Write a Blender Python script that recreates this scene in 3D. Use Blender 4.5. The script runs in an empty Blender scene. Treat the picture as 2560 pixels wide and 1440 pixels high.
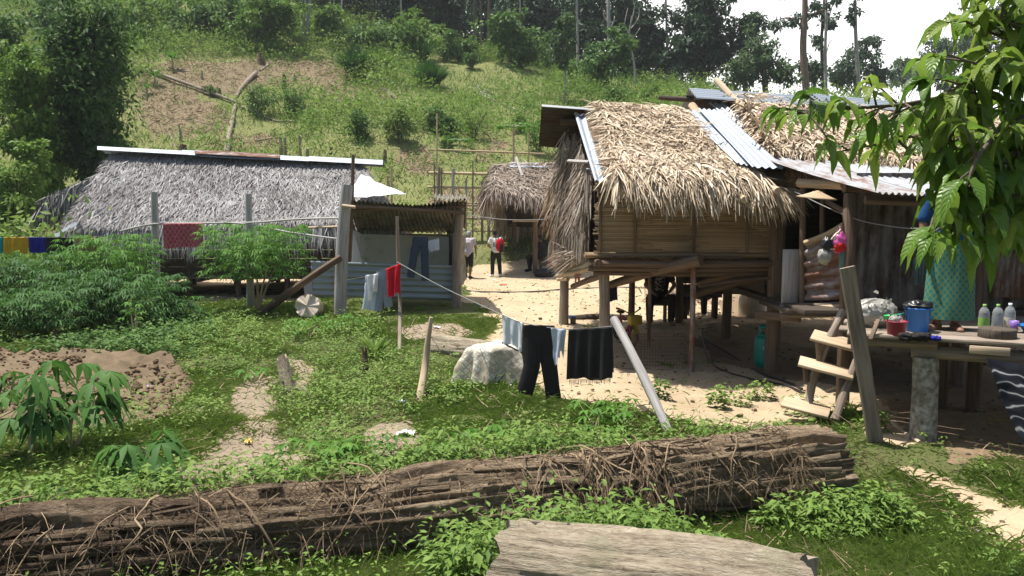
import bpy, math, random
import numpy as np
from mathutils import Vector, Matrix, Euler

rng = np.random.default_rng(11)
RND = random.Random(5)
SC = bpy.context.scene
COL = SC.collection
A = np.array

# ---------------------------------------------------------------- camera geometry (pinhole, pitched down)
FPX, PITCH, CAMZ = 1950.0, math.atan(183 / 1950.0), 2.07
CP, SP = math.cos(PITCH), math.sin(PITCH)

def ray(px, py):
    dx, dz = (px - 1280) / FPX, (720 - py) / FPX
    return A([dx, CP + dz * SP, -SP + dz * CP])

def P(px, py, Y):
    """world point at depth Y along a line of sight"""
    d = ray(px, py)
    return A([0, 0, CAMZ]) + d * (Y / d[1])

def S(px, Y):
    """metres per photo pixel times px at depth Y"""
    return px * Y / FPX

# ---------------------------------------------------------------- value noise
def _hash(i, j, k):
    h = (i * 374761393 + j * 668265263 + k * 2147483647 + 1013904223) & 0xFFFFFFFF
    h = ((h ^ (h >> 13)) * 1274126177) & 0xFFFFFFFF
    h = h ^ (h >> 16)
    return (h & 0xFFFFFF) / float(0xFFFFFF)

def vnoise(p):
    p = np.asarray(p, float)
    i = np.floor(p).astype(np.int64)
    f = p - i
    f = f * f * (3 - 2 * f)
    r = 0
    for a in (0, 1):
        for b in (0, 1):
            for c in (0, 1):
                w = (f[:, 0] if a else 1 - f[:, 0]) * (f[:, 1] if b else 1 - f[:, 1]) * (f[:, 2] if c else 1 - f[:, 2])
                r = r + w * _hash(i[:, 0] + a, i[:, 1] + b, i[:, 2] + c)
    return r * 2 - 1

def fbm(p, octv=3):
    p = np.asarray(p, float)
    r, amp = 0, 1.0
    for o in range(octv):
        r = r + amp * vnoise(p * (2 ** o) + 17.3 * o)
        amp *= .5
    return r

def xy0(x, y):
    x = np.atleast_1d(np.asarray(x, float)); y = np.atleast_1d(np.asarray(y, float))
    x, y = np.broadcast_arrays(x, y)
    return x, y

# ---------------------------------------------------------------- terrain
def softplus(t, w):
    t = np.asarray(t, float) / w
    return w * np.where(t > 20, t, np.log1p(np.exp(np.clip(t, -40, 20))))

def hraw(x, y):
    x, y = xy0(x, y)
    s = np.clip(.375 - .0035 * x, .22, .48)
    hill = s * softplus(y - 27.2, .9)
    s2 = np.clip(.02 - .02 * x, -.25, .3)
    hill = hill + (s2 - s) * softplus(y - 70, 3)
    q = np.stack([x, y, 0 * x], -1)
    bump = .06 * fbm(q / 1.3, 3) + .5 * fbm(q / 7 + 9, 3) * np.clip((y - 29) / 12, 0, 1)
    bump = bump * np.clip((y - 1) / 4, 0, 1)
    near = .42 * np.clip((3.2 - y) / 2.2, 0, 1) ** 2
    r = hill + bump + near
    # stream gully on the left, grassy bank by the shed
    for gx, gy, gr, gd in GULLY:
        r = r + gd * np.exp(-((x - gx) ** 2 + (y - gy) ** 2) / gr ** 2)
    return r

GULLY = []
def H(x, y):
    return float(hraw(x, y)[0])

def T(px, py, y0=2.5, y1=180.):
    """where a line of sight meets the terrain"""
    d = ray(px, py)
    ts = np.concatenate([np.arange(y0, 30, .05), np.arange(30, y1, .15)]) / d[1]
    pts = A([0, 0, CAMZ]) + ts[:, None] * d
    under = pts[:, 2] < hraw(pts[:, 0], pts[:, 1])
    k = int(np.argmax(under)) if under.any() else len(ts) - 1
    return pts[k]

def onground(px, Y):
    x = (px - 1280) / FPX * Y
    return A([x, Y, H(x, Y)])

for (gx, gy), gr, gd in [((660, 1000), .5, -.16), ((620, 1080), .55, -.2), ((600, 1150), .6, -.18), ((540, 1200), .5, -.12), ((250, 960), 1.6, -.12),
                          ((1010, 900), 1.1, .10), ((1700, 1035), 1.0, .05)]:
    d_ = ray(gx, gy); t_ = -CAMZ / d_[2]
    GULLY.append((d_[0] * t_, d_[1] * t_, gr, gd))

def poly_world(pix):
    return A([T(px, py)[:2] for px, py in pix])

def inpoly(poly, x, y):
    n = len(poly); c = np.zeros(np.shape(x), bool)
    j = n - 1
    for i in range(n):
        xi, yi = poly[i]; xj, yj = poly[j]
        cond = ((yi > y) != (yj > y)) & (x < (xj - xi) * (y - yi) / (yj - yi + 1e-12) + xi)
        c ^= cond
        j = i
    return c

# ---------------------------------------------------------------- mesh builder
class MB:
    def __init__(s):
        s.v = []; s.uv = []; s.r = []; s.f = []; s.n = 0
    def add(s, V, F, uv=None, r=None):
        V = np.asarray(V, float).reshape(-1, 3)
        n = len(V)
        s.v.append(V)
        s.uv.append(np.zeros((n, 2)) if uv is None else np.asarray(uv, float).reshape(-1, 2))
        s.r.append(np.full(n, RND.random()) if r is None else (np.full(n, float(r)) if np.isscalar(r) else np.asarray(r, float).reshape(-1)))
        for k in (F if isinstance(F, list) and len(F) and isinstance(F[0], np.ndarray) else [np.asarray(F)]):
            if len(k): s.f.append(np.asarray(k, np.int64) + s.n)
        s.n += n
        return s
    def arrays(s):
        return np.concatenate(s.v), np.concatenate(s.uv), np.concatenate(s.r), s.f
    def mesh(s, name, origin=(0, 0, 0), smooth=True):
        V, UV, RR, FF = s.arrays()
        me = bpy.data.meshes.new(name)
        V = V - np.asarray(origin)
        sizes = np.concatenate([np.full(len(f), f.shape[1], np.int32) for f in FF])
        loops = np.concatenate([f.reshape(-1) for f in FF]).astype(np.int32)
        starts = np.concatenate([[0], np.cumsum(sizes)[:-1]]).astype(np.int32)
        me.vertices.add(len(V)); me.vertices.foreach_set('co', V.astype(np.float32).ravel())
        me.loops.add(len(loops)); me.loops.foreach_set('vertex_index', loops)
        me.polygons.add(len(sizes)); me.polygons.foreach_set('loop_start', starts)
        me.polygons.foreach_set('use_smooth', np.full(len(sizes), smooth))
        ul = me.uv_layers.new(name='UVMap')
        ul.data.foreach_set('uv', UV[loops].astype(np.float32).ravel())
        at = me.attributes.new('rnd', 'FLOAT', 'POINT')
        at.data.foreach_set('value', RR.astype(np.float32))
        me.update(calc_edges=True)
        return me
    def build(s, name, mat, parent=None, origin=None, smooth=True):
        org = A(WLOC.get(parent.name, (0, 0, 0))) if parent is not None else A(origin if origin is not None else (0, 0, 0))
        me = s.mesh(name, org, smooth)
        o = bpy.data.objects.new(name, me); COL.objects.link(o)
        if mat is not None: me.materials.append(mat)
        if parent is not None: o.parent = parent
        else: o.location = org
        WLOC[o.name] = tuple(org)
        return o

WLOC = {}

def tag(o, label, cat, group=None):
    o['label'] = label; o['category'] = cat
    if group: o['group'] = group
    return o

def thing(name, label, cat, loc, group=None):
    o = bpy.data.objects.new(name, None); COL.objects.link(o)
    o.location = loc; o.empty_display_size = .1
    WLOC[o.name] = tuple(loc)
    return tag(o, label, cat, group)

def single(mb, name, mat, label, cat, group=None, smooth=True, origin=None):
    V = np.concatenate(mb.v)
    if origin is None:
        lo, hi = V.min(0), V.max(0)
        origin = ((lo[0] + hi[0]) / 2, (lo[1] + hi[1]) / 2, lo[2])
    return tag(mb.build(name, mat, None, origin, smooth), label, cat, group)

def copy_tree(o, parent=None):
    c = o.copy(); COL.objects.link(c)
    if parent is not None: c.parent = parent
    for ch in list(o.children): copy_tree(ch, c)
    return c

def norm(v):
    v = np.asarray(v, float)
    return v / (np.linalg.norm(v, axis=-1, keepdims=True) + 1e-12)

# ---------------------------------------------------------------- shapes
def tube(mb, pts, rad, seg=10, cap=True, wob=0., r=None, sub=0, ell=None):
    pts = np.asarray(pts, float)
    rad = np.full(len(pts), rad, float) if np.isscalar(rad) else np.asarray(rad, float)
    if sub:
        t = np.linspace(0, len(pts) - 1, (len(pts) - 1) * sub + 1)
        # Catmull-Rom
        i = np.clip(t.astype(int), 0, len(pts) - 2); f = (t - i)[:, None]
        g = lambda k: pts[np.clip(k, 0, len(pts) - 1)]
        p0, p1, p2, p3 = g(i - 1), g(i), g(i + 1), g(i + 2)
        npts = .5 * ((2 * p1) + (-p0 + p2) * f + (2 * p0 - 5 * p1 + 4 * p2 - p3) * f ** 2 + (-p0 + 3 * p1 - 3 * p2 + p3) * f ** 3)
        rad = np.interp(t, np.arange(len(rad)), rad); pts = npts
    n = len(pts)
    tan = norm(np.gradient(pts, axis=0))
    up = A([0, 0, 1.]) if abs(tan[0][2]) < .9 else A([1., 0, 0])
    a = norm(np.cross(tan[0], up)); fr = []
    for k in range(n):
        a = norm(a - tan[k] * np.dot(a, tan[k])); fr.append(a)
    fa = A(fr); fb = np.cross(tan, fa)
    th = np.arange(seg + 1) / seg * 2 * np.pi
    R = rad[:, None] * np.ones(seg + 1)
    if wob:
        ph = rng.random() * 50
        q = np.stack([np.cos(th)[None] * 1.3 + 0 * R, np.sin(th)[None] * 1.3 + 0 * R, np.arange(n)[:, None] * .55 + 0 * R + ph], -1).reshape(-1, 3)
        R = R * (1 + wob * fbm(q, 2).reshape(R.shape))
    ex = 1.0 if ell is None else ell
    V = pts[:, None] + fa[:, None] * (R * np.cos(th))[..., None] + fb[:, None] * (R * ex * np.sin(th))[..., None]
    ln = np.concatenate([[0], np.cumsum(np.linalg.norm(np.diff(pts, axis=0), axis=1))])
    uv = np.stack([np.broadcast_to(th[None] * rad.mean(), R.shape), np.broadcast_to(ln[:, None], R.shape)], -1)
    m = seg + 1
    ii, jj = np.meshgrid(np.arange(n - 1), np.arange(seg), indexing='ij')
    q = (ii * m + jj).ravel()
    F = [np.stack([q, q + 1, q + m + 1, q + m], -1)]
    V = V.reshape(-1, 3); uv = uv.reshape(-1, 2)
    rr = RND.random() if r is None else r
    mb.add(V, F, uv, rr)
    if cap:
        for k, flip in ((0, True), (n - 1, False)):
            ring = V[k * m:k * m + seg]; c = pts[k]
            W = np.concatenate([ring, [c]])
            j = np.arange(seg); tri = np.stack([j, (j + 1) % seg, np.full(seg, seg)], -1)
            if flip: tri = tri[:, ::-1]
            u = (W - c); uvc = np.stack([u @ fa[k] + .37, u @ fb[k] * .15], -1)
            mb.add(W, tri, uvc, rr)
    return mb

def grid(mb, Pts, r=None, uvs=(1, 1), closed=False):
    Pts = np.asarray(Pts, float); n, m = Pts.shape[:2]
    ii, jj = np.meshgrid(np.arange(n - 1), np.arange(m - 1), indexing='ij')
    q = (ii * m + jj).ravel()
    F = [np.stack([q, q + 1, q + m + 1, q + m], -1)]
    u, v = np.meshgrid(np.linspace(0, uvs[0], m), np.linspace(0, uvs[1], n))
    mb.add(Pts.reshape(-1, 3), F, np.stack([u, v], -1).reshape(-1, 2), r)
    return mb

def box(mb, c, size, ax=None, r=None, bev=.0):
    """box about c, size (3), ax = 3x3 rows of axes; lightly bevelled"""
    ax = np.eye(3) if ax is None else np.asarray(ax, float)
    h = np.asarray(size, float) / 2
    b = bev if bev else min(h) * .16
    V = []; 
    for sx in (-1, 1):
        for sy in (-1, 1):
            for sz in (-1, 1):
                s = A([sx, sy, sz])
                for k in range(3):
                    d = h - b; d[k] = h[k]
                    V.append(s * d)
    V = A(V)
    idx = lambda sx, sy, sz, k: ((sx > 0) * 4 + (sy > 0) * 2 + (sz > 0)) * 3 + k
    Q = []
    def push(l):
        p = V[l]; nrm = np.cross(p[1] - p[0], p[2] - p[0])
        if np.dot(nrm, p.mean(0)) < 0: l = l[::-1]
        return l
    for k in range(3):
        o = [a for a in range(3) if a != k]
        for s in (-1, 1):
            l = []
            for a, b2 in ((-1, -1), (1, -1), (1, 1), (-1, 1)):
                t = [0, 0, 0]; t[k] = s; t[o[0]] = a; t[o[1]] = b2
                l.append(idx(*t, k))
            Q.append(push(l))
        for a in (-1, 1):
            for b2 in (-1, 1):
                l = []
                t = [0, 0, 0]; t[o[0]] = a; t[o[1]] = b2
                for s in (-1, 1):
                    t[k] = s
                    l.append((idx(*t, o[0]), idx(*t, o[1])))
                Q.append(push([l[0][0], l[0][1], l[1][1], l[1][0]]))
    Tt = []
    for sx in (-1, 1):
        for sy in (-1, 1):
            for sz in (-1, 1):
                Tt.append(push([idx(sx, sy, sz, k) for k in range(3)]))
    lax = int(np.argmax(h))
    oth = [a for a in range(3) if a != lax]
    uv = np.stack([V[:, oth[0]] + V[:, oth[1]], V[:, lax]], -1)
    mb.add(V @ ax + np.asarray(c), [A(Q), A(Tt)], uv + rng.random(2) * 3, r)
    return mb

def frame(d, up=(0, 0, 1)):
    """rows: side, along d, up-ish"""
    d = norm(d); s = norm(np.cross(d, up)); u = np.cross(s, d)
    return A([s, d, u])

def plank(mb, p0, p1, w, t, up=(0, 0, 1), r=None, bev=.004):
    p0, p1 = A(p0, float), A(p1, float)
    return box(mb, (p0 + p1) / 2, (w, np.linalg.norm(p1 - p0), t), frame(p1 - p0, up), r, bev)

def lathe(mb, c, prof, seg=24, ax=None, r=None, close=True):
    ax = np.eye(3) if ax is None else np.asarray(ax)
    prof = np.asarray(prof, float)
    th = np.arange(seg + 1) / seg * 2 * np.pi
    V = np.stack([prof[:, 0][:, None] * np.cos(th), prof[:, 0][:, None] * np.sin(th), prof[:, 1][:, None] + 0 * th], -1) @ ax + np.asarray(c)
    n, m = V.shape[:2]
    ii, jj = np.meshgrid(np.arange(n - 1), np.arange(seg), indexing='ij'); q = (ii * m + jj).ravel()
    u, v = np.meshgrid(th / 6.2832, np.linspace(0, 1, n))
    mb.add(V.reshape(-1, 3), [np.stack([q, q + 1, q + m + 1, q + m], -1)], np.stack([u, v], -1).reshape(-1, 2), r)
    return mb

def blob(mb, c, rad, n=14, amp=.15, freq=2., r=None, ax=None):
    """lumpy ellipsoid"""
    th = np.linspace(0, np.pi, n); ph = np.linspace(0, 2 * np.pi, 2 * n)
    Tq, Pq = np.meshgrid(th, ph, indexing='ij')
    D = np.stack([np.sin(Tq) * np.cos(Pq), np.sin(Tq) * np.sin(Pq), np.cos(Tq)], -1)
    off = rng.random(3) * 40
    k = 1 + amp * fbm(D.reshape(-1, 3) * freq + off, 3).reshape(Tq.shape)
    V = D * k[..., None] * np.asarray(rad)
    V[:, -1] = V[:, 0]
    if ax is not None: V = V @ np.asarray(ax)
    return grid(mb, V + np.asarray(c), r, (1, 1))

def strips(mb, base, d, n, L, W, droop, r, taper=.15, wmid=1.):
    """bent ribbons (blades, palm leaflets): base,d,n (N,3); L,W,droop,r (N)"""
    N = len(base); d = norm(d); s = norm(np.cross(d, n))
    g = A([0, 0, -1.])
    L = np.broadcast_to(L, (N,)); W = np.broadcast_to(W, (N,)); droop = np.broadcast_to(droop, (N,))
    V = np.empty((N, 8, 3))
    for k, (t, wf) in enumerate(((0, .75), (.35, wmid), (.7, .75 * wmid), (1., taper))):
        c = base + d * (L * t)[:, None] + g * (droop * L * t * t)[:, None]
        V[:, 2 * k] = c - s * (W * wf / 2)[:, None]
        V[:, 2 * k + 1] = c + s * (W * wf / 2)[:, None]
    i = np.arange(N)[:, None] * 8
    F = np.concatenate([i + A([0, 1, 3, 2]), i + A([2, 3, 5, 4]), i + A([4, 5, 7, 6])])
    uv = np.tile(A([[0, 0], [1, 0], [0, .35], [1, .35], [0, .7], [1, .7], [0, 1], [1, 1]]), (N, 1))
    mb.add(V.reshape(-1, 3), F, uv, np.repeat(np.broadcast_to(r, (N,)), 8))
    return mb

def leaves(mb, base, d, n, L, W, droop, r, fold=.18, at=.42):
    """rhombic folded leaves: 4 triangles each"""
    N = len(base); d = norm(d); s = norm(np.cross(d, n)); nn = np.cross(s, d)
    g = A([0, 0, -1.])
    L = np.broadcast_to(L, (N,))[:, None]; W = np.broadcast_to(W, (N,))[:, None]; dr = np.broadcast_to(droop, (N,))[:, None]
    V = np.empty((N, 5, 3))
    V[:, 0] = base
    m = base + d * L * at + g * dr * L * .2
    V[:, 1] = m - s * W / 2 + nn * W * fold
    V[:, 2] = m + s * W / 2 + nn * W * fold
    V[:, 3] = m
    V[:, 4] = base + d * L + g * dr * L
    i = np.arange(N)[:, None] * 5
    F = np.concatenate([i + A([0, 2, 3]), i + A([0, 3, 1]), i + A([3, 2, 4]), i + A([1, 3, 4])])
    uv = np.tile(A([[.5, 0], [0, .4], [1, .4], [.5, .4], [.5, 1]]), (N, 1))
    mb.add(V.reshape(-1, 3), F, uv, np.repeat(np.broadcast_to(r, (N,)), 5))
    return mb

def quad_pts(TL, TR, BL, BR, u, v):
    u = np.asarray(u)[..., None]; v = np.asarray(v)[..., None]
    return (TL * (1 - u) + TR * u) * (1 - v) + (BL * (1 - u) + BR * u) * v

def corr(mb, TL, TR, BL, BR, pitch=.076, amp=.011, nv=3, along='v', sag=0., r=None, jag=0.):
    """corrugated sheet between four corners; ridges run along v (default) or u"""
    TL, TR, BL, BR = map(lambda q: np.asarray(q, float), (TL, TR, BL, BR))
    if along == 'u':
        TL, TR, BL, BR = TL, BL, TR, BR
    wdt = (np.linalg.norm(TR - TL) + np.linalg.norm(BR - BL)) / 2
    nu = max(2, int(round(wdt / pitch))) * 6 + 1
    u, v = np.meshgrid(np.linspace(0, 1, nu), np.linspace(0, 1, nv + 1))
    Q = quad_pts(TL, TR, BL, BR, u, v)
    nrm = norm(np.cross(TR - TL, BL - TL))
    if nrm[2] < 0: nrm = -nrm
    ph = u * wdt / pitch * 2 * np.pi
    Q = Q + nrm * (amp * np.sin(ph))[..., None]
    if sag: Q = Q - A([0, 0, 1.]) * (sag * np.sin(np.pi * v) )[..., None]
    ln = np.linalg.norm(BL - TL)
    grid(mb, Q, RND.random() if r is None else r, (wdt, ln))
    return mb

def thatch(mb, TL, TR, BL, BR, N, L, W, thick=.06, spread=.35, lift=.12, rows=None, fringe=0, fL=.5, fdroop=.9, r0=0., r1=1., sag=0., fW=None, patch=.22):
    TL, TR, BL, BR = map(lambda q: np.asarray(q, float), (TL, TR, BL, BR))
    nrm = norm(np.cross(TR - TL, BL - TL))
    if nrm[2] < 0: nrm = -nrm
    u = rng.random(N); v = rng.random(N)
    if rows: v = (np.floor(v * rows) + .25 * rng.random(N)) / rows
    b = quad_pts(TL, TR, BL, BR, u, v)
    down = norm((BL - TL) * (1 - u)[:, None] + (BR - TR) * u[:, None])
    sd = norm(TR - TL)
    ang = rng.normal(0, spread, N)[:, None]
    d = norm(down * np.cos(ang) + sd * np.sin(ang) + nrm * (lift * rng.normal(.6, .6, N))[:, None])
    b = b + nrm * (thick * rng.random(N))[:, None] + A([0, 0, -1.]) * (sag * np.sin(np.pi * u) * np.sin(np.pi * v))[:, None]
    nn = norm(nrm + .5 * rng.normal(0, 1, (N, 3)))
    strips(mb, b, d, nn, L * rng.uniform(.6, 1.25, N), W * rng.uniform(.6, 1.4, N), rng.uniform(.05, .3, N), np.clip(r0 + (r1 - r0) * (rng.random(N) * .75 + .125) + patch * fbm(b * A([.7, .7, 1.6]) + 3, 3), 0, 1))
    if fringe:
        M = fringe
        u = rng.random(M); v = rng.uniform(.93, 1.0, M)
        b = quad_pts(TL, TR, BL, BR, u, v) + nrm * (thick * rng.random(M))[:, None]
        ang = rng.normal(0, spread * .8, M)[:, None]
        dn = norm((BL - TL) * (1 - u)[:, None] + (BR - TR) * u[:, None])
        d = norm(dn * np.cos(ang) + sd * np.sin(ang) + A([0, 0, -.35]))
        LL = fL * rng.uniform(.35, 1.2, M) ** 1.2
        strips(mb, b, d, norm(nrm + .4 * rng.normal(0, 1, (M, 3))), LL, (fW or W) * rng.uniform(.6, 1.4, M), fdroop * rng.uniform(.5, 1.2, M), r0 + (r1 - r0) * rng.random(M))
    return mb

def slab(mb, TL, TR, BL, BR, t, r=None, nu=12, nv=6, amp=0.):
    """thick sheet under a quad (top face on the quad, t below)"""
    TL, TR, BL, BR = map(lambda q: np.asarray(q, float), (TL, TR, BL, BR))
    nrm = norm(np.cross(TR - TL, BL - TL))
    if nrm[2] < 0: nrm = -nrm
    u, v = np.meshgrid(np.linspace(0, 1, nu + 1), np.linspace(0, 1, nv + 1))
    Q = quad_pts(TL, TR, BL, BR, u, v)
    if amp: Q = Q + nrm * (amp * fbm(Q.reshape(-1, 3) * 2.5, 3).reshape(u.shape))[..., None]
    B = Q - nrm * t
    grid(mb, Q, r); grid(mb, B[:, ::-1], r)
    for e in (np.stack([Q[0], B[0]]), np.stack([B[-1], Q[-1]]), np.stack([B[:, 0], Q[:, 0]]), np.stack([Q[:, -1], B[:, -1]])):
        grid(mb, e, r)
    return mb

def etube(mb, centers, hw, hd, right=(1, 0, 0), seg=18, wr=.0, r=None, cap=False):
    """flattened tube for clothes: centres (n,3), half widths, half depths"""
    centers = np.asarray(centers, float); n = len(centers)
    right = norm(right)
    hw = np.broadcast_to(hw, (n,)); hd = np.broadcast_to(hd, (n,))
    tan = norm(np.gradient(centers, axis=0))
    th = np.arange(seg + 1) / seg * 2 * np.pi
    V = np.empty((n, seg + 1, 3))
    off = rng.random() * 60
    for k in range(n):
        f = norm(np.cross(right, tan[k])); rt = norm(np.cross(tan[k], f))
        ring = centers[k] + np.outer(np.cos(th) * hw[k], rt) + np.outer(np.sin(th) * hd[k], f)
        V[k] = ring
    if wr:
        q = np.stack([np.broadcast_to(np.cos(th) * 2.2, (n, seg + 1)), np.broadcast_to(np.sin(th) * 2.2, (n, seg + 1)), np.arange(n)[:, None] * .22 + 0 * th + off], -1)
        w = fbm(q.reshape(-1, 3), 3).reshape(n, seg + 1)
        V = V + (V - centers[:, None]) * 0 + wr * w[..., None] * norm(V - centers[:, None])
        V[:, -1] = V[:, 0]
    grid(mb, V, r, (1, 1))
    if cap:
        for k in (0, n - 1):
            W = np.concatenate([V[k][:seg], [centers[k]]]); j = np.arange(seg)
            mb.add(W, np.stack([j, (j + 1) % seg, np.full(seg, seg)], -1), None, r)
    return mb

def remesh(mb, name, vox, smooth_it=2):
    """fuse overlapping shapes into one continuous surface; returns a new MB"""
    me = mb.mesh(name); o = bpy.data.objects.new(name, me); COL.objects.link(o)
    m = o.modifiers.new('r', 'REMESH'); m.mode = 'VOXEL'; m.voxel_size = vox; m.use_smooth_shade = True
    if smooth_it:
        sm = o.modifiers.new('s', 'SMOOTH'); sm.factor = .5; sm.iterations = smooth_it
    dg = bpy.context.evaluated_depsgraph_get()
    ev = o.evaluated_get(dg).to_mesh()
    n = len(ev.vertices); co = np.empty(n * 3, np.float32); ev.vertices.foreach_get('co', co)
    nl = len(ev.loops); li = np.empty(nl, np.int32); ev.loops.foreach_get('vertex_index', li)
    ls = np.empty(len(ev.polygons), np.int32); ev.polygons.foreach_get('loop_total', ls)
    st = np.empty(len(ev.polygons), np.int32); ev.polygons.foreach_get('loop_start', st)
    F = [np.stack([li[st[ls == k] + j] for j in range(k)], -1) for k in np.unique(ls)]
    out = MB(); out.add(co.reshape(-1, 3), F, None, RND.random())
    o.evaluated_get(dg).to_mesh_clear()
    bpy.data.objects.remove(o); bpy.data.meshes.remove(me)
    return out

# ---------------------------------------------------------------- materials
def ramp_of(nt, cols):
    n = nt.nodes.new('ShaderNodeValToRGB'); e = n.color_ramp.elements
    while len(e) > 1: e.remove(e[-1])
    for i, c in enumerate(cols):
        p = c[3] if len(c) > 3 else i / max(1, len(cols) - 1)
        el = e[0] if i == 0 else e.new(p)
        el.position = p; el.color = (c[0], c[1], c[2], 1)
    return n

def math_(nt, op, a, b=None, clamp=False):
    n = nt.nodes.new('ShaderNodeMath'); n.operation = op; n.use_clamp = clamp
    for i, x in enumerate((a, b)):
        if x is None: continue
        if isinstance(x, (int, float)): n.inputs[i].default_value = x
        else: nt.links.new(x, n.inputs[i])
    return n.outputs[0]

def noise_(nt, vec, scale, detail=4, rough=.55):
    n = nt.nodes.new('ShaderNodeTexNoise'); n.inputs['Scale'].default_value = scale
    n.inputs['Detail'].default_value = detail; n.inputs['Roughness'].default_value = rough
    if vec is not None: nt.links.new(vec, n.inputs['Vector'])
    return n.outputs['Fac']

def mapped(nt, src, scale):
    m = nt.nodes.new('ShaderNodeMapping'); m.inputs['Scale'].default_value = scale
    nt.links.new(src, m.inputs['Vector']); return m.outputs[0]

def mix_(nt, fac, a, b, mode='MIX'):
    n = nt.nodes.new('ShaderNodeMixRGB'); n.blend_type = mode
    for i, x in enumerate((fac, a, b)):
        if isinstance(x, (int, float)): n.inputs[i].default_value = x
        elif isinstance(x, (tuple, list)): n.inputs[i].default_value = (*x[:3], 1)
        else: nt.links.new(x, n.inputs[i])
    return n.outputs[0]

def base_mat(name):
    m = bpy.data.materials.new(name); m.use_nodes = True
    nt = m.node_tree; b = nt.nodes['Principled BSDF']
    return m, nt, b

def finish(nt, b, col, rough, spec, metal, bump=None, bs=.3, transl=0., dist=.02):
    nt.links.new(col, b.inputs['Base Color'])
    if isinstance(rough, (int, float)): b.inputs['Roughness'].default_value = rough
    else: nt.links.new(rough, b.inputs['Roughness'])
    b.inputs['Specular IOR Level'].default_value = spec
    if isinstance(metal, (int, float)): b.inputs['Metallic'].default_value = metal
    else: nt.links.new(metal, b.inputs['Metallic'])
    if bump is not None:
        bn = nt.nodes.new('ShaderNodeBump'); bn.inputs['Strength'].default_value = bs; bn.inputs['Distance'].default_value = dist
        nt.links.new(bump, bn.inputs['Height']); nt.links.new(bn.outputs[0], b.inputs['Normal'])
    if transl:
        t = nt.nodes.new('ShaderNodeBsdfTranslucent'); nt.links.new(col, t.inputs['Color'])
        mx = nt.nodes.new('ShaderNodeMixShader'); mx.inputs[0].default_value = transl
        nt.links.new(b.outputs[0], mx.inputs[1]); nt.links.new(t.outputs[0], mx.inputs[2])
        nt.links.new(mx.outputs[0], nt.nodes['Material Output'].inputs[0])

def mk(name, cols, rough=.8, spec=.25, metal=0., nsc=8., stretch=None, rmix=.5, bump=0., transl=0., detail=4, contrast=1.6, dist=.02):
    m, nt, b = base_mat(name)
    tc = nt.nodes.new('ShaderNodeTexCoord'); at = nt.nodes.new('ShaderNodeAttribute'); at.attribute_name = 'rnd'
    src = mapped(nt, tc.outputs['UV'], (stretch[0], stretch[1], 1)) if stretch else tc.outputs['Object']
    nz = noise_(nt, src, nsc, detail)
    nf = math_(nt, 'ADD', math_(nt, 'MULTIPLY', math_(nt, 'SUBTRACT', nz, .5), contrast), .5)
    f = math_(nt, 'ADD', math_(nt, 'MULTIPLY', at.outputs['Fac'], rmix), math_(nt, 'MULTIPLY', nf, 1 - rmix), True)
    rp = ramp_of(nt, cols); nt.links.new(f, rp.inputs[0])
    finish(nt, b, rp.outputs[0], rough, spec, metal, nz if bump else None, bump, transl, dist)
    return m
# ---------------------------------------------------------------- camera, sun, sky
cam_d = bpy.data.cameras.new('camera'); cam = bpy.data.objects.new('camera', cam_d); COL.objects.link(cam)
cam.location = (0, 0, CAMZ); cam.rotation_euler = (math.pi / 2 - PITCH, 0, 0)
cam_d.sensor_width = 36; cam_d.lens = 36 * FPX / 2560; cam_d.clip_end = 1500; cam_d.clip_start = .05
SC.camera = cam

SUN = norm(A([-.30, .10, 1.]))
sl = bpy.data.lights.new('sun', 'SUN'); so = bpy.data.objects.new('sun', sl); COL.objects.link(so)
sl.energy = 5.0; sl.angle = math.radians(.55); sl.color = (1, .955, .88)
so.rotation_euler = Vector(SUN).to_track_quat('Z', 'Y').to_euler()
so.location = (0, 0, 40)

W = bpy.data.worlds.new('World'); SC.world = W; W.use_nodes = True
nt = W.node_tree; nt.nodes.clear()
sky = nt.nodes.new('ShaderNodeTexSky'); sky.sky_type = 'NISHITA'; sky.sun_disc = False
sky.sun_elevation = math.asin(SUN[2]); sky.sun_rotation = math.atan2(SUN[0], SUN[1])
sky.air_density = 1.2; sky.dust_density = 2.5
b1 = nt.nodes.new('ShaderNodeBackground'); nt.links.new(sky.outputs[0], b1.inputs[0]); b1.inputs[1].default_value = .08
# bright broken cloud over the sky dome
tc = nt.nodes.new('ShaderNodeTexCoord')
cn = noise_(nt, mapped(nt, tc.outputs['Generated'], (1.6, 1.6, 3.2)), 1.7, 6, .6)
cr = nt.nodes.new('ShaderNodeValToRGB'); cr.color_ramp.elements[0].position = .42; cr.color_ramp.elements[1].position = .60
dt = nt.nodes.new('ShaderNodeVectorMath'); dt.operation = 'DOT_PRODUCT'; nt.links.new(tc.outputs['Generated'], dt.inputs[0]); dt.inputs[1].default_value = (.45, .87, .2)
nt.links.new(math_(nt, 'ADD', math_(nt, 'MULTIPLY', cn, .55), math_(nt, 'SUBTRACT', math_(nt, 'MULTIPLY', dt.outputs['Value'], .62), .16)), cr.inputs[0])   # one great bank of cloud beyond the ridge, thin cloud elsewhere
b2 = nt.nodes.new('ShaderNodeBackground'); b2.inputs[0].default_value = (1, .99, .985, 1); b2.inputs[1].default_value = 1.15
mx = nt.nodes.new('ShaderNodeMixShader'); nt.links.new(math_(nt, 'MULTIPLY', cr.outputs[0], .95), mx.inputs[0])
nt.links.new(b1.outputs[0], mx.inputs[1]); nt.links.new(b2.outputs[0], mx.inputs[2])
wo = nt.nodes.new('ShaderNodeOutputWorld'); nt.links.new(mx.outputs[0], wo.inputs[0])

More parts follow.
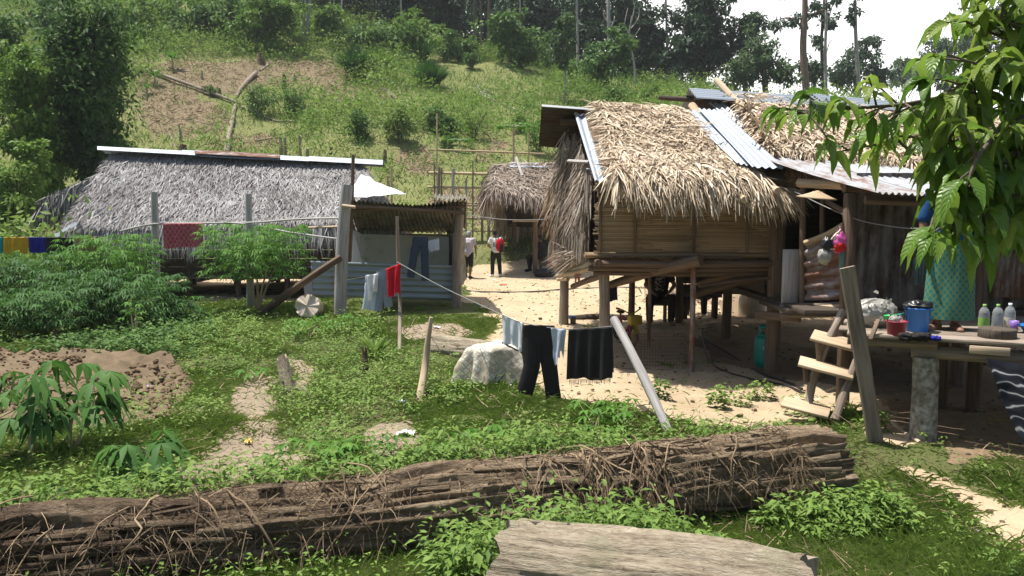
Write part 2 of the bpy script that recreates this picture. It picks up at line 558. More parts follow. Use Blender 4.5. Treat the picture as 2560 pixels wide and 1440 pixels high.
SC.view_settings.view_transform = 'Standard'; SC.view_settings.look = 'None'
SC.view_settings.exposure = .68; SC.view_settings.gamma = 1
SC.render.engine = 'CYCLES'
SC.cycles.max_bounces = 6; SC.cycles.diffuse_bounces = 3; SC.cycles.glossy_bounces = 2; SC.cycles.transmission_bounces = 4
SC.cycles.transparent_max_bounces = 6; SC.cycles.use_denoising = True
SC.cycles.sample_clamp_indirect = 6

# ---------------------------------------------------------------- palette
M = {}
M['straw'] = mk('straw', [(.16, .115, .078), (.43, .335, .235), (.65, .54, .40), (.82, .73, .59)], .75, .25, nsc=3, rmix=.8, transl=.12)
M['strawbed'] = mk('straw_bed', [(.07, .05, .035), (.22, .16, .105)], .9, .1, nsc=14)
M['greythatch'] = mk('grey_thatch', [(.07, .062, .058), (.21, .198, .192), (.37, .358, .352), (.55, .54, .54)], .8, .2, nsc=1.2, rmix=.72)
M['greybed'] = mk('thatch_bed', [(.03, .022, .02), (.11, .085, .08)], .9, .1, nsc=14)
M['brownthatch'] = mk('brown_thatch', [(.10, .075, .055), (.26, .20, .155), (.40, .335, .275), (.52, .46, .40)], .8, .2, nsc=2, rmix=.8, transl=.06)
M['rustleaf'] = mk('russet_leaf', [(.12, .07, .04), (.27, .17, .09), (.40, .28, .16)], .8, .2, nsc=2, rmix=.8)
M['wood'] = mk('weathered_wood', [(.09, .07, .055), (.23, .185, .145), (.36, .31, .26)], .85, .15, nsc=1, stretch=(38, 2.2), rmix=.25, bump=.5, contrast=2)
M['palewood'] = mk('pale_wood', [(.26, .185, .115), (.47, .36, .245), (.60, .49, .37)], .8, .2, nsc=1, stretch=(34, 2.2), rmix=.3, bump=.35, contrast=1.8)
M['greywood'] = mk('grey_wood', [(.17, .155, .145), (.36, .34, .325), (.52, .50, .49)], .85, .15, nsc=1, stretch=(34, 2), rmix=.3, bump=.45, contrast=2)
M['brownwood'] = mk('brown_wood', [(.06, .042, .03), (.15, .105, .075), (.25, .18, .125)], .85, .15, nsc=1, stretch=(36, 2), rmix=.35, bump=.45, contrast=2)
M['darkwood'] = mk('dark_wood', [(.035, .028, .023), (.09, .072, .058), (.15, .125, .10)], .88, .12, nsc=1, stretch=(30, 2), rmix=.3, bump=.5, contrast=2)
M['bamboo'] = mk('bamboo', [(.24, .18, .10), (.40, .315, .18), (.52, .43, .28)], .55, .35, nsc=1, stretch=(20, 1.5), rmix=.5, bump=.15)
M['slat'] = mk('split_bamboo', [(.16, .105, .06), (.33, .235, .14), (.47, .36, .23)], .7, .25, nsc=1, stretch=(60, 1.2), rmix=.55, bump=.35, contrast=2)
M['lichen'] = mk('lichened_post', [(.07, .06, .045), (.20, .18, .145), (.36, .345, .305), (.52, .51, .47)], .9, .1, nsc=17, rmix=.1, bump=.8, contrast=2.0, detail=8)
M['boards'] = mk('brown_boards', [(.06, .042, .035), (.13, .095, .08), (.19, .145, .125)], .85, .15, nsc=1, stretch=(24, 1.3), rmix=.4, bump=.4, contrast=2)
M['bark'] = mk('bark', [(.05, .04, .03), (.13, .105, .08), (.22, .185, .15)], .9, .1, nsc=1, stretch=(14, 5), rmix=.2, bump=.6, contrast=2)
M['palebark'] = mk('pale_bark', [(.20, .18, .16), (.38, .355, .325), (.55, .52, .49)], .85, .15, nsc=1, stretch=(8, 3), rmix=.3, bump=.4, contrast=2)
M['redbark'] = mk('reddish_bark', [(.10, .065, .048), (.21, .14, .105), (.30, .215, .17)], .9, .1, nsc=1, stretch=(8, 3), rmix=.3, bump=.5, contrast=2)
M['soil'] = mk('turned_soil', [(.065, .046, .03), (.15, .106, .066), (.26, .19, .118)], .95, .08, nsc=5, rmix=.45, bump=.8, detail=6)
M['sawn'] = mk('fresh_sawn_wood', [(.40, .31, .23), (.60, .50, .40), (.70, .61, .52)], .8, .2, nsc=1, stretch=(18, 2), rmix=.1, bump=.3)
M['twig'] = mk('dry_twig', [(.07, .05, .035), (.19, .135, .085), (.36, .27, .175)], .85, .15, nsc=4, rmix=.85)
def leafmat(name, cols, transl=.3, rough=.62, spec=.22, nsc=3, rmix=.75):
    return mk(name, cols, rough, spec, nsc=nsc, rmix=rmix, transl=transl, detail=2)
M['grass'] = leafmat('grass', [(.065, .115, .018), (.125, .20, .032), (.185, .275, .05), (.29, .315, .12)], .44, nsc=.9, rmix=.6)
M['weed'] = leafmat('weed_leaf', [(.045, .095, .018), (.10, .18, .032), (.17, .27, .052), (.225, .29, .085)], .32, nsc=.8, rmix=.75)
M['cassava'] = leafmat('cassava_leaf', [(.03, .095, .012), (.075, .19, .022), (.135, .275, .038)], .34, .6, .2)
M['cassavadark'] = leafmat('dark_cassava_leaf', [(.022, .07, .014), (.05, .135, .024), (.10, .205, .04)], .3, .6, .2)
M['bush'] = leafmat('bush_leaf', [(.055, .115, .02), (.115, .215, .035), (.185, .29, .055), (.24, .30, .10)], .36, nsc=.35, rmix=.6)
M['bushdark'] = leafmat('dark_bush_leaf', [(.04, .09, .024), (.085, .17, .038), (.145, .24, .06)], .32, nsc=.35, rmix=.6)
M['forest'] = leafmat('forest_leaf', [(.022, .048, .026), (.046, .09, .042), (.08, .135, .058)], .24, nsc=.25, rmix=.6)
M['forestlight'] = leafmat('pale_forest_leaf', [(.045, .085, .036), (.085, .145, .055), (.14, .20, .08)], .28, nsc=.3, rmix=.6)  # lighter green than the forest leaf
M['treeleaf'] = leafmat('column_tree_leaf', [(.032, .075, .02), (.062, .13, .03), (.115, .195, .045)], .3, nsc=.4, rmix=.6)
M['drygrass'] = leafmat('dry_grass', [(.16, .13, .055), (.28, .225, .115), (.40, .33, .19)], .2, .8, .1, nsc=.6)
def galv(name, base, rust, rustamt, rough=.42, metal=.75, dirt=.5):
    m, nt, b = base_mat(name)
    tc = nt.nodes.new('ShaderNodeTexCoord')
    n1 = noise_(nt, mapped(nt, tc.outputs['UV'], (1.6, .8, 1)), 2.2, 6, .65)
    n2 = noise_(nt, mapped(nt, tc.outputs['UV'], (9, 1.2, 1)), 3, 5, .6)
    r = nt.nodes.new('ShaderNodeValToRGB'); r.color_ramp.elements[0].position = .68 - rustamt * .5; r.color_ramp.elements[1].position = .80 - rustamt * .45
    nt.links.new(math_(nt, 'ADD', math_(nt, 'MULTIPLY', n1, .7), math_(nt, 'MULTIPLY', n2, .3)), r.inputs[0])
    g = mix_(nt, math_(nt, 'MULTIPLY', n2, dirt), base, tuple(c * .45 for c in base))
    rc = mix_(nt, n2, rust, tuple(c * .45 for c in rust))
    col = mix_(nt, r.outputs[0], g, rc)
    met = math_(nt, 'MULTIPLY', math_(nt, 'SUBTRACT', 1., r.outputs[0]), metal)
    rg = math_(nt, 'ADD', math_(nt, 'MULTIPLY', r.outputs[0], .4), rough, True)
    finish(nt, b, col, rg, .4, met, n2, .08)
    return m
M['galv'] = galv('galvanised_sheet', (.36, .41, .47), (.27, .13, .07), .12, .6, .25, .6)
M['galvold'] = galv('weathered_sheet', (.36, .38, .40), (.23, .12, .075), .30, .55, .45)
M['rust'] = galv('rusty_sheet', (.42, .42, .43), (.25, .125, .08), .62, .6, .35)
M['mossmetal'] = galv('mossy_sheet', (.20, .19, .15), (.13, .10, .06), .45, .8, .1)
M['darkmetal'] = galv('sooty_sheet', (.20, .19, .19), (.10, .065, .05), .5, .6, .35)
M['bluemetal'] = galv('green_grey_sheet', (.36, .43, .45), (.20, .12, .08), .16, .5, .55, .75)

def plain(name, c, rough=.6, spec=.3, v=.15, transl=0., nsc=9, bump=.0, metal=0.):
    lo = tuple(x * (1 - v) for x in c); hi = tuple(min(1, x * (1 + v)) for x in c)
    return mk(name, [lo, c, hi], rough, spec, metal, nsc, None, .15, bump, transl)
def cloth(name, c, v=.12, transl=.12): return plain(name, c, .9, .1, v, transl, 14, .12)
M['skin'] = plain('brown_skin', (.22, .115, .07), .55, .35, .12)
M['hair'] = plain('black_hair', (.012, .010, .010), .5, .4, .3)
M['greyhair'] = plain('grey_hair', (.30, .29, .29), .6, .3, .3)
M['tarp'] = plain('white_tarpaulin', (.58, .61, .65), .5, .4, .06, .1, 3, .2)

# ---------------------------------------------------------------- ground zones (outlines on the terrain)
Z = {}
Z['sand'] = [poly_world(p) for p in (
    [(1150, 690), (1180, 668), (1290, 652), (1420, 645), (1560, 650), (1700, 655), (1980, 660), (2560, 690), (2900, 900), (2560, 1000), (2200, 1110), (2120, 1030), (2050, 1050), (1960, 1075),
     (1840, 1085), (1730, 1075), (1640, 1042), (1540, 1018), (1450, 1000), (1380, 975), (1310, 950), (1300, 900), (1215, 868), (1235, 830), (1255, 800), (1215, 778), (1165, 755)],
    [(2200, 1172), (2300, 1180), (2450, 1240), (2620, 1290), (2800, 1400), (2700, 1480), (2545, 1445), (2480, 1375), (2420, 1310), (2355, 1245), (2260, 1205)],
    [(470, 738), (560, 732), (700, 738), (770, 745), (765, 757), (640, 752), (520, 752)],
    [(330, 742), (420, 690), (640, 690), (780, 700), (790, 720), (560, 722)],
)]
Z['bare'] = [poly_world(p) for p in ([(985, 822), (1060, 808), (1130, 812), (1200, 828), (1190, 850), (1090, 850), (1000, 848)],
    [(1000, 1065), (1070, 1055), (1110, 1085), (1090, 1130), (960, 1150), (930, 1100)], [(690, 900), (740, 905), (790, 965), (760, 985), (715, 950)],
    [(590, 935), (640, 930), (690, 985), (690, 1050), (760, 1100), (750, 1150), (700, 1175), (570, 1215), (480, 1235), (440, 1190), (540, 1110), (590, 1080), (590, 1000)])]
Z['mud'] = [poly_world(p) for p in ([(-250, 895), (0, 886), (160, 890), (330, 884), (430, 902), (480, 945), (470, 990), (390, 1035), (300, 1060), (200, 1078), (0, 1075), (-250, 1080)],)]
Z['painted_shade'] = [poly_world(p) for p in ([(1740, 905), (1900, 930), (2120, 985), (2230, 1030), (2300, 1140), (2480, 1135), (2900, 1240), (3200, 1100), (2900, 800), (2000, 700), (1800, 740)],)]  # soil coloured darker for the shade under the right house and veranda
Z['slash'] = [poly_world(p) for p in ([(340, 165), (420, 140), (640, 150), (860, 160), (870, 215), (780, 215), (640, 225), (470, 235), (340, 250)],
    [(330, 235), (520, 245), (560, 320), (470, 345), (360, 335)], [(800, 215), (960, 215), (985, 260), (800, 262)], [(930, 375), (1060, 360), (1110, 390), (1090, 425), (950, 400)],
    [(1225, 340), (1290, 340), (1290, 400), (1230, 400)], [(1090, 470), (1230, 470), (1230, 560), (1090, 545)], [(560, 330), (700, 335), (690, 370), (540, 372)])]

def zone(name, x, y, warp=.22, sc=1.1):
    q = np.stack([x, y, 0 * x], -1)
    wx = x + warp * fbm(q * sc + 3, 3); wy = y + warp * fbm(q * sc + 31, 3)
    r = np.zeros(x.shape, bool)
    for p in Z[name]: r |= inpoly(p, wx, wy)
    return r

ys = np.concatenate([np.linspace(-6, 2.8, 12)[:-1], np.arange(2.8, 14, .085), np.arange(14, 31, .17), np.arange(31, 92, .8), np.arange(92, 165, 6)])
us = np.linspace(-1, 1, 331)
us = np.sign(us) * (.55 * np.abs(us) + .45 * np.abs(us) ** 3)
Yg, Ug = np.meshgrid(ys, us, indexing='ij')
Xg = Ug * (1.1 * np.maximum(Yg, 7) + 3)
xf, yf = Xg.ravel(), Yg.ravel()
zf = hraw(xf, yf)
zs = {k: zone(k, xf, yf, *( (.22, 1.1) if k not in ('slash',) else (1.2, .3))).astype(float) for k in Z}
# churned soil in the mud pit, trodden sand
q3 = np.stack([xf, yf, 0 * xf], -1)
near_ = (yf < 14)
def churn(x, y):
    q = np.stack([x, y, 0 * x], -1); return .09 * np.abs(fbm(q * 2.6, 3)) + .09 * np.abs(fbm(q * 6.5, 4))
zf = zf + zs['mud'] * near_ * churn(xf, yf) + zs['sand'] * (yf < 26) * (.016 * fbm(q3 * 4.2, 3) - .02 * np.clip(fbm(q3 * 2.3 + 70, 2) - .35, 0, 1))
gm = MB(); n_, m_ = Yg.shape
ii, jj = np.meshgrid(np.arange(n_ - 1), np.arange(m_ - 1), indexing='ij'); q = (ii * m_ + jj).ravel()
gm.add(np.stack([xf, yf, zf], -1), np.stack([q, q + 1, q + m_ + 1, q + m_], -1), np.stack([xf, yf], -1), 0)
m, nt, b = base_mat('ground')
def attr(nt, n):
    a = nt.nodes.new('ShaderNodeAttribute'); a.attribute_name = n; return a.outputs['Fac']
tc = nt.nodes.new('ShaderNodeTexCoord'); ob = tc.outputs['Object']
nA = noise_(nt, ob, .9, 5, .6); nB = noise_(nt, ob, 6, 5, .65); nC = noise_(nt, ob, 32, 4, .6)
def soft(a, sh=1.2):
    return math_(nt, 'ADD', math_(nt, 'MULTIPLY', math_(nt, 'SUBTRACT', math_(nt, 'ADD', a, math_(nt, 'MULTIPLY', math_(nt, 'SUBTRACT', nB, .5), .9)), .5), 3.5), .5, True)
turf = ramp_of(nt, [(.05, .05, .022), (.10, .095, .042), (.16, .14, .075)]); nt.links.new(nB, turf.inputs[0])
moss = ramp_of(nt, [(.045, .075, .018), (.085, .12, .032)]); nt.links.new(nC, moss.inputs[0])
col = mix_(nt, nA, turf.outputs[0], moss.outputs[0])
sand = ramp_of(nt, [(.22, .165, .105), (.345, .265, .17, .42), (.435, .35, .235, .6), (.50, .42, .295)])
nt.links.new(math_(nt, 'ADD', math_(nt, 'MULTIPLY', nA, .45), math_(nt, 'ADD', math_(nt, 'MULTIPLY', nB, .35), math_(nt, 'MULTIPLY', nC, .2))), sand.inputs[0])
painted_shade = ramp_of(nt, [(.10, .07, .042), (.20, .145, .09), (.28, .205, .13)]); nt.links.new(nB, painted_shade.inputs[0])  # darker earth tones, under-house shade painted into the ground colour
mud = ramp_of(nt, [(.04, .03, .021), (.10, .074, .048), (.18, .136, .088), (.25, .195, .13)])
nt.links.new(math_(nt, 'ADD', math_(nt, 'MULTIPLY', nB, .6), math_(nt, 'MULTIPLY', nA, .4)), mud.inputs[0])
sl_ = ramp_of(nt, [(.08, .058, .036), (.18, .14, .085), (.35, .285, .185)]); nt.links.new(nB, sl_.inputs[0])
bare = ramp_of(nt, [(.13, .10, .07), (.25, .20, .145), (.36, .295, .22)]); nt.links.new(nB, bare.inputs[0])
hillc = mix_(nt, attr(nt, 'hill'), col, mix_(nt, nA, (.10, .14, .04), (.22, .20, .09)))
col = mix_(nt, soft(attr(nt, 'slash')), hillc, sl_.outputs[0])
col = mix_(nt, soft(attr(nt, 'bare')), col, bare.outputs[0])
col = mix_(nt, soft(attr(nt, 'sand')), col, sand.outputs[0])
col = mix_(nt, soft(attr(nt, 'painted_shade')), col, painted_shade.outputs[0])
col = mix_(nt, soft(attr(nt, 'mud')), col, mud.outputs[0])
hb = math_(nt, 'ADD', math_(nt, 'MULTIPLY', nB, .6), math_(nt, 'MULTIPLY', nC, .4))
finish(nt, b, col, .95, .1, 0., hb, .55, 0, .05)
ground = gm.build('ground', m)
ground['kind'] = 'structure'
zs['hill'] = np.clip((yf - 26.5) / 4, 0, 1)
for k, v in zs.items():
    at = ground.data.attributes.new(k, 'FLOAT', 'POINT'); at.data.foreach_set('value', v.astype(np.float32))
X_ = A([1., 0, 0]); Y_ = A([0, 1., 0]); Z_ = A([0, 0, 1.])
def mbs(fn, *a, **k):
    m_ = MB(); fn(m_, *a, **k); return m_
def part_tube(par, name, mat, pts, rad, **k):
    return mbs(tube, pts, rad, **k).build(name, mat, par)
def lift(p, dz): return A([p[0], p[1], p[2] + dz])

# ================================================================ long grey hut on the left
hut = thing('long_hut', 'long low hut with silver-grey palm thatch and tin ridge sheets', 'hut', (-5.5, 21.5, H(-5.5, 21.5)))
TL, TR = P(284, 384, 21.5), P(906, 414, 21.5)
BL, BR = P(158, 572, 19.2), P(1000, 556, 19.2)
b_ = MB(); slab(b_, TL, TR, BL, BR, .12, nu=40, nv=12, amp=.04)
BBL, BBR = TL + A([-1.0, 2.6, -1.9]), TR + A([.6, 2.6, -1.9])
slab(b_, TL, TR, BBL, BBR, .12, nu=30, nv=8, amp=.04)
roof_p = b_.build('roof', M['greybed'], hut)
t_ = MB()
thatch(t_, TL, TR, BL, BR, 36000, .26, .022, .08, .40, .14, rows=20, fringe=3600, fL=.46, fdroop=.9, sag=.05)
thatch(t_, TL, TR, BBL, BBR, 2500, .34, .05, .08, .4, .15, rows=14)
# ragged verge on the left edge
N = 700; u = rng.random(N); b0 = TL * (1 - u)[:, None] + BL * u[:, None]
strips(t_, b0, norm(A([-.55, -.35, -.6]) + .25 * rng.normal(0, 1, (N, 3))), norm(rng.normal(0, 1, (N, 3))), rng.uniform(.15, .36, N), .03, .4, rng.random(N))
t_.build('thatch', M['greythatch'], roof_p)
# lower side roof on the left end
aF, aB = P(274, 432, 20.9), P(274, 432, 20.9) + A([-.3, 3.0, .1])
eF, eB = P(106, 505, 20.7), P(106, 505, 20.7) + A([-.5, 3.2, .1])
b_ = MB(); slab(b_, aF, aB, eF, eB, .14, nu=10, nv=10, amp=.03); sr = b_.build('side_roof', M['greybed'], hut)
t_ = MB(); thatch(t_, aF, aB, eF, eB, 2600, .34, .035, .08, .35, .12, rows=8, fringe=1500, fL=.55, fdroop=.9)
N = 900; u = rng.random(N); b0 = aF * (1 - u)[:, None] + eF * u[:, None] + rng.normal(0, .05, (N, 3))
strips(t_, b0, norm(A([-.1, -.15, -1]) + .22 * rng.normal(0, 1, (N, 3))), norm(rng.normal(0, 1, (N, 3)) * .5 + Y_), rng.uniform(.15, .55, N) , .035, .3, rng.random(N) * .9)
t_.build('thatch', M['greythatch'], sr)
# dark board walls
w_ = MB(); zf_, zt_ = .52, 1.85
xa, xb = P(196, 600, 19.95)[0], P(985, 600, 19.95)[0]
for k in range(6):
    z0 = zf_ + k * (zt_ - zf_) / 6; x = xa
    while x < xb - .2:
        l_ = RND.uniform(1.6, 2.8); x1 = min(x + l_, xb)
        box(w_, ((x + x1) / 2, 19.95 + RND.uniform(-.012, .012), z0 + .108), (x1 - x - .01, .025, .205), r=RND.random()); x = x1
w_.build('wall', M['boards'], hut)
w_ = MB()
for k in range(6):
    box(w_, (xa + .02, 21.9, zf_ + .11 + k * .222), (.025, 3.8, .222))
w_.build('end_wall', M['boards'], hut)
w_ = MB()
for k in range(6): box(w_, (xb - .02, 21.9, zf_ + .11 + k * .222), (.025, 3.8, .222))
w_.build('end_wall', M['boards'], hut)
f_ = MB(); box(f_, ((xa + xb) / 2, 21.8, .47), (xb - xa, 4.0, .06))
for k in range(9):
    x = xa + .3 + (xb - xa - .6) * k / 8; tube(f_, [(x, 19.75, .41), (x, 23.6, .41)], .05, 8)
f_.build('floor', M['boards'], hut)
for k in range(7):
    x = xa + .25 + (xb - xa - .5) * k / 6
    for yy in (20.0, 23.4):
        part_tube(hut, 'post', M['brownwood'], [(x, yy, H(x, yy) - .2), (x, yy, 1.9)], .07, wob=.1)
part_tube(hut, 'eave_pole', M['brownwood'], [lift(BL, -.14), lift(BR, -.14)], .05, wob=.1)
# tin ridge sheets
rt = lambda px: 366 + (px - 243) * (404 - 366) / (957 - 243)
for a_, b2, mt, dz, h_ in ((243, 470, 'galv', 0, 9), (455, 500, 'galv', .02, 11), (486, 700, 'rust', .045, 8), (500, 700, 'galv', .0, 11), (640, 790, 'galv', .015, 9), (772, 957, 'galv', .035, 10)):
    p1, p2 = lift(P(a_, rt(a_), 21.55), dz), lift(P(b2, rt(b2), 21.55), dz)
    q1, q2 = lift(P(a_, rt(a_) + h_, 21.15), dz), lift(P(b2, rt(b2) + h_, 21.15), dz)
    m_ = MB(); corr(m_, p1, p2, q1, q2, .09, .012, 8, along='u')
    corr(m_, p1, p2, p1 + A([0, .42, -.16]), p2 + A([0, .42, -.16]), .09, .012, 8, along='u')
    o = m_.build('ridge_sheet', M[mt], hut)
    if mt == 'rust': o['label'] = 'rusty brown ridge sheet'
# white tarpaulin at the right end, torn white strip at the left
g0, g1, g2, g3 = P(908, 448, 20.7), P(925, 455, 20.9), P(868, 508, 19.5), P(1020, 501, 19.6)
u, v = np.meshgrid(np.linspace(0, 1, 18), np.linspace(0, 1, 14))
Q = quad_pts(g0, g1, g2, g3, u, v) + A([0, -.25, .13]); Q = Q + Z_ * (.05 * fbm(Q.reshape(-1, 3) * 3, 3)).reshape(u.shape)[..., None]
m_ = MB(); grid(m_, Q); m_.build('tarpaulin', M['tarp'], hut)
g0, g1 = P(192, 556, 19.0), P(122, 592, 18.9)
u = np.linspace(0, 1, 12); top = g0 + (g1 - g0) * u[:, None] + Z_ * (.03 * rng.normal(0, 1, 12))[:, None]
m_ = MB(); grid(m_, np.stack([top, top + A([.02, -.03, -.07]) - Z_ * (.03 * rng.random(12))[:, None]])); m_.build('plastic_strip', M['tarp'], hut)

# ================================================================ open wash shed
shed = thing('wash_shed', 'open wash shed with mossy corrugated roof and tin lower screen', 'shed', A([-1.9, 17.5, H(-1.9, 17.5)]))
part_tube(shed, 'post', M['greywood'], [onground(846, 16.0) - A([0, 0, .3]), P(855, 620, 16.0), P(868, 462, 16.0)], [.135, .125, .115], seg=14, wob=.07, sub=3)
part_tube(shed, 'post', M['wood'], [onground(1140, 17.2) - A([0, 0, .2]), P(1143, 640, 17.2), P(1150, 520, 17.2)], [.115, .10, .095], seg=12, wob=.12, sub=3)
for px in (900, 1125):
    part_tube(shed, 'post', M['darkwood'], [lift(onground(px, 19.0), -.2), P(px, 575, 19.0)], .08, wob=.1)
part_tube(shed, 'slender_pole', M['brownwood'], [P(874, 652, 16.25), P(880, 500, 16.25), P(883, 388, 16.25)], [.045, .04, .035], wob=.08, sub=2)
m_ = MB(); corr(m_, P(872, 500, 15.95), P(1120, 520, 16.8), P(893, 578, 19.4), P(1150, 583, 19.8), .10, .022, 8, sag=.05); sroof = m_.build('roof_sheet', M['mossmetal'], shed)
m_ = MB(); corr(m_, P(1040, 515, 16.5), P(1168, 497, 16.9), P(1020, 572, 19.6), P(1165, 570, 19.8), .10, .03, 6); m_.build('roof_sheet', M['mossmetal'], shed)
m_ = MB(); corr(m_, P(1086, 487, 17.8), P(1165, 489, 17.6), P(1085, 497, 16.75), P(1172, 502, 16.7), .10, .03, 4); m_.build('roof_sheet', M['mossmetal'], shed)
for (a_, b2, r_) in ((P(858, 514, 15.95), P(1160, 531, 16.95), .04), (P(880, 526, 16.2), P(1165, 516, 17.1), .03), (P(893, 586, 19.1), P(1150, 590, 19.3), .04), (P(865, 520, 15.9), P(890, 584, 19.1), .035), (P(1150, 528, 16.9), P(1130, 588, 19.2), .035)):
    part_tube(shed, 'beam', M['brownwood'], [a_, b2], r_, wob=.12, sub=3)
part_tube(shed, 'lashing_rail', M['palewood'], [P(856, 514, 15.82), P(888, 518, 15.8)], .035, wob=.1)
m_ = MB(); corr(m_, P(776, 652, 16.3), P(1132, 664, 17.35), P(784, 742, 16.3), P(1136, 752, 17.3), .135, .022, 6, along='u'); m_.build('tin_screen', M['bluemetal'], shed)
m_ = MB(); grid(m_, A([[P(757, 705, 16.1), P(776, 690, 16.3)], [P(760, 722, 16.05), P(780, 712, 16.25)], [P(762, 742, 16.0), P(784, 742, 16.2)]])); m_.build('bent_tin_corner', M['galvold'], shed)
# mouldy pale back panel
m, nt, b = base_mat('mouldy_panel'); tc = nt.nodes.new('ShaderNodeTexCoord')
n1 = noise_(nt, tc.outputs['Object'], 1.6, 6, .7); n2 = noise_(nt, tc.outputs['Object'], 6, 5)
rp = ramp_of(nt, [(.05, .05, .03), (.17, .17, .09, .3), (.50, .50, .42, .5), (.62, .62, .55)])
nt.links.new(math_(nt, 'ADD', math_(nt, 'MULTIPLY', n1, .75), math_(nt, 'MULTIPLY', n2, .35)), rp.inputs[0])
finish(nt, b, rp.outputs[0], .85, .2, 0.)
m_ = MB(); a_, b2 = P(905, 585, 18.6), P(1122, 592, 18.8)
u, v = np.meshgrid(np.linspace(0, 1, 14), np.linspace(0, 1, 8)); Q = quad_pts(a_, b2, P(905, 715, 18.6), P(1122, 715, 18.8), u, v) + Y_ * (.02 * rng.normal(0, 1, u.shape))[..., None]
grid(m_, Q); grid(m_, Q + Y_ * .03); m_.build('back_panel', m, shed)
m_ = MB(); corr(m_, P(882, 575, 17.6), P(905, 585, 18.5), P(880, 660, 17.6), P(905, 690, 18.5), .09, .02, 4); m_.build('torn_side_sheet', M['tarp'], shed)
m_ = MB(); Q = quad_pts(P(1150, 590, 17.6), P(1162, 585, 19.0), P(1152, 715, 17.6), P(1165, 700, 19.0), *np.meshgrid(np.linspace(0, 1, 8), np.linspace(0, 1, 8))); grid(m_, Q + .02 * rng.normal(0, 1, Q.shape)); m_.build('side_sheet', M['mossmetal'], shed)

# ================================================================ small thatched shelter further back
sh = thing('small_shelter', 'small open shelter with shaggy grey-brown thatch behind the walkers', 'shelter', A([1.2, 27.0, H(1.2, 27.0)]))
TL, TR = P(1240, 420, 27.3), P(1430, 412, 27.3); BL, BR = P(1226, 480, 25.4), P(1430, 520, 25.4)
KL, KR = P(1262, 560, 30.0), P(1440, 560, 30.0)
b_ = MB(); slab(b_, TL, TR, BL, BR, .14, amp=.04); slab(b_, TL, TR, KL, KR, .14, amp=.04); rp_ = b_.build('roof', M['greybed'], sh)
t_ = MB(); thatch(t_, TL, TR, BL, BR, 6500, .38, .026, .16, .85, .2, rows=8, fringe=600, fL=.40, fdroop=.6)
thatch(t_, TL, TR, KL, KR, 900, .55, .05, .12, .6, .2, fringe=900, fL=.6)
# rounded hip on the left end hanging down
c0, c1 = P(1243, 425, 27.2), P(1226, 485, 25.5); c2 = P(1262, 560, 29.6)
for (a_, b2) in ((c0, c1), (c0, c2)):
    N = 900; u = rng.random(N); b0 = a_ * (1 - u)[:, None] + b2 * u[:, None] + rng.normal(0, .07, (N, 3)) - X_ * .05
    strips(t_, b0, norm(A([-.32, .12, -.9]) + .22 * rng.normal(0, 1, (N, 3))), norm(rng.normal(0, 1, (N, 3))), rng.uniform(.25, .8, N), .04, .3, rng.random(N))
t_.build('thatch', M['brownthatch'], rp_)
m_ = MB(); corr(m_, P(1274, 406, 27.4), P(1375, 408, 27.4), P(1274, 417, 26.9), P(1375, 418, 26.9), .09, .012, 4, along='u'); m_.build('ridge_sheet', M['galv'], sh)
part_tube(sh, 'ridge_stick', M['palebark'], [P(1290, 394, 27.0), P(1306, 440, 26.4)], .05, wob=.1)
for px, yy in ((1338, 26.1), (1448, 26.1), (1285, 29.3), (1420, 29.3)):
    g = onground(px, yy); part_tube(sh, 'post', M['brownwood'], [lift(g, -.2), lift(g, 2.25)], .085, wob=.1)
part_tube(sh, 'eave_beam', M['brownwood'], [P(1255, 492, 25.7), P(1450, 524, 25.7)], .06, wob=.1)
part_tube(sh, 'tie_rail', M['palewood'], [P(1282, 552, 26.2), P(1345, 552, 26.0)], .035)
m_ = MB(); g = onground(1350, 26.9)
for k in range(9): tube(m_, [P(1346, 650 + k * 1.6, 26.5), P(1460, 648 + k * 1.6, 26.5)], .04, 8, wob=.1)
m_.build('bench_seat', M['wood'], sh)
for px in (1352, 1452):
    g = onground(px, 26.6); part_tube(sh, 'bench_leg', M['brownwood'], [lift(g, -.1), lift(g, .5)], .05)

# ================================================================ stilt house
st = thing('stilt_house', 'stilt house with straw-coloured thatch and split bamboo wall', 'house', A([2.3, 12.5, H(2.3, 12.5)]))
RZ = 3.66
TL, TR = A([1.10, 12.1, RZ]), A([3.35, 12.1, RZ - .06]); BL, BR = P(1500, 452, 9.85), P(1968, 452, 9.95)
KL, KR = A([.95, 15.4, 2.1]), A([3.4, 15.4, 2.1])
b_ = MB(); slab(b_, TL, TR, BL, BR, .10, nu=20, nv=20, amp=.03); slab(b_, TL, TR, KL, KR, .1, amp=.03)
rp_ = b_.build('roof', M['strawbed'], st)
t_ = MB()
cTL, cBL = TL + A([.19, 0, .04]), BL + A([.15, 0, .04])
cTR, cBR = P(1704, 284, 12.1), P(1862, 462, 9.9)
thatch(t_, cTL, cTR, cBL, cBR, 9500, .27, .020, .13, .8, .20, rows=None, fringe=0, sag=.04)
# shaggy eave: layered, longer leaflets spilling over the edge
for v0, L0, n0 in ((.80, .30, 1000), (.90, .33, 1200), (.985, .45, 1700)):
    u = rng.random(n0); b0 = quad_pts(cTL, cTR, cBL, P(1905, 462, 9.95), u, np.full(n0, v0) + rng.normal(0, .02, n0)) + Z_ * (.05 + .10 * rng.random(n0))[:, None]
    d = norm(A([.10, -.78, -.46]) + A([.5, .3, .22]) * rng.normal(0, 1, (n0, 3)) * .75)
    strips(t_, b0, d, norm(A([0, -.4, .9]) + .5 * rng.normal(0, 1, (n0, 3))), L0 * rng.uniform(.45, 1.15, n0), .021 * rng.uniform(.6, 1.4, n0), rng.uniform(.15, .7, n0), .12 + .88 * rng.random(n0))
thatch(t_, TL, TR, KL, KR, 1600, .45, .04, .12, .4, .15)
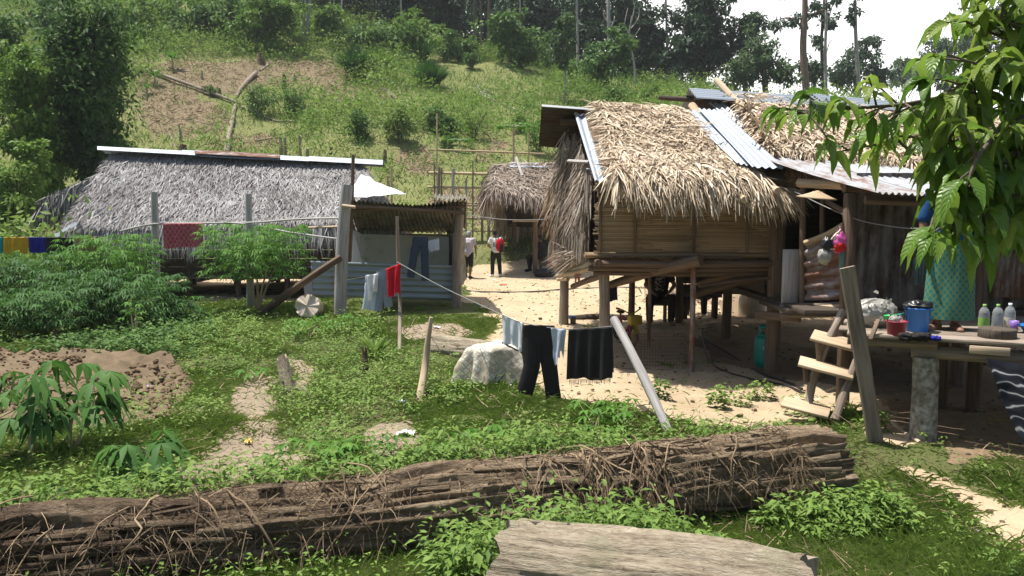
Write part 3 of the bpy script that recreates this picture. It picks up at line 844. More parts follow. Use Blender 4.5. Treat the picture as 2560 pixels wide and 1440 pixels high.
# right end tail of the eave under the sheets
n0 = 900; u = rng.random(n0); b0 = quad_pts(P(1860, 458, 10.2), P(1965, 462, 10.3), P(1880, 470, 9.9), P(1975, 476, 9.9), u, rng.random(n0))
strips(t_, b0, norm(A([.55, -.5, -.38]) + .3 * rng.normal(0, 1, (n0, 3))), norm(Z_ + .5 * rng.normal(0, 1, (n0, 3))), rng.uniform(.15, .38, n0), .02, .5, rng.random(n0))
t_.build('thatch', M['straw'], rp_)
m_ = MB(); corr(m_, P(1436, 284, 12.0), P(1500, 288, 12.0), P(1487, 452, 9.8), P(1543, 458, 9.75), .105, .018, 8); m_.build('verge_sheet', M['galv'], st)
m_ = MB(); corr(m_, lift(P(1700, 286, 12.02), .07), lift(P(1768, 290, 12.02), .07), lift(P(1842, 432, 10.1), .12), lift(P(1900, 442, 10.0), .12), .085, .013, 8); m_.build('roof_sheet', M['galv'], st)
m_ = MB(); corr(m_, lift(P(1745, 288, 12.0), .10), lift(P(1800, 292, 12.0), .10), lift(P(1880, 446, 9.85), .14), lift(P(1964, 450, 9.85), .14), .085, .013, 8); m_.build('roof_sheet', M['galv'], st)
M['shaderust'] = galv('shaded_rusty_sheet', (.10, .085, .07), (.10, .055, .035), .5, .8, .1)  # rusty sheet, darkened in colour for the shade on the back flap's underside
# ridge sheet: narrow front flap, wide back flap seen from below on the left overhang
m_ = MB(); a_, b2 = P(1354, 262, 12.0), P(1530, 275, 12.0)
corr(m_, a_, b2, a_ + A([.0, -.16, -.05]), b2 + A([0, -.16, -.05]), .08, .010, 6, along='u'); m_.build('ridge_sheet', M['galvold'], st); m_ = MB(); corr(m_, a_ + A([0, .01, -.005]), b2 + A([0, .01, -.005]), a_ + A([0, 1.15, -.52]), b2 + A([0, 1.15, -.52]), .10, .014, 6, along='u'); m_.build('back_ridge_sheet', M['shaderust'], st)
part_tube(st, 'ridge_pole', M['brownwood'], [A([.75, 12.25, RZ - .16]), A([3.5, 12.25, RZ - .2])], .055, wob=.1)
part_tube(st, 'eave_pole', M['brownwood'], [lift(BL, -.16) + A([0, .25, 0]), lift(BR, -.16) + A([0, .25, 0])], .045, wob=.1)
for px in (1862, 1945):
    part_tube(st, 'rafter', M['palewood'], [P(px, 500 if px < 1900 else 478, 9.55), P(px - 60, 440, 10.8)], .045)
# front wall of split bamboo, with battens
w_ = MB(); xa, xb, z0, z1 = P(1490, 600, 10.4)[0], P(1948, 600, 10.4)[0], 1.57, 2.62
nrow = 44
for k in range(nrow):
    z = z0 + (k + .5) * (z1 - z0) / nrow; x = xa + RND.uniform(-.05, .03)
    band = int(k / nrow * 5)
    while x < xb:
        l_ = RND.uniform(.5, 1.4); x1 = min(x + l_, xb + RND.uniform(0, .04))
        box(w_, ((x + x1) / 2, 10.4 + RND.uniform(-.008, .008), z), (x1 - x - .003, .009, (z1 - z0) / nrow * RND.uniform(.8, 1.02)), r=(band * .37 % 1) * .4 + RND.random() * .6)
        x = x1
w_.build('bamboo_wall', M['slat'], st)
for px in (1500, 1588, 1735, 1868):
    p = P(px, 600, 10.37); m_ = MB(); box(m_, (p[0], 10.372, (z0 + z1) / 2), (.035, .02, z1 - z0)); m_.build('batten', M['brownwood'], st)
m_ = MB(); box(m_, ((xa + xb) / 2, 10.43, z1 + .02), (xb - xa, .05, .07)); box(m_, (xb - .02, 12.4, 2.1), (.03, 3.9, 1.1)); box(m_, ((xa + xb) / 2, 15.0, 2.0), (xb - xa, .03, .9)); m_.build('inner_wall', M['boards'], st)
# grey palm-leaf side wall, flaring out, and dark gable above
g_ = MB(); slab(g_, A([1.06, 14.9, 2.5]), A([1.12, 10.55, 2.55]), A([.98, 14.9, 1.45]), A([1.1, 10.55, 1.55]), .04)
gtri = MB(); grid(gtri, A([[A([1.12, 10.3, 2.45]), A([1.1, 12.1, RZ - .1])], [A([1.12, 12.2, 2.4]), A([1.1, 12.2, RZ - .1])], [A([1.08, 15.0, 2.3]), A([1.1, 12.3, RZ - .1])]]))
V_, U_, R_, F_ = gtri.arrays(); g_.add(V_, F_, U_, R_)
sw = g_.build('side_wall', M['greybed'], st)
t_ = MB()
thatch(t_, A([.98, 14.8, 2.6]), A([1.08, 10.5, 2.62]), A([.80, 15.0, 1.55]), A([1.04, 10.5, 1.75]), 3600, .33, .018, .10, .3, -.05, fringe=700, fL=.22, fdroop=.4)
N = 1900; Yr = rng.uniform(10.7, 14.6, N); zt = np.where(Yr < 12.1, 2.5 + (Yr - 10.3) / 1.8 * 1.0, 3.5 - (Yr - 12.1) / 2.9 * 1.1) - .1
zb = zt - rng.random(N) * np.clip(zt - 2.2, .1, 2)
strips(t_, np.stack([1.02 - .25 * rng.random(N) * (Yr > 11.8), Yr, zb], -1), norm(A([-.22, -.05, -1]) + .25 * rng.normal(0, 1, (N, 3))), norm(A([-1, -.4, 0]) + .5 * rng.normal(0, 1, (N, 3))), rng.uniform(.25, .6, N), .02, .15, np.where(Yr > 11.7, .1 + .5 * rng.random(N), rng.random(N)))
t_.build('palm_thatch', M['brownthatch'], sw)
t_ = MB(); N = 260
strips(t_, P(1398, 478, 13.6) + rng.normal(0, 1, (N, 3)) * A([.07, .3, .10]), norm(A([-.16, -.1, -1]) + .18 * rng.normal(0, 1, (N, 3))), norm(rng.normal(0, 1, (N, 3))), rng.uniform(.3, .72, N), .03, .2, rng.random(N))
t_.build('russet_leaf_fringe', M['rustleaf'], sw)
part_tube(st, 'gable_rail', M['greywood'], [P(1422, 403, 11.6), P(1474, 406, 10.7)], .03, wob=.1)
part_tube(st, 'gable_rail', M['greywood'], [P(1446, 420, 11.6), P(1482, 426, 10.7)], .018)
# floor: bamboo deck on joists
f_ = MB()
for k in range(26):
    yy = 10.42 + k * .18; tube(f_, [(xa - .05 + RND.uniform(-.1, .05), yy, 1.53 + RND.uniform(-.01, .01)), (xb + .05, yy, 1.53)], .04, 7, wob=.06, r=RND.random())
f_.build('floor', M['slat'], st)
m_ = MB(); corr(m_, A([xa + .12, 10.33, 1.515]), A([xb - .5, 10.33, 1.505]), A([xa + .12, 10.9, 1.49]), A([xb - .5, 10.9, 1.48]), .075, .014, 2); m_.build('tin_strip', M['galvold'], st)
for k, (zz, yy, r_) in enumerate(((1.43, 10.36, .045), (1.36, 10.42, .04), (1.30, 10.5, .045), (1.40, 12.6, .06), (1.38, 14.7, .06), (1.33, 10.7, .04), (1.30, 11.2, .04), (1.27, 11.8, .05))):
    part_tube(st, 'floor_beam', M['brownwood'], [(xa - .02, yy, zz), ((xa + xb) / 2, yy, zz - .02), (xb + .03, yy, zz)], r_, wob=.12, sub=3)
for xx in (xa + .03, (xa + xb) / 2, xb - .05):
    part_tube(st, 'joist', M['brownwood'], [(xx, 10.3, 1.43), (xx, 15.1, 1.40)], .055, wob=.1)
for px, yy, r_, mt, top in ((1511, 10.75, .078, 'wood', 1.5), (1410, 14.8, .085, 'wood', 1.5), (1937, 10.4, .092, 'brownwood', 2.6), (1820, 12.9, .075, 'brownwood', 1.5), (1580, 15.0, .06, 'brownwood', 1.5), (1700, 14.8, .07, 'brownwood', 1.5)):
    g = onground(px, yy); part_tube(st, 'post', M[mt], [lift(g, -.25), lift(g, .7) + A([.01, 0, 0]), A([g[0], g[1], top])], [r_ * 1.1, r_, r_ * .95], seg=12, wob=.12, sub=4)
for px, yy in ((1735, 10.3), (1626, 12.3)):
    g = onground(px, yy); part_tube(st, 'iron_post', M['rust'], [lift(g, -.2), A([g[0], g[1], 1.5])], .036 if px > 1700 else .03)
m_ = MB(); p = P(1952, 620, 10.36); box(m_, (p[0], 10.33, 1.65), (.085, .04, 1.75)); m_.build('corner_board', M['brownwood'], st)
m_ = MB(); w0, w1 = P(1690, 700, 15.2)[0], P(1960, 700, 15.2)[0]
for k in range(4): box(m_, ((w0 + w1) / 2, 15.2 + RND.uniform(-.02, .02), .62 + k * .21), (w1 - w0, .025, .2))
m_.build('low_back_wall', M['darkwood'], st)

# ================================================================ big house on the right with veranda
bh = thing('veranda_house', 'big house with rusty lean-to roof and raised plank veranda', 'house', A([5.2, 10.0, H(5.2, 10.0)]))
TL, TR = P(1812, 252, 12.6), P(2750, 318, 13.2); BL, BR = P(1893, 392, 10.6), P(2800, 462, 10.2)
b_ = MB(); slab(b_, TL, TR, BL, BR, .10, nu=30, nv=14, amp=.04)
KL, KR = A([TL[0] - .1, 16.0, 2.3]), A([TR[0], 16.0, 2.3]); slab(b_, TL, TR, KL, KR, .1, amp=.03)
rp_ = b_.build('roof', M['strawbed'], bh)
t_ = MB(); thatch(t_, TL + A([.2, 0, 0]), TR, BL + A([.1, 0, 0]), BR, 14000, .34, .024, .14, .7, .2, rows=13, fringe=1300, fL=.35, fdroop=.5, r0=.1)
N = 700; u = rng.random(N); b0 = (TL + A([.25, 0, .05])) * (1 - u)[:, None] + (BL + A([.2, 0, .05])) * u[:, None]
strips(t_, b0, norm(A([-.3, -.7, -.35]) + .4 * rng.normal(0, 1, (N, 3))), norm(Z_ + .5 * rng.normal(0, 1, (N, 3))), rng.uniform(.25, .55, N), .034, .3, rng.random(N))
thatch(t_, TL, TR, KL, KR, 1500, .5, .05, .1)
t_.build('thatch', M['straw'], rp_)
for (x0, y0_, x1, y1_, yy, dz) in ((1722, 221, 2060, 243, 12.6, .0), (2030, 240, 2270, 262, 12.75, .03), (2240, 262, 2620, 292, 12.95, .0)):
    p1, p2 = lift(P(x0, y0_, yy), dz), lift(P(x1, y1_, yy + .15), dz); m_ = MB()
    corr(m_, p1, p2, p1 + A([.02, -.42, -.2]), p2 + A([0, -.42, -.2]), .10, .014, 6, along='u'); corr(m_, p1, p2, p1 + A([0, .9, -.4]), p2 + A([0, .9, -.4]), .10, .014, 6, along='u')
    m_.build('ridge_sheet', M['galv'], bh)
m_ = MB(); corr(m_, P(1772, 258, 12.4), P(1812, 256, 12.4), P(1878, 345, 11.2), P(1925, 352, 11.1), .09, .014, 6); m_.build('verge_sheet', M['galvold'], bh)
m_ = MB(); corr(m_, P(1868, 345, 11.1), P(1925, 372, 10.9), P(1950, 414, 10.2), P(2015, 414, 10.2), .09, .014, 4); m_.build('roof_sheet', M['galvold'], bh)
M['palerust'] = galv('pale_rusty_sheet', (.33, .34, .36), (.24, .145, .105), .44, .6, .25)
tl0 = lift(P(1885, 378, 10.6), 0)
e0, e1 = P(2195, 482, 7.65), P(2860, 512, 7.3)
t0, t1_ = P(1895, 392, 10.45), P(2830, 470, 10.1)
for k in range(5):
    u0, u1 = k / 5 - (.012 if k else 0), (k + 1) / 5
    m_ = MB(); dz = .014 * (k % 2)
    corr(m_, lift(t0 + (t1_ - t0) * u0, dz), lift(t0 + (t1_ - t0) * u1, dz), lift(e0 + (e1 - e0) * u0, dz), lift(e0 + (e1 - e0) * u1, dz), .09, .014, 8, sag=.02)
    m_.build('roof_sheet', M['palerust' if k == 0 else 'galvold'], bh)
for a_, b2, r_ in ((e0 + A([.1, .5, -.06]), e1 + A([0, .5, -.06]), .045), (P(2000, 458, 9.6), P(2112, 462, 8.6), .055), (P(2110, 470, 8.5), P(2900, 470, 8.5), .05), (P(2070, 505, 9.2), P(2120, 535, 8.5), .03)):
    part_tube(bh, 'roof_beam', M['palewood' if r_ > .05 and a_[0] < 4 else 'brownwood'], [a_, b2], r_, wob=.1, sub=2)
part_tube(bh, 'log_end', M['darkwood'], [P(1646, 244, 12.9), P(1735, 250, 12.8)], .04, wob=.15, sub=2)
m_ = MB(); grid(m_, A([[P(1720, 235, 13.0), P(1812, 262, 12.7)], [P(1722, 285, 13.0), P(1812, 290, 12.6)], [A([3.1, 13.5, 2.5]), A([3.3, 10.7, 2.6])]])); grid(m_, A([[A([3.35, 10.6, 2.75]), A([3.3, 16., 2.4])], [A([3.45, 10.6, 1.0]), A([3.35, 16., 1.0])]])); m_.build('gable_boards', M['darkwood'], bh)
# posts
m_ = MB(); p = P(2118, 700, 8.4); box(m_, (p[0], 8.4, 1.05), (.115, .11, 2.5)); m_.build('post', M['brownwood'], bh)
for px, yy, top in ((2450, 8.2, 2.4), (2700, 7.9, 2.4)):
    p = P(px, 700, yy); part_tube(bh, 'post', M['brownwood'], [(p[0], yy, -.1), (p[0], yy, top)], .07, wob=.1)
for px, yy, zb, zt in ((2003, 9.7, .85, 2.5), (2052, 9.55, .95, 2.45)):
    p = P(px, 700, yy); part_tube(bh, 'stud', M['brownwood'], [(p[0] + .03, yy, zb), (p[0], yy, (zb + zt) / 2), (p[0] - .02, yy, zt)], .04 if px < 2040 else .033, wob=.14, sub=3)
# entry panels
m_ = MB(); a_, b2 = P(1958, 625, 9.75), P(2000, 625, 9.75); box(m_, ((a_[0] + b2[0]) / 2, 9.76, 1.28), (b2[0] - a_[0], .02, .72)); m_.build('grey_panel', M['greywood'], bh)
m_ = MB(); corr(m_, P(2012, 612, 9.66), P(2112, 580, 9.2), P(2014, 752, 9.66), P(2114, 748, 9.2), .15, .028, 6, along='u'); m_.build('rusty_panel', M['rust'], bh)
part_tube(bh, 'panel_rail', M['palewood'], [P(2012, 608, 9.6), P(2070, 585, 9.4), P(2112, 560, 9.15)], .035, wob=.12, sub=2)
for k in range(5):
    part_tube(bh, 'sill_pole', M['palewood' if k % 2 else 'wood'], [P(1950, 765 + k * 6, 9.75 - .03 * k), P(2035, 764 + k * 6, 9.55 - .03 * k), P(2118, 760 + k * 6, 9.2 - .03 * k)], .032, wob=.14, sub=3)
m_ = MB(); plank(m_, P(1890, 786, 10.2), P(2000, 796, 9.7), .06, .1); m_.build('sill_board', M['brownwood'], bh)
# walls of sooty upright sheets, floor, doorway
xw0, xw1, xw2 = P(2135, 600, 9.05)[0], P(2335, 600, 9.05)[0], P(2450, 600, 9.05)[0]
for (x0, x1, mt, zt) in ((xw0, xw1, 'darkmetal', 2.55), (xw2, 7.6, 'darkmetal', 2.55)):
    m_ = MB(); corr(m_, A([x0, 9.05, zt]), A([x1, 9.05, zt]), A([x0, 9.05, .98]), A([x1, 9.05, .98]), .15, .022, 3); m_.build('wall_sheet', M[mt], bh)
m_ = MB(); x0, x1 = P(2488, 640, 8.95)[0], P(2640, 640, 8.95)[0]; corr(m_, A([x0, 8.95, 1.62]), A([x1, 8.95, 1.66]), A([x0, 8.95, 1.12]), A([x1, 8.95, 1.12]), .076, .012, 3); m_.build('russet_sheet', M['rust'], bh)
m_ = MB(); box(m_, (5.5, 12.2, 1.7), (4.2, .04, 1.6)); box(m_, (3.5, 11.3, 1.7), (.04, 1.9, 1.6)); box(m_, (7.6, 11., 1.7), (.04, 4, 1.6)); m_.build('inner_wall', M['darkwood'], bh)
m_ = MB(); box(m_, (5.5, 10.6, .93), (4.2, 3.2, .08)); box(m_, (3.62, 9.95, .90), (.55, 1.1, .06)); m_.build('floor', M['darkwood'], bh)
for px, yy in ((2120, 9.6), (2400, 9.6), (2700, 9.4), (2300, 11.5)):
    p = P(px, 800, yy); part_tube(bh, 'floor_post', M['brownwood'], [(p[0], yy, -.2), (p[0], yy, .95)], .08, wob=.1)
# veranda deck (part of the house): planks along the front edge, log beams, thick round post
f0, f1 = A([3.02, 7.08, 1.0]), A([5.6, 5.85, 1.0]); bk = A([.42, .91, 0.]) * 0 + norm(A([.2, 1.0, 0]))
dd = norm(f1 - f0); pr = norm(np.cross(Z_, dd))
for k in range(8):
    w_ = .235; off = pr * (k * .25 + .12) ; j0, j1 = RND.uniform(-.05, .06), RND.uniform(-.02, .3)
    m_ = MB(); plank(m_, f0 + off + dd * j0 + Z_ * RND.uniform(-.022, -.012), f1 + off + dd * j1 + Z_ * RND.uniform(-.022, -.012), w_, .036, r=RND.random()); m_.build('deck_plank', M['wood'], bh)
for off, z, r_, s0, s1 in ((.10, .925, .05, .05, .78), (.16, .845, .062, .58, 2.9), (1.1, .92, .06, 0, 3), (1.8, .92, .06, 0, 3)):
    part_tube(bh, 'deck_beam', M['wood'], [f0 + pr * off + dd * s0 + Z_ * (z - 1), f0 + pr * off + dd * s1 + Z_ * (z - 1)], r_, wob=.12, sub=4)
m_ = MB(); plank(m_, f0 + pr * .02 + dd * 1.02 + A([0, 0, -.085]), f0 + pr * .02 + dd * 1.32 + A([0, 0, -.087]), .05, .07); m_.build('deck_block', M['palewood'], bh)
for off, s, r_ in ((.16, .70, .108), (.2, 2.5, .10), (1.75, .9, .09), (1.75, 2.6, .09)):
    p = f0 + pr * off + dd * s; g = H(p[0], p[1]); part_tube(bh, 'deck_post', M['lichen'] if s < 1 and off < 1 else M['brownwood'], [(p[0], p[1], g - .2), (p[0] + .01, p[1], .4), (p[0], p[1], .80)], [r_ * 1.08, r_, r_ * .98], seg=16, wob=.07, sub=4)
# ================================================================ scatter helpers
FOOT = [(-10.6, -2.3, 19.0, 24.5), (-3.4, -.7, 16.2, 20.0)]
def sample(n, y0, y1, power=1.4, margin=.76, extra=1.0):
    """points in the viewed wedge; density per m2 falls off as Y^-power"""
    u = rng.random(n); a = 2 - power
    y = (y0 ** a + u * (y1 ** a - y0 ** a)) ** (1 / a) if abs(a) > 1e-6 else y0 * (y1 / y0) ** u
    x = (rng.random(n) * 2 - 1) * (margin * y + extra)
    return x, y
def keep_ground(x, y, s=.02, m=.07, b=.16, d=.015, sl=1.):
    p = np.ones(len(x))
    p[zone('mud', x, y)] *= m; p[zone('sand', x, y)] *= s; p[zone('bare', x, y)] *= b; p[zone('painted_shade', x, y)] *= d
    for x0, x1, a, c in FOOT: p[(x > x0) & (x < x1) & (y > a) & (y < c)] *= .03
    return rng.random(len(x)) < p
def up_dirs(n, lean):
    a = rng.random(n) * 2 * np.pi; l = lean * np.sqrt(rng.random(n))
    return norm(np.stack([np.cos(a) * l, np.sin(a) * l, np.ones(n)], -1)), np.stack([-np.sin(a), np.cos(a), np.zeros(n)], -1)

# ---- turf: fine blades close by, thinner with distance
g_ = MB()
x, y = sample(620000, 2.7, 27, 1.95); k = keep_ground(x, y)
dn = fbm(np.stack([x, y, 0 * x], -1) / .9 + 4, 3); k &= rng.random(len(x)) < np.clip(.72 + .7 * dn, .4, 1)
x, y, dn = x[k], y[k], dn[k]; n = len(x); d, nn = up_dirs(n, 1.8)
near = np.clip(1.25 - y / 30, .6, 1.2)
strips(g_, np.stack([x, y, hraw(x, y) - .01], -1), d, nn, rng.uniform(.06, .20, n) * (1 + .5 * dn), rng.uniform(.004, .009, n) * (.8 + y / 11), rng.uniform(.2, .9, n), np.clip(.74 + .4 * dn + .24 * rng.normal(0, 1, n), 0, 1))
# broad-bladed tussocks
x, y = sample(13000, 2.7, 26, 1.8); k = keep_ground(x, y, .01, .05, .1); dn = fbm(np.stack([x, y, 0 * x], -1) / 1.6 + 40, 3); k &= (dn > .02) | ((y < 6) & (x > .1) & (rng.random(len(x)) < .8))
x, y = x[k], y[k]
bx = np.repeat(x, 22) + rng.normal(0, .05, len(x) * 22); by = np.repeat(y, 22) + rng.normal(0, .05, len(x) * 22); n = len(bx); d, nn = up_dirs(n, 1.6)
sc_ = np.repeat(rng.uniform(.6, 1.35, len(x)), 22)
strips(g_, np.stack([bx, by, hraw(bx, by) - .01], -1), d, nn, rng.uniform(.12, .27, n) * sc_, rng.uniform(.007, .014, n) * (.85 + by / 16), rng.uniform(.3, 1., n), np.clip(.45 + .25 * rng.normal(0, 1, n), 0, 1))
o = g_.build('grass', M['grass']); o['kind'] = 'stuff'

# ---- low broad-leaved weeds
def weed_mass(name, mat, n, y0, y1, power, thr, seedoff, hmin, hmax, lmin, lmax, nl=11, kk=None, wr=.55):
    x, y = sample(n, y0, y1, power)
    k = keep_ground(x, y, .012, .07, .10, .01)
    dn = fbm(np.stack([x, y, 0 * x], -1) / 1.5 + seedoff, 3); k &= dn + .35 * rng.normal(0, 1, len(x)) > thr
    if kk is not None: k &= kk(x, y)
    x, y, dn = x[k], y[k], dn[k]; m_ = len(x)
    hh = rng.uniform(hmin, hmax, m_) * np.clip(.8 + .6 * dn, .5, 1.6)
    X = np.repeat(x, nl); Yq = np.repeat(y, nl); hz = np.repeat(hh, nl); t = rng.random(m_ * nl) ** .7
    a = rng.random(m_ * nl) * 6.283; rad = hz * .55 * (1.1 - t * .6) * rng.random(m_ * nl) ** .6
    tilt = np.repeat(rng.normal(0, .25, (m_, 2)), nl, 0) * (hz * t)[:, None]
    px_ = X + np.cos(a) * rad + tilt[:, 0]; py_ = Yq + np.sin(a) * rad + tilt[:, 1]
    pz = np.repeat(hraw(x, y), nl) + hz * t
    d = norm(np.stack([np.cos(a), np.sin(a), rng.uniform(-.25, .7, len(a))], -1)); nn = norm(Z_ + .35 * rng.normal(0, 1, (len(a), 3)))
    L = rng.uniform(lmin, lmax, len(a)) * (.85 + np.repeat(y, nl) / 22)
    b = MB(); leaves(b, np.stack([px_, py_, pz], -1), d, nn, L, L * rng.uniform(wr * .7, wr * 1.15, len(a)), rng.uniform(.05, .45, len(a)), np.clip(np.repeat(.5 + .3 * dn + .15 * rng.normal(0, 1, m_), nl) + .14 * rng.normal(0, 1, len(a)), 0, 1))
    o = b.build(name, mat); o['kind'] = 'stuff'
    return o
weed_mass('ground_weeds', M['weed'], 11000, 2.7, 22, 1.7, .2, 80, .05, .17, .018, .046, 10)
weed_mass('yellowish_weeds', M['bush'], 7000, 2.7, 22, 1.7, .28, 140, .05, .2, .016, .042, 10)
b_ = MB(); x, y = sample(60000, 2.7, 22, 1.8); dn = fbm(np.stack([x, y, 0 * x], -1) / 1.3 + 500, 3); k = keep_ground(x, y, .03, .12, .5, .05) & (dn + .25 * rng.normal(0, 1, len(x)) > .28); x, y = x[k], y[k]; n = len(x); d, nn = up_dirs(n, 1.5)
strips(b_, np.stack([x, y, hraw(x, y) - .005], -1), d, nn, rng.uniform(.06, .22, n), rng.uniform(.003, .007, n) * (.8 + y / 12), rng.uniform(.2, 1., n), rng.random(n)); o = b_.build('dry_grass', M['drygrass']); o['kind'] = 'stuff'
band = [poly_world(p) for p in ([(640, 900), (760, 830), (930, 800), (1010, 900), (1040, 1000), (1150, 960), (1180, 1010), (1000, 1060), (880, 1130), (720, 1130), (640, 1080)], [(440, 800), (640, 790), (700, 900), (600, 1000), (480, 1000), (500, 920), (380, 870)],
    [(680, 1160), (1000, 1130), (1300, 1080), (1700, 1080), (1640, 1120), (1300, 1160), (1000, 1180), (760, 1200)], [(-100, 820), (450, 800), (450, 870), (-100, 880)], [(240, 1080), (480, 1000), (560, 1040), (420, 1120)])]
def in_band(x, y):
    r = np.zeros(len(x), bool)
    wx = x + .2 * fbm(np.stack([x, y, 0 * x], -1) * 1.7, 2)
    for p in band: r |= inpoly(p, wx, y)
    return r
weed_mass('tall_weeds', M['weed'], 10000, 4.2, 17, 1.3, -.05, 120, .12, .38, .022, .058, 14, in_band, .48)
weed_mass('creeping_vines', M['bushdark'], 22000, 9.5, 16, .6, -.3, 220, .1, .4, .04, .08, 12, lambda x, y: (x < -4.6 - (y - 12) * .42) & (y > 11.2) & (y < 15.5) & (rng.random(len(x)) < .6), .6)

# ---- weeds growing up against the long log
for nm, y_off, n_, hh, la_, lz_ in (('weeds_behind', .34, 2000, (.18, .42), A([-4.6, 3.66]), A([2.47, 5.82])), ('weeds_before', -.46, 1300, (.06, .24), A([-4.6, 3.66]), A([2.47, 5.82])), ('weeds_beside', .34, 420, (.12, .40), A([-.1, 3.84]), A([1.33, 3.36])), ('weeds_beside', .02, 90, (.25, .5), A([-.42, 3.95]), A([-.30, 3.75]))):
    u = rng.random(n_) ** .8; c = la_ + (lz_ - la_) * u[:, None]; nrm2 = norm(A([-(lz_ - la_)[1], (lz_ - la_)[0]])); nrm2 = nrm2 if nrm2[1] > 0 else -nrm2
    c = c + nrm2 * (y_off + (.16 if y_off > 0 else -.16) * np.abs(rng.normal(0, 1, n_)))[:, None]; dn = fbm(np.stack([c[:, 0], c[:, 1], 0 * u], -1) / .7 + 61, 2); k = (dn > -.25) & ((u > .45) if y_off < -.1 else (u > (.2 if len(u) > 1000 else 0))); c, dn = c[k], dn[k]; m_ = len(c); nl = 13
    h_ = rng.uniform(*hh, m_) * (1 + .5 * dn); X = np.repeat(c, nl, 0); t = rng.random(m_ * nl) ** .7; a = rng.random(m_ * nl) * 6.283; q = np.repeat(h_, nl) * .35 * rng.random(m_ * nl) ** .5; hz = np.repeat(h_, nl) * t
    b_ = MB(); L = rng.uniform(.03, .085, m_ * nl); leaves(b_, np.stack([X[:, 0] + np.cos(a) * q, X[:, 1] + np.sin(a) * q, np.repeat(hraw(c[:, 0], c[:, 1]), nl) + hz], -1), norm(np.stack([np.cos(a), np.sin(a), rng.uniform(-.3, .6, len(a))], -1)), norm(Z_ + .35 * rng.normal(0, 1, (len(a), 3))), L, L * rng.uniform(.28, .55, len(a)), rng.uniform(.1, .5, len(a)), np.clip(.55 + .2 * rng.normal(0, 1, len(a)), 0, 1))
    strips(b_, np.stack([c[:, 0], c[:, 1], hraw(c[:, 0], c[:, 1])], -1), *up_dirs(m_, .4), h_ * 1.1, .006, .2, .5)
    o = b_.build(nm.split('_')[0] + '_along_log', M['weed']); o['kind'] = 'stuff'
# ---- hillside undergrowth
def cover(x, y):
    c = np.clip(.10 + (y - 31) / 17, .13, 1.)
    c = np.where((y < 27.5), np.where(x < -10.5 - .3 * (y - 20), 1.0, .0), c)
    c = np.where(zone('slash', x, y, 1.6, .5), c * .2, c)
    return c
x, y = sample(26000, 17, 92, .6, .80, 3); c = cover(x, y)
dn = fbm(np.stack([x, y, 0 * x], -1) / 4.5 + 7, 3)
k = rng.random(len(x)) < c * np.clip(.65 + .7 * dn, .1, 1); k &= (y < 84)
x, y, dn, c = x[k], y[k], dn[k], c[k]; m_ = len(x); nl = 40
rad = rng.uniform(.35, 1.05, m_) ** 1.1 * (.5 + .75 * c) * (1 + .45 * dn)
rr_ = np.repeat(rad, nl); a = rng.random(m_ * nl) * 6.283; ct = rng.random(m_ * nl) ** .8; s_ = np.sqrt(1 - ct ** 2) * rng.uniform(.55, 1.05, m_ * nl)
hm = np.repeat(rng.uniform(.75, 1.7, m_), nl)
px_ = np.repeat(x, nl) + np.cos(a) * s_ * rr_; py_ = np.repeat(y, nl) + np.sin(a) * s_ * rr_; pz = np.repeat(hraw(x, y), nl) + ct * rr_ * hm * rng.uniform(.6, 1.05, m_ * nl) - .05
d = norm(np.stack([np.cos(a) * s_, np.sin(a) * s_, ct * .6 + .1], -1) + .55 * rng.normal(0, 1, (m_ * nl, 3))); nn = norm(Z_ + .7 * rng.normal(0, 1, (m_ * nl, 3)))
L = rng.uniform(.12, .28, m_ * nl) * np.repeat(np.clip(rad, .5, 1.2), nl)
tone = np.clip(np.repeat(.58 + .45 * dn + .16 * rng.normal(0, 1, m_), nl) + .13 * rng.normal(0, 1, m_ * nl), 0, 1)
b_ = MB(); leaves(b_, np.stack([px_, py_, pz], -1), d, nn, L, L * .45, .2, tone)
o = b_.build('undergrowth', M['bush']); o['kind'] = 'stuff'
x, y = sample(150000, 27.8, 82, .8, .8, 3); c = cover(x, y); dn = fbm(np.stack([x, y, 0 * x], -1) / 3 + 70, 3)
k = rng.random(len(x)) < np.clip(.35 + .6 * c, 0, 1) * np.clip(.6 + .8 * dn, .08, 1); x, y, dn, c = x[k], y[k], dn[k], c[k]; n = len(x); d, nn = up_dirs(n, .55)
b_ = MB(); strips(b_, np.stack([x, y, hraw(x, y) - .03], -1), d, nn, rng.uniform(.2, .65, n) * (.45 + .85 * c), rng.uniform(.02, .05, n), rng.uniform(.1, .6, n), np.clip(.55 + .3 * dn + .2 * rng.normal(0, 1, n), 0, 1))
o = b_.build('hillside_grass', M['bush']); o['kind'] = 'stuff'
x, y = sample(60000, 27.4, 66, .6, .8, 3); c = cover(x, y); k = rng.random(len(x)) < np.clip(.95 - c, .04, .8); x, y = x[k], y[k]; n = len(x); d, nn = up_dirs(n, .9)
b_ = MB(); strips(b_, np.stack([x, y, hraw(x, y) - .02], -1), d, nn, rng.uniform(.15, .5, n), rng.uniform(.015, .04, n), rng.uniform(.1, .8, n), rng.random(n))
o = b_.build('dry_hill_grass', M['drygrass']); o['kind'] = 'stuff'

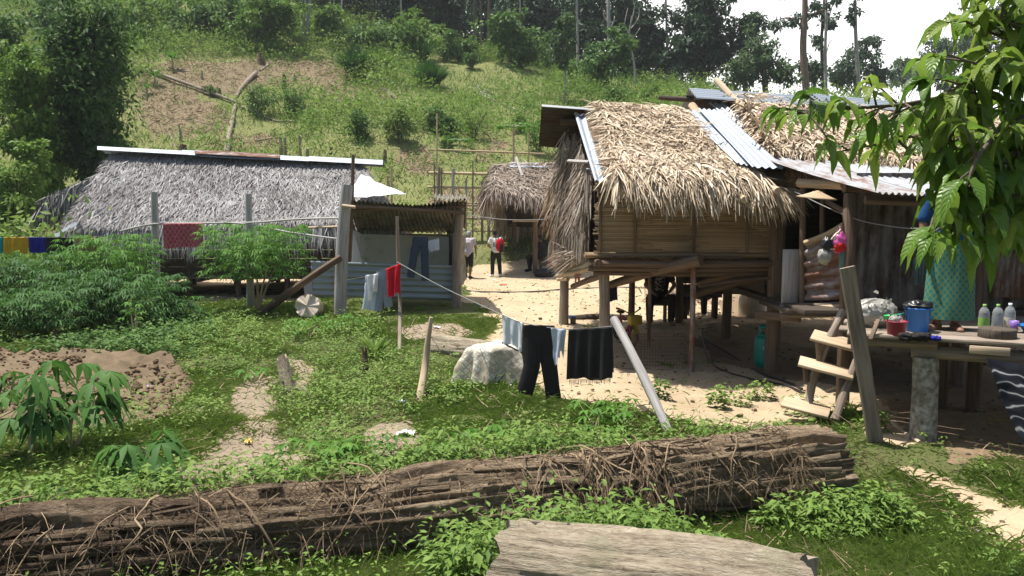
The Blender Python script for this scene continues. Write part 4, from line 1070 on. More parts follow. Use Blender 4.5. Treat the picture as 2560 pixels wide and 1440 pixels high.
# ================================================================ trees
def crown_of(ells, Y, L, dens, mb, tone=.5, depth=1.0, ragged=.25):
    """leaf clumps filling ellipses given in photo pixels at depth Y"""
    for cx, cy, rx, ry in ells:
        C = P(cx, cy, Y); ax_, az = S(rx, Y), S(ry, Y); ay = ax_ * depth
        K = max(5, int(dens * (ax_ * az) ** .8))
        dv = norm(rng.normal(0, 1, (K, 3))); rr = rng.random(K) ** .45
        cen = C + dv * A([ax_, ay, az]) * (rr * (1 + ragged * rng.normal(0, 1, K)))[:, None] * .92
        cr_ = rng.uniform(.16, .32, K) * (ax_ * az) ** .5
        nl = 42
        a = norm(rng.normal(0, 1, (K * nl, 3)) + A([0, 0, .25])); q = rng.random(K * nl) ** .5
        p = np.repeat(cen, nl, 0) + a * (np.repeat(cr_, nl) * q)[:, None] * A([1.15, 1.15, .75])
        d = norm(a + .8 * rng.normal(0, 1, (K * nl, 3)) - A([0, 0, .3])); nn = norm(a + Z_ * .8 + .5 * rng.normal(0, 1, (K * nl, 3)))
        LL = L * rng.uniform(.6, 1.3, K * nl)
        leaves(mb, p, d, nn, LL, LL * .5, .25, np.clip(tone + np.repeat(.16 * rng.normal(0, 1, K), nl) + .16 * rng.normal(0, 1, K * nl), 0, 1))
def tree(name, label, cat, Y, bx, ells, leaf='forest', bark='bark', tr=8, L=.4, dens=3.2, tone=.5, group=None, base=None, depth=1., toppx=None, ragged=.25, limbs=4):
    g = base if base is not None else onground(bx, Y)
    o = thing(name, label, cat, g, group)
    t = MB(); r = S(tr, Y) / 2
    cx, cy = ells[0][0], ells[0][1]
    top = P(toppx[0], toppx[1], Y) if toppx else P(cx, cy - ells[0][3] * .3, Y)
    pts = [lift(g, -.4), g + (top - g) * .35 + A([RND.uniform(-.15, .15), 0, 0]) * r * 6, g + (top - g) * .7 + A([RND.uniform(-.15, .15), .1, 0]) * r * 6, top]
    tube(t, pts, [r * 1.25, r, r * .8, r * .35], 9, wob=.1, sub=4)
    for cx, cy, rx, ry in ells:
        for q in range(limbs):
            an = RND.uniform(0, 6.28); e = P(cx, cy, Y) + A([math.cos(an) * S(rx, Y) * .7, math.sin(an) * S(rx, Y) * .6, RND.uniform(-.2, .7) * S(ry, Y)])
            s0 = g + (top - g) * RND.uniform(.45, .92)
            tube(t, [s0, (s0 + e) / 2 + A([0, 0, .12 * S(ry, Y)]), e], [r * .42, r * .28, r * .1], 6, wob=.1, sub=3)
    t.build('trunk', M[bark], o)
    c = MB(); crown_of(ells, Y, L, dens, c, tone, depth, ragged); c.build('crown', M[leaf], o)
    return o
# big column tree at the left, bushy trees beside it
tree('column_tree', 'tall dense dark-green column tree behind the left end of the long hut', 'tree', 27.5, 215, [(215, 250, 105, 190), (230, 105, 95, 105), (160, 340, 75, 130), (255, 400, 75, 100)], 'treeleaf', 'bark', 26, .20, 70, .42)
tree('bushy_tree', 'light green bushy tree with feathery top, left of the dark column tree', 'tree', 26, 70, [(75, 330, 75, 110), (60, 200, 70, 90), (110, 440, 60, 90)], 'bush', 'bark', 14, .18, 60, .4)
tree('bushy_tree', 'low bright green bushy tree beside the thatch at the left picture edge', 'tree', 24, 45, [(40, 470, 70, 75), (20, 560, 60, 50), (85, 400, 40, 60)], 'bush', 'bark', 10, .16, 60, .55)
tree('bushy_tree', 'tall mid-green bushy tree cut by the left picture edge', 'tree', 34, -20, [(0, 110, 70, 90), (-60, 200, 90, 120)], 'treeleaf', 'bark', 12, .24, 24, .5)
for i, (Y, bx, el, lf, L, tn, lab) in enumerate([
    (56, 150, [(140, 40, 75, 55)], 'bushdark', .3, .5, 'dark round tree peeping over the left shoulder of the column tree'),
    (60, 330, [(345, 45, 70, 60), (300, 100, 50, 40)], 'bush', .3, .3, 'soft green tree just right of the column tree top'),
    (62, 430, [(430, 45, 60, 45)], 'bush', .3, .42, 'small rounded tree on the upper slope above the banana plants'),
    (62, 545, [(545, 40, 70, 48), (500, 75, 40, 30)], 'bushdark', .32, .75, 'wide leafy tree on the upper slope above the crossed logs'),
    (60, 655, [(655, 55, 75, 55), (690, 20, 60, 40)], 'bush', .32, .35, 'big leafy tree on the upper slope left of the two bare trunks'),
    (64, 830, [(825, 60, 55, 45)], 'bush', .32, .5, 'rounded pale green tree right of the two bare trunks'),
    (62, 925, [(930, 85, 62, 38)], 'bushdark', .32, .8, 'low spreading tree below the dark wood edge, above the tall grass clump'),
    (64, 1030, [(1030, 88, 60, 36)], 'bush', .32, .4, 'yellow-green spreading tree below the dark wood edge, left of the slim trunks'),
    (66, 1150, [(1150, 115, 50, 30)], 'bushdark', .34, .8, 'bushy broad-leaved tree at the foot of the slim trunks'),
    (64, 1275, [(1275, 80, 46, 48), (1318, 125, 50, 36)], 'bushdark', .36, .75, 'mid-green broad-leaved tree right of the slim trunks'),
    (60, 1500, [(1500, 160, 60, 45), (1545, 120, 35, 50)], 'bushdark', .32, .55, 'dark bushy tree on the slope below the dead white trunk'),
]):
    tree('hillside_tree', lab, 'tree', Y, bx, [(a_, b2, c_ * 1.12, d_ * 1.15) for a_, b2, c_, d_ in el], lf, 'bark', 8, L * 1.15, 20, tn, ragged=.42, group='leafy trees on the upper slope')
for i, (Y, bx, el, tr, bk, lab) in enumerate([
    (78, 50, [(60, -20, 110, 60)], 16, 'bark', 'dark forest tree above the left picture corner'),
    (78, 480, [(470, -30, 120, 60)], 14, 'bark', 'dark forest tree topping the slope above the crossed logs'),
    (76, 860, [(860, -10, 90, 70)], 12, 'bark', 'dark forest tree right behind the two bare trunks'),
    (78, 1000, [(1000, 0, 95, 80)], 14, 'bark', 'dark forest tree left of the slim brown trunks'),
    (78, 1110, [(1110, 10, 80, 80)], 12, 'bark', 'dark forest tree directly left of the slim brown trunks'),
    (80, 1330, [(1330, 30, 90, 100), (1360, 110, 60, 60)], 16, 'bark', 'dark forest tree behind the slender young tree'),
    (78, 1465, [(1465, 50, 80, 120)], 14, 'bark', 'dark forest tree between the young tree and the dead white trunk'),
    (76, 1560, [(1565, 50, 62, 90), (1590, 140, 50, 60)], 12, 'bark', 'dark forest tree behind the leafless branchy tree'),
    (74, 1640, [(1632, 110, 42, 70), (1610, 50, 34, 50), (1665, 165, 55, 50)], 12, 'bark', 'narrow dark forest tree right of the leafless tree'),
    (73, 1745, [(1755, 55, 72, 105), (1720, 140, 62, 70), (1795, 130, 55, 75), (1745, -30, 60, 50)], 18, 'bark', 'broad blackish-green forest tree in front of the bright sky gap'),
]):
    tree('forest_tree', lab, 'tree', Y, bx, el, 'forest', bk, tr, .46, 17, .55, ragged=.4, group='dark trees along the wood edge')
tree('forest_tree', 'light-leaved rounded tree left of the thick reddish trunk, above the tin ridge', 'tree', 66, 1905, [(1905, 140, 62, 62), (1870, 185, 55, 45), (1945, 190, 45, 40)], 'forestlight', 'bark', 14, .36, 15, .6)
tree('forest_tree', 'dark leafy tree standing just left of the light-leaved rounded tree', 'tree', 72, 1855, [(1852, 85, 46, 60), (1882, 55, 44, 34)], 'forest', 'bark', 12, .38, 12, .7)
tree('forest_tree', 'small dark tree between the reddish trunk and the pale forked trunk', 'tree', 74, 2030, [(2035, 170, 40, 50)], 'forest', 'bark', 8, .36, 12, .8)
tree('forest_tree', 'wide dark tree behind the thin straight grey trunk', 'tree', 82, 2140, [(2135, 165, 62, 45), (2165, 120, 38, 32), (2100, 195, 55, 25), (2190, 185, 38, 28)], 'forest', 'bark', 10, .40, 13, .7)
tree('forest_tree', 'hazy pale far tree right of the thin straight trunk', 'tree', 105, 2265, [(2262, 150, 34, 16), (2290, 180, 60, 26), (2230, 195, 50, 24)], 'forestlight', 'palebark', 5, .45, 9, .7)
tree('forest_tree', 'far dark tree half hidden behind the big near leaves', 'tree', 100, 2370, [(2360, 130, 70, 50), (2440, 90, 70, 60), (2330, 190, 80, 35)], 'forest', 'bark', 9, .45, 10, .9)
tree('forest_tree', 'far tree topping the right picture edge above the near leaves', 'tree', 100, 2540, [(2530, 30, 60, 40), (2560, 110, 90, 70)], 'forest', 'bark', 9, .45, 9, .9)
# tall bare trunks with small high crowns
def tall(label, Y, path, wpx, bark, ells, dens=4, leaf='forest', L=.36, name='tall_tree', extra=()):
    g = onground(path[0][0], Y); o = thing(name, label, 'tree', g, 'tall bare-stemmed trees')
    t = MB(); pts = [lift(g, -.5)] + [P(px, py, Y) for px, py in path[1:]]
    tube(t, pts, np.linspace(S(wpx, Y) / 2, S(wpx, Y) * .3, len(pts)), 10, wob=.08, sub=4)
    for e in extra: tube(t, [P(px, py, Y + .3 * RND.uniform(-1, 1)) for px, py in e], np.linspace(S(wpx * .4, Y) / 2, S(1.6, Y) / 2, len(e)), 6, wob=.1, sub=3)
    t.build('trunk', M[bark], o)
    if ells: c = MB(); crown_of(ells, Y, L, dens, c, .55, 1., .35); c.build('crown', M[leaf], o)
tall('tall tree with thick reddish trunk rising straight above the tin ridge', 70, [(2010, 230), (2008, 130), (2012, 40), (2012, -90)], 19, 'redbark', [(2000, 40, 75, 22), (1960, 62, 40, 14), (2050, 25, 45, 18), (2010, -60, 110, 50)], extra=[[(2010, 70), (1975, 45), (1945, 50)], [(2012, 45), (2045, 30), (2070, 20)]])
tall('tall pale forked trunk leaning beside a darker creeper-clad stem', 71, [(2055, 225), (2063, 130), (2066, 50), (2064, -60)], 9, 'palebark', [], extra=[[(2066, 60), (2078, 25), (2085, -10)], [(2066, 50), (2050, 20), (2040, 0)], [(2060, 160), (2072, 110), (2080, 100)]])
tall('dark tall stem clothed in hanging foliage next to the pale forked trunk', 74, [(2055, 230), (2054, 120), (2060, 20), (2062, -60)], 9, 'bark', [(2062, 35, 34, 62), (2050, 95, 28, 22), (2078, 60, 20, 30)], 6)
tall('thin straight grey trunk with a small tuft on top against the sky', 73, [(2142, 210), (2141, 120), (2138, 20), (2137, -10)], 10, 'palebark', [(2138, 12, 15, 24), (2128, 50, 12, 18)], 9)
tall('dead white trunk without leaves standing in the dark wood', 72, [(1524, 185), (1523, 90), (1521, 20), (1522, -60)], 12, 'palebark', [], extra=[[(1522, 60), (1510, 40), (1508, 20)], [(1523, 75), (1534, 55), (1536, 40)]])
tall('leafless pale branchy tree at the wood edge', 66, [(1586, 205), (1584, 150), (1572, 100), (1580, 40)], 6, 'palebark', [], extra=[[(1584, 140), (1565, 105), (1553, 85)], [(1576, 90), (1562, 60), (1570, 20)], [(1578, 70), (1596, 45), (1598, 20)], [(1580, 50), (1586, 15), (1578, -10)], [(1574, 105), (1590, 85), (1600, 70)]])
tall('slim dark brown trunk, first of the group at the wood edge', 70, [(1188, 110), (1188, 50), (1189, -60)], 12, 'bark', [(1185, -60, 70, 40)])
tall('slim grey-brown trunk, thinnest of the group at the wood edge', 69, [(1204, 120), (1203, 60), (1203, -60)], 7, 'bark', [(1210, -55, 50, 30)])
tall('slim orange-brown trunk, last of the group at the wood edge', 70, [(1221, 95), (1222, 50), (1224, -60)], 9, 'redbark', [(1235, -60, 70, 40)])
tall('pale bare trunk on the upper slope, left of a pair', 62, [(762, 60), (763, 20), (760, -70)], 7, 'palebark', [(760, -70, 60, 40)])
tall('pale bare trunk on the upper slope, right of a pair', 62, [(770, 60), (774, 15), (778, -70)], 9, 'palebark', [(790, -70, 60, 40)])
tall('thin greyish trunk showing against the dark wood above the grass clump', 70, [(853, 60), (854, 20), (853, -60)], 5, 'palebark', [(850, -70, 60, 30)])
for px, Y, w_, lab in ((1002, 72, 6, 'thin pale trunk in the dark wood, left of the three slim trunks'), (1300, 71, 6, 'thin pale trunk in the dark wood behind the broad-leaved tree'), (1442, 73, 8, 'grey trunk in the dark wood right of the slender young tree'), (1665, 74, 7, 'grey trunk at the sky gap left of the broad blackish tree')):
    tall(lab, Y, [(px, 130), (px + 1, 60), (px - 2, -60)], w_, 'palebark', [(px, -60, 60, 40)])
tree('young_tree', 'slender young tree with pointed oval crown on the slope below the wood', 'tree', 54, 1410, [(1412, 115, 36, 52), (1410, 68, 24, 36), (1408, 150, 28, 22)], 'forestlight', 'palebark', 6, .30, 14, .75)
# the wood beyond, one dark mass
b_ = MB(); K = 2600
x = rng.uniform(-75, 22, K); y = rng.uniform(82, 104, K); z = hraw(x, y) + rng.random(K) ** .8 * np.clip(15 - np.clip(x - 2, 0, 30) * .52, 3.2, 15)
nl = 40; a = norm(rng.normal(0, 1, (K * nl, 3))); p = np.repeat(np.stack([x, y, z], -1), nl, 0) + a * (np.repeat(rng.uniform(1.1, 2.3, K), nl) * rng.random(K * nl) ** .4)[:, None]
LL = rng.uniform(.4, .8, K * nl); leaves(b_, p, norm(a + .8 * rng.normal(0, 1, a.shape)), norm(a + Z_), LL, LL * .55, .25, np.clip(.3 + .18 * np.repeat(rng.normal(0, 1, K), nl) + .12 * rng.normal(0, 1, K * nl), 0, 1))
o = b_.build('distant_wood', M['forest']); o['kind'] = 'stuff'
b_ = MB(); K = 500
x = rng.uniform(14, 75, K); y = rng.uniform(74, 112, K); z = hraw(x, y) + rng.random(K) * 2.2
a = norm(rng.normal(0, 1, (K * nl, 3))); p = np.repeat(np.stack([x, y, z], -1), nl, 0) + a * (np.repeat(rng.uniform(.8, 1.7, K), nl) * rng.random(K * nl) ** .4)[:, None]
LL = rng.uniform(.3, .6, K * nl); leaves(b_, p, norm(a + .8 * rng.normal(0, 1, a.shape)), norm(a + Z_), LL, LL * .5, .25, np.clip(.4 + .2 * np.repeat(rng.normal(0, 1, K), nl), 0, 1))
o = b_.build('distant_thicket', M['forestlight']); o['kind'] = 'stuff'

# ================================================================ single bushes on the slope
def bush(label, px, py, wpx, hpx, leaf, L, tone, dens=30, cat='bush', name='bush', lw=.5, vase=False):
    g = T(px, py); Y = g[1]; w, h = S(wpx, Y) / 2, S(hpx, Y)
    o = thing(name, label, cat, g); t = MB()
    for k in range(6):
        an = k * 1.05; tube(t, [lift(g, -.1), g + A([math.cos(an) * w * .3, math.sin(an) * w * .3, h * .4]), g + A([math.cos(an) * w * .7, math.sin(an) * w * .7, h * .8])], [.03, .022, .01], 6, wob=.1, sub=2)
    t.build('stems', M['bark'], o); c = MB()
    if vase:
        n = 1500; an = rng.random(n) * 6.283; q = rng.random(n); d = norm(np.stack([np.cos(an) * q * .55, np.sin(an) * q * .55, np.ones(n)], -1))
        strips(c, g + np.stack([np.cos(an), np.sin(an), 0 * an], -1) * (w * .45 * q)[:, None], d, norm(rng.normal(0, 1, (n, 3))), h * rng.uniform(.5, 1.1, n), L, .18 + .3 * q, np.clip(tone + .2 * rng.normal(0, 1, n), 0, 1))
    else:
        K = int(dens); cen = g + norm(rng.normal(0, 1, (K, 3))) * A([w, w, h * .5]) * (rng.random(K) ** .4)[:, None] * .8 + A([0, 0, h * .5]); nl = 38
        a = norm(rng.normal(0, 1, (K * nl, 3)) + Z_ * .3); p = np.repeat(cen, nl, 0) + a * (np.repeat(rng.uniform(.14, .3, K), nl) * (w + h) * .5 * rng.random(K * nl) ** .5)[:, None]
        LL = L * rng.uniform(.6, 1.25, K * nl); leaves(c, p, norm(a + .6 * rng.normal(0, 1, a.shape)), norm(a + Z_ + .3 * rng.normal(0, 1, a.shape)), LL, LL * lw, .3, np.clip(tone + .14 * np.repeat(rng.normal(0, 1, K), nl) + .15 * rng.normal(0, 1, K * nl), 0, 1))
    c.build('foliage', M[leaf], o)
    return o
bush('bright green leafy shrub on bare earth above the end of the tin ridge', 1000, 358, 92, 100, 'weed', .20, .75, 36)
bush('blue-green broad-leaved shrub left of the bright shrub', 897, 352, 62, 78, 'bushdark', .22, .6, 22)
bush('tall vase-shaped clump of dark reedy grass on the slope', 890, 195, 62, 100, 'cassavadark', .045, .4, name='grass_clump', vase=True)
bush('feathery pale grass clump right of the dark reedy clump', 945, 190, 80, 90, 'bush', .05, .5, name='grass_clump', vase=True)
bush('grassy blue-green clump above the bamboo stack', 1040, 150, 110, 70, 'cassava', .05, .5, name='grass_clump', vase=True)
bush('grassy clump below the reedy clump, beside the short fallen log', 1075, 215, 90, 80, 'cassavadark', .05, .6, name='grass_clump', vase=True)
bush('leafy bush growing over the crossing of the fallen logs', 650, 290, 95, 85, 'bushdark', .18, .75, 28)
bush('low green bush right of the crossed logs', 735, 285, 70, 60, 'bushdark', .17, .6, 20)
bush('small round yellowish bush above the tin ridge', 780, 310, 42, 36, 'bush', .14, .7, 14)
bush('dark bush with big pale leaves between the shrub and the tall bamboo stake', 1085, 332, 62, 70, 'bushdark', .22, .75, 20)
bush('broad-leaved bush right of the tall bamboo stake', 1128, 345, 56, 60, 'bushdark', .22, .7, 18)
bush('airy yellow-green bush between the stakes of the bamboo fence', 1185, 350, 100, 95, 'bush', .13, .8, 34)
bush('ferny green bush left of the tin ridge overhang', 1345, 385, 90, 95, 'cassava', .13, .5, 34)
bush('dark low bush behind the bamboo fence rail', 1115, 378, 34, 30, 'bushdark', .14, .4, 12)
bush('bright round bush above the small shelter, right of the papaya', 1300, 330, 70, 60, 'bush', .15, .6, 20)
bush('dark round bush high on the slope under the young tree', 1330, 140, 60, 60, 'bushdark', .24, .5, 20)
bush('dark round bush on the slope left of the tin ridge overhang', 1180, 175, 50, 50, 'bushdark', .22, .4, 18)
bush('bushy clump right below the young tree on the grassy slope', 1540, 260, 70, 55, 'bushdark', .2, .55, 20)
bush('bushy clump behind the stilt house ridge', 1620, 255, 60, 50, 'bush', .2, .4, 18)
bush('small green bush at the foot of the left fallen log', 530, 240, 46, 30, 'bushdark', .15, .7, 12)
# papaya and banana plants
def papaya(label, px, pyb, pyt, lpx):
    g = T(px, pyb); Y = g[1]; top = P(px + 1, pyt, Y); o = thing('papaya_tree', label, 'tree', g); t = MB()
    tube(t, [lift(g, -.1), (g + top) / 2, top], [.06, .05, .035], 8, sub=2); c = MB()
    for k in range(13):
        an = k * 2.4; e = top + A([math.cos(an), math.sin(an), .25 - .05 * (k % 5)]) * S(lpx, Y); tube(t, [top, (top + e) / 2 + A([0, 0, .08]), e], [.012, .01, .008], 5)
        for q in range(9):
            a2 = (q - 4) * .5; f = norm(A([math.cos(an), math.sin(an), -.1])); s = A([-f[1], f[0], 0]); d = f * math.cos(a2) + s * math.sin(a2)
            leaves(c, e[None], d[None], Z_[None], S(lpx * .55, Y), S(lpx * .2, Y), .35, RND.uniform(.5, 1))
    t.build('trunk', M['palebark'], o); c.build('crown', M['cassava'], o)
papaya('papaya tree with thin trunk and drooping pale crown behind the bamboo fence', 1283, 440, 318, 34)
papaya('small papaya tree left of the airy bush, below the fence rail', 1148, 372, 352, 24)
def banana(label, px, py, hpx, tone):
    g = T(px, py); Y = g[1]; h = S(hpx, Y); o = thing('banana_plant', label, 'plant', g); t = MB(); tube(t, [lift(g, -.1), lift(g, h * .45)], [.09, .06], 8); t.build('stem', M['palewood'], o)
    n = 9; an = np.arange(n) * 2.4; c = MB(); leaves(c, np.repeat(lift(g, h * .42)[None], n, 0), norm(np.stack([np.cos(an) * .8, np.sin(an) * .8, np.linspace(.2, 1.6, n)], -1)), np.repeat(Z_[None], n, 0), h * .75, h * .2, .35, tone); c.build('foliage', M['cassava'], o)
banana('banana plant with one upright leaf on the brown cleared patch', 432, 175, 60, .6)
banana('small wilted banana plant left of the upright one', 388, 215, 50, .3)
banana('young banana plant at the right edge of the column tree', 368, 238, 36, .5)

# ================================================================ cassava and other garden plants
def palmate(c, e, f, L, w, droop, tone, lobes=7):
    """one palmate leaf per row: e tips of petioles, f outward directions"""
    n = len(e); s = norm(np.stack([-f[:, 1], f[:, 0], 0 * f[:, 0]], -1)); up = np.cross(s, f)
    for q in range(lobes):
        a2 = (q - (lobes - 1) / 2) * (4.1 / lobes); d = norm(f * math.cos(a2) + s * math.sin(a2) * 1.0 - A([0, 0, .12]))
        leaves(c, e, d, norm(Z_ + .25 * rng.normal(0, 1, (n, 3))), L * (1 - .13 * abs(q - (lobes - 1) / 2)) * rng.uniform(.85, 1.1, n), L * w, droop * rng.uniform(.6, 1.3, n), tone, .12, .5)
def cassava(label, g, h, spread, nleaf, L, leaf='cassava', w=.19, droop=.45, tone=.5, nst=4, crown=(.45, 1.), group='cassava plants', lobes=7, name='cassava_plant', pet=.22, flat=.55):
    o = thing(name, label, 'plant', g, group); t = MB(); c = MB()
    tips = []
    for k in range(nst):
        an = RND.uniform(0, 6.28); q = RND.uniform(.15, .55) * spread; e = g + A([math.cos(an) * q, math.sin(an) * q, h * RND.uniform(.62, .85)])
        m1 = (g + e) / 2 + A([RND.uniform(-.05, .05), 0, -.03 * h]); tube(t, [lift(g, -.05), m1, e], [.018 + .006 * h, .014 + .004 * h, .008], 6, sub=3, wob=.05); tips.append((m1, e))
    n = nleaf; an = rng.random(n) * 6.283; hz = rng.uniform(*crown, n)
    ring = np.sqrt(rng.random(n)) * spread * np.sqrt(np.clip(1.12 - np.abs((hz - .72) / .42) ** 2.2 * flat, .08, 1))
    f = np.stack([np.cos(an), np.sin(an), rng.uniform(-.1, .3, n)], -1); f = norm(f + .35 * rng.normal(0, 1, (n, 3)) * A([1, 1, .3]))
    e = g + np.stack([np.cos(an) * ring, np.sin(an) * ring, h * hz], -1)
    tn = np.clip(tone + .22 * rng.normal(0, 1, n), 0, 1)
    palmate(c, e, f, L, w, droop, np.repeat(tn, 1), lobes)
    ti = rng.integers(0, nst, n); s0 = A([tips[i][1] for i in ti]); d = e - s0; LL = np.linalg.norm(d, axis=1)
    sel = LL < spread * 1.2
    strips(c, s0[sel], norm(d[sel]), norm(rng.normal(0, 1, (sel.sum(), 3))), LL[sel], .008, 0., 1., .8)
    t.build('stem', M['palewood'], o); c.build('foliage', M[leaf], o)
    return o
cassava('big umbrella-shaped cassava bush with pale stems, between the hut post and the wash shed', onground(640, 16.6), 1.75, 1.18, 500, .19, 'cassava', .16, .55, .55, 6, (.42, 1.05))
cassava('big bright cassava bush in front of the left laundry line end', onground(275, 15.4), 1.62, .92, 400, .19, 'cassava', .16, .55, .5, 6, (.4, 1.05))
for bx, Y, h, sp, n, tn, lab in ((60, 14.8, 1.35, .95, 300, .35, 'dark cassava bush right below the yellow shirt'), (-60, 14.6, 1.3, .9, 220, .4, 'dark cassava bush cut by the left picture edge'), (190, 14.2, 1.1, .9, 260, .3, 'dark cassava bush below the black cloth on the left line'),
    (340, 14.0, 1.05, .85, 260, .3, 'dark cassava bush right of the green jerrycan'), (120, 13.2, .8, .8, 180, .35, 'low dark cassava bush above the green jerrycan'), (440, 14.3, .6, .45, 90, .45, 'low cassava bush left of the big umbrella-shaped one'), (20, 13.0, .75, .8, 160, .4, 'low cassava bush nearest the mud pit at the left edge')):
    cassava(lab, onground(bx, Y), h, sp, n, .19, 'cassavadark', .16, .6, tn, 4, (.3, 1.05))
# droopy broad seedlings in the left foreground
for px, py, Y, h, sp, n, L, lab in ((150, 1150, 6.6, .72, .40, 26, .26, 'droopy dark-leaved sapling in front of the mud pit'), (40, 1180, 6.4, .55, .28, 12, .26, 'droopy sapling at the left picture edge below the mud pit'), (345, 1230, 6.2, .36, .30, 13, .24, 'low droopy sapling between the log and the muddy gully'),
    (18, 960, 8.5, .35, .2, 6, .25, 'few-leaved droopy sapling inside the mud pit edge'), (40, 1330, 4.9, .28, .2, 7, .2, 'small sapling growing on the dark end of the long log')):
    cassava(lab, onground(px, Y), h, sp, n, L, 'cassavadark', .25, .95, .6, 2, (.45, 1.1), 'droopy saplings', 6, 'sapling', .1)
for px, py, h, sp, n, lab in ((770, 845, .34, .42, 34, 'cassava seedling cluster beside the sawn log end'), (860, 835, .34, .36, 26, 'cassava seedling cluster at the foot of the tall shed post'), (800, 1170, .26, .36, 24, 'row of cassava seedlings on the log, left part'), (930, 1165, .22, .3, 20, 'cassava seedlings on the log near the litter patch'), (1120, 1150, .24, .26, 14, 'cassava seedling beside the litter patch'),
    (1255, 1110, .22, .22, 10, 'cassava seedling in front of the covered stump'), (1480, 1085, .26, .3, 20, 'cassava seedling under the hanging black trousers'), (1545, 1060, .22, .22, 12, 'cassava seedling left of the leaning grey pole'), (700, 1210, .22, .3, 16, 'cassava seedling at the muddy gully outlet'),
    (335, 850, .62, .26, 12, 'single tall pale seedling standing alone in the grass'), (640, 955, .2, .25, 10, 'seedling above the muddy gully')):
    g = T(px, py); cassava(lab, g, h, sp, n, .13, 'cassava', .26, .5, .6, 2, (.45, 1.1), 'cassava seedlings', 5, 'seedling', .1)
g = T(935, 895); o = thing('strap_leaf_plant', 'plant with long upright strap leaves in the grass by the thin stick', 'plant', g); c = MB(); n = 26; an = rng.random(n) * 6.283
strips(c, g + .03 * rng.normal(0, 1, (n, 3)) * A([1, 1, 0]), norm(np.stack([np.cos(an) * .55, np.sin(an) * .5, np.ones(n)], -1)), norm(np.stack([-np.sin(an), np.cos(an), 0 * an], -1)) * 0 + norm(rng.normal(0, 1, (n, 3))), rng.uniform(.3, .52, n), .05, .3, rng.uniform(.5, 1, n), .1, 1.1); c.build('foliage', M['weed'], o)
for px, py, wp, lab in ((1835, 1010, 80, 'nettle-like pale weed clump on the sand before the stilt house'), (1905, 1000, 60, 'small weed clump right beside the pale nettle-like one'), (2000, 1040, 70, 'weed clump at the foot of the ladder'), (1790, 1020, 40, 'tiny weed clump on bare sand left of the others'), (2190, 1080, 60, 'weed tuft at the base of the leaning plank'), (1655, 1000, 30, 'tiny weed on the sand by the leaning grey pole')):
    g = T(px, py); w = S(wp, g[1]) / 2; o = thing('weed_clump', lab, 'plant', g); n = 120; a = rng.random(n) * 6.283; q = np.sqrt(rng.random(n)) * w; c = MB(); t = rng.random(n)
    leaves(c, g + np.stack([np.cos(a) * q, np.sin(a) * q * .7, .22 * t], -1), norm(np.stack([np.cos(a), np.sin(a), rng.uniform(-.1, .5, n)], -1)), norm(Z_ + .3 * rng.normal(0, 1, (n, 3))), rng.uniform(.04, .085, n), .04, .3, np.clip(.7 + .2 * rng.normal(0, 1, n), 0, 1)); c.build('foliage', M['weed'], o)

# ================================================================ near tree with big drooping leaves
def leafhi(mb, base, d, L, W, droop, r, roll):
    N = len(base); K = 8; t = np.linspace(0, 1, K)
    d = norm(d); s = norm(np.cross(d, Z_) + 1e-6); up = np.cross(s, d); s2 = s * np.cos(roll)[:, None] + up * np.sin(roll)[:, None]; n2 = np.cross(s2, d)
    prof = np.sin(np.pi * np.clip(t, 0, 1) ** .85) ** .8 * (1 - .25 * t); prof[0] = .05; prof[-1] = .02
    V = np.empty((N, K, 5, 3)); ph = rng.random(N) * 6.28
    for k in range(K):
        tt = t[k]; c = base + d * (L * tt * (1 - .25 * droop * tt))[:, None] + A([0, 0, -1.]) * (droop * L * tt * tt * .85)[:, None]
        w = W * prof[k] / 2; wav = .06 * W * np.sin(tt * 16 + ph)
        V[:, k, 2] = c
        for j, sg in ((1, -.55), (3, .55), (0, -1), (4, 1)):
            V[:, k, j] = c + s2 * (sg * w)[:, None] + n2 * (abs(sg) * w * .42 + (abs(sg) == 1) * wav)[:, None]
    i = np.arange(N)[:, None] * (K * 5); F = []
    for k in range(K - 1):
        for j in range(4): F.append(i + A([k * 5 + j, k * 5 + j + 1, k * 5 + 5 + j + 1, k * 5 + 5 + j]))
    uv = np.tile(np.stack(np.meshgrid(np.linspace(0, 1, 5), t), -1).reshape(-1, 2), (N, 1))
    mb.add(V.reshape(-1, 3), np.concatenate(F), uv, np.repeat(r, K * 5))
m, nt, b = base_mat('glossy_leaf'); tc = nt.nodes.new('ShaderNodeTexCoord'); at = nt.nodes.new('ShaderNodeAttribute'); at.attribute_name = 'rnd'
sx = nt.nodes.new('ShaderNodeSeparateXYZ'); nt.links.new(tc.outputs['UV'], sx.inputs[0])
side = math_(nt, 'ABSOLUTE', math_(nt, 'SUBTRACT', sx.outputs[0], .5))
veins = math_(nt, 'SINE', math_(nt, 'MULTIPLY', math_(nt, 'SUBTRACT', sx.outputs[1], math_(nt, 'MULTIPLY', side, .35)), 62.))
rp = ramp_of(nt, [(.04, .09, .012), (.085, .185, .02), (.15, .27, .032), (.24, .32, .055)]); nt.links.new(at.outputs['Fac'], rp.inputs[0])
mid = math_(nt, 'LESS_THAN', side, .028)
vc = mix_(nt, math_(nt, 'MULTIPLY', math_(nt, 'ADD', mid, math_(nt, 'MULTIPLY', math_(nt, 'GREATER_THAN', veins, .82), .3)), .55), rp.outputs[0], (.20, .28, .08))
finish(nt, b, vc, .36, .4, 0., veins, .35, .48, .004); M['glossyleaf'] = m
nt_ = thing('near_tree', 'near tree with large glossy drooping leaves at the right picture edge', 'tree', (3.9, 4.3, H(3.9, 4.3)))
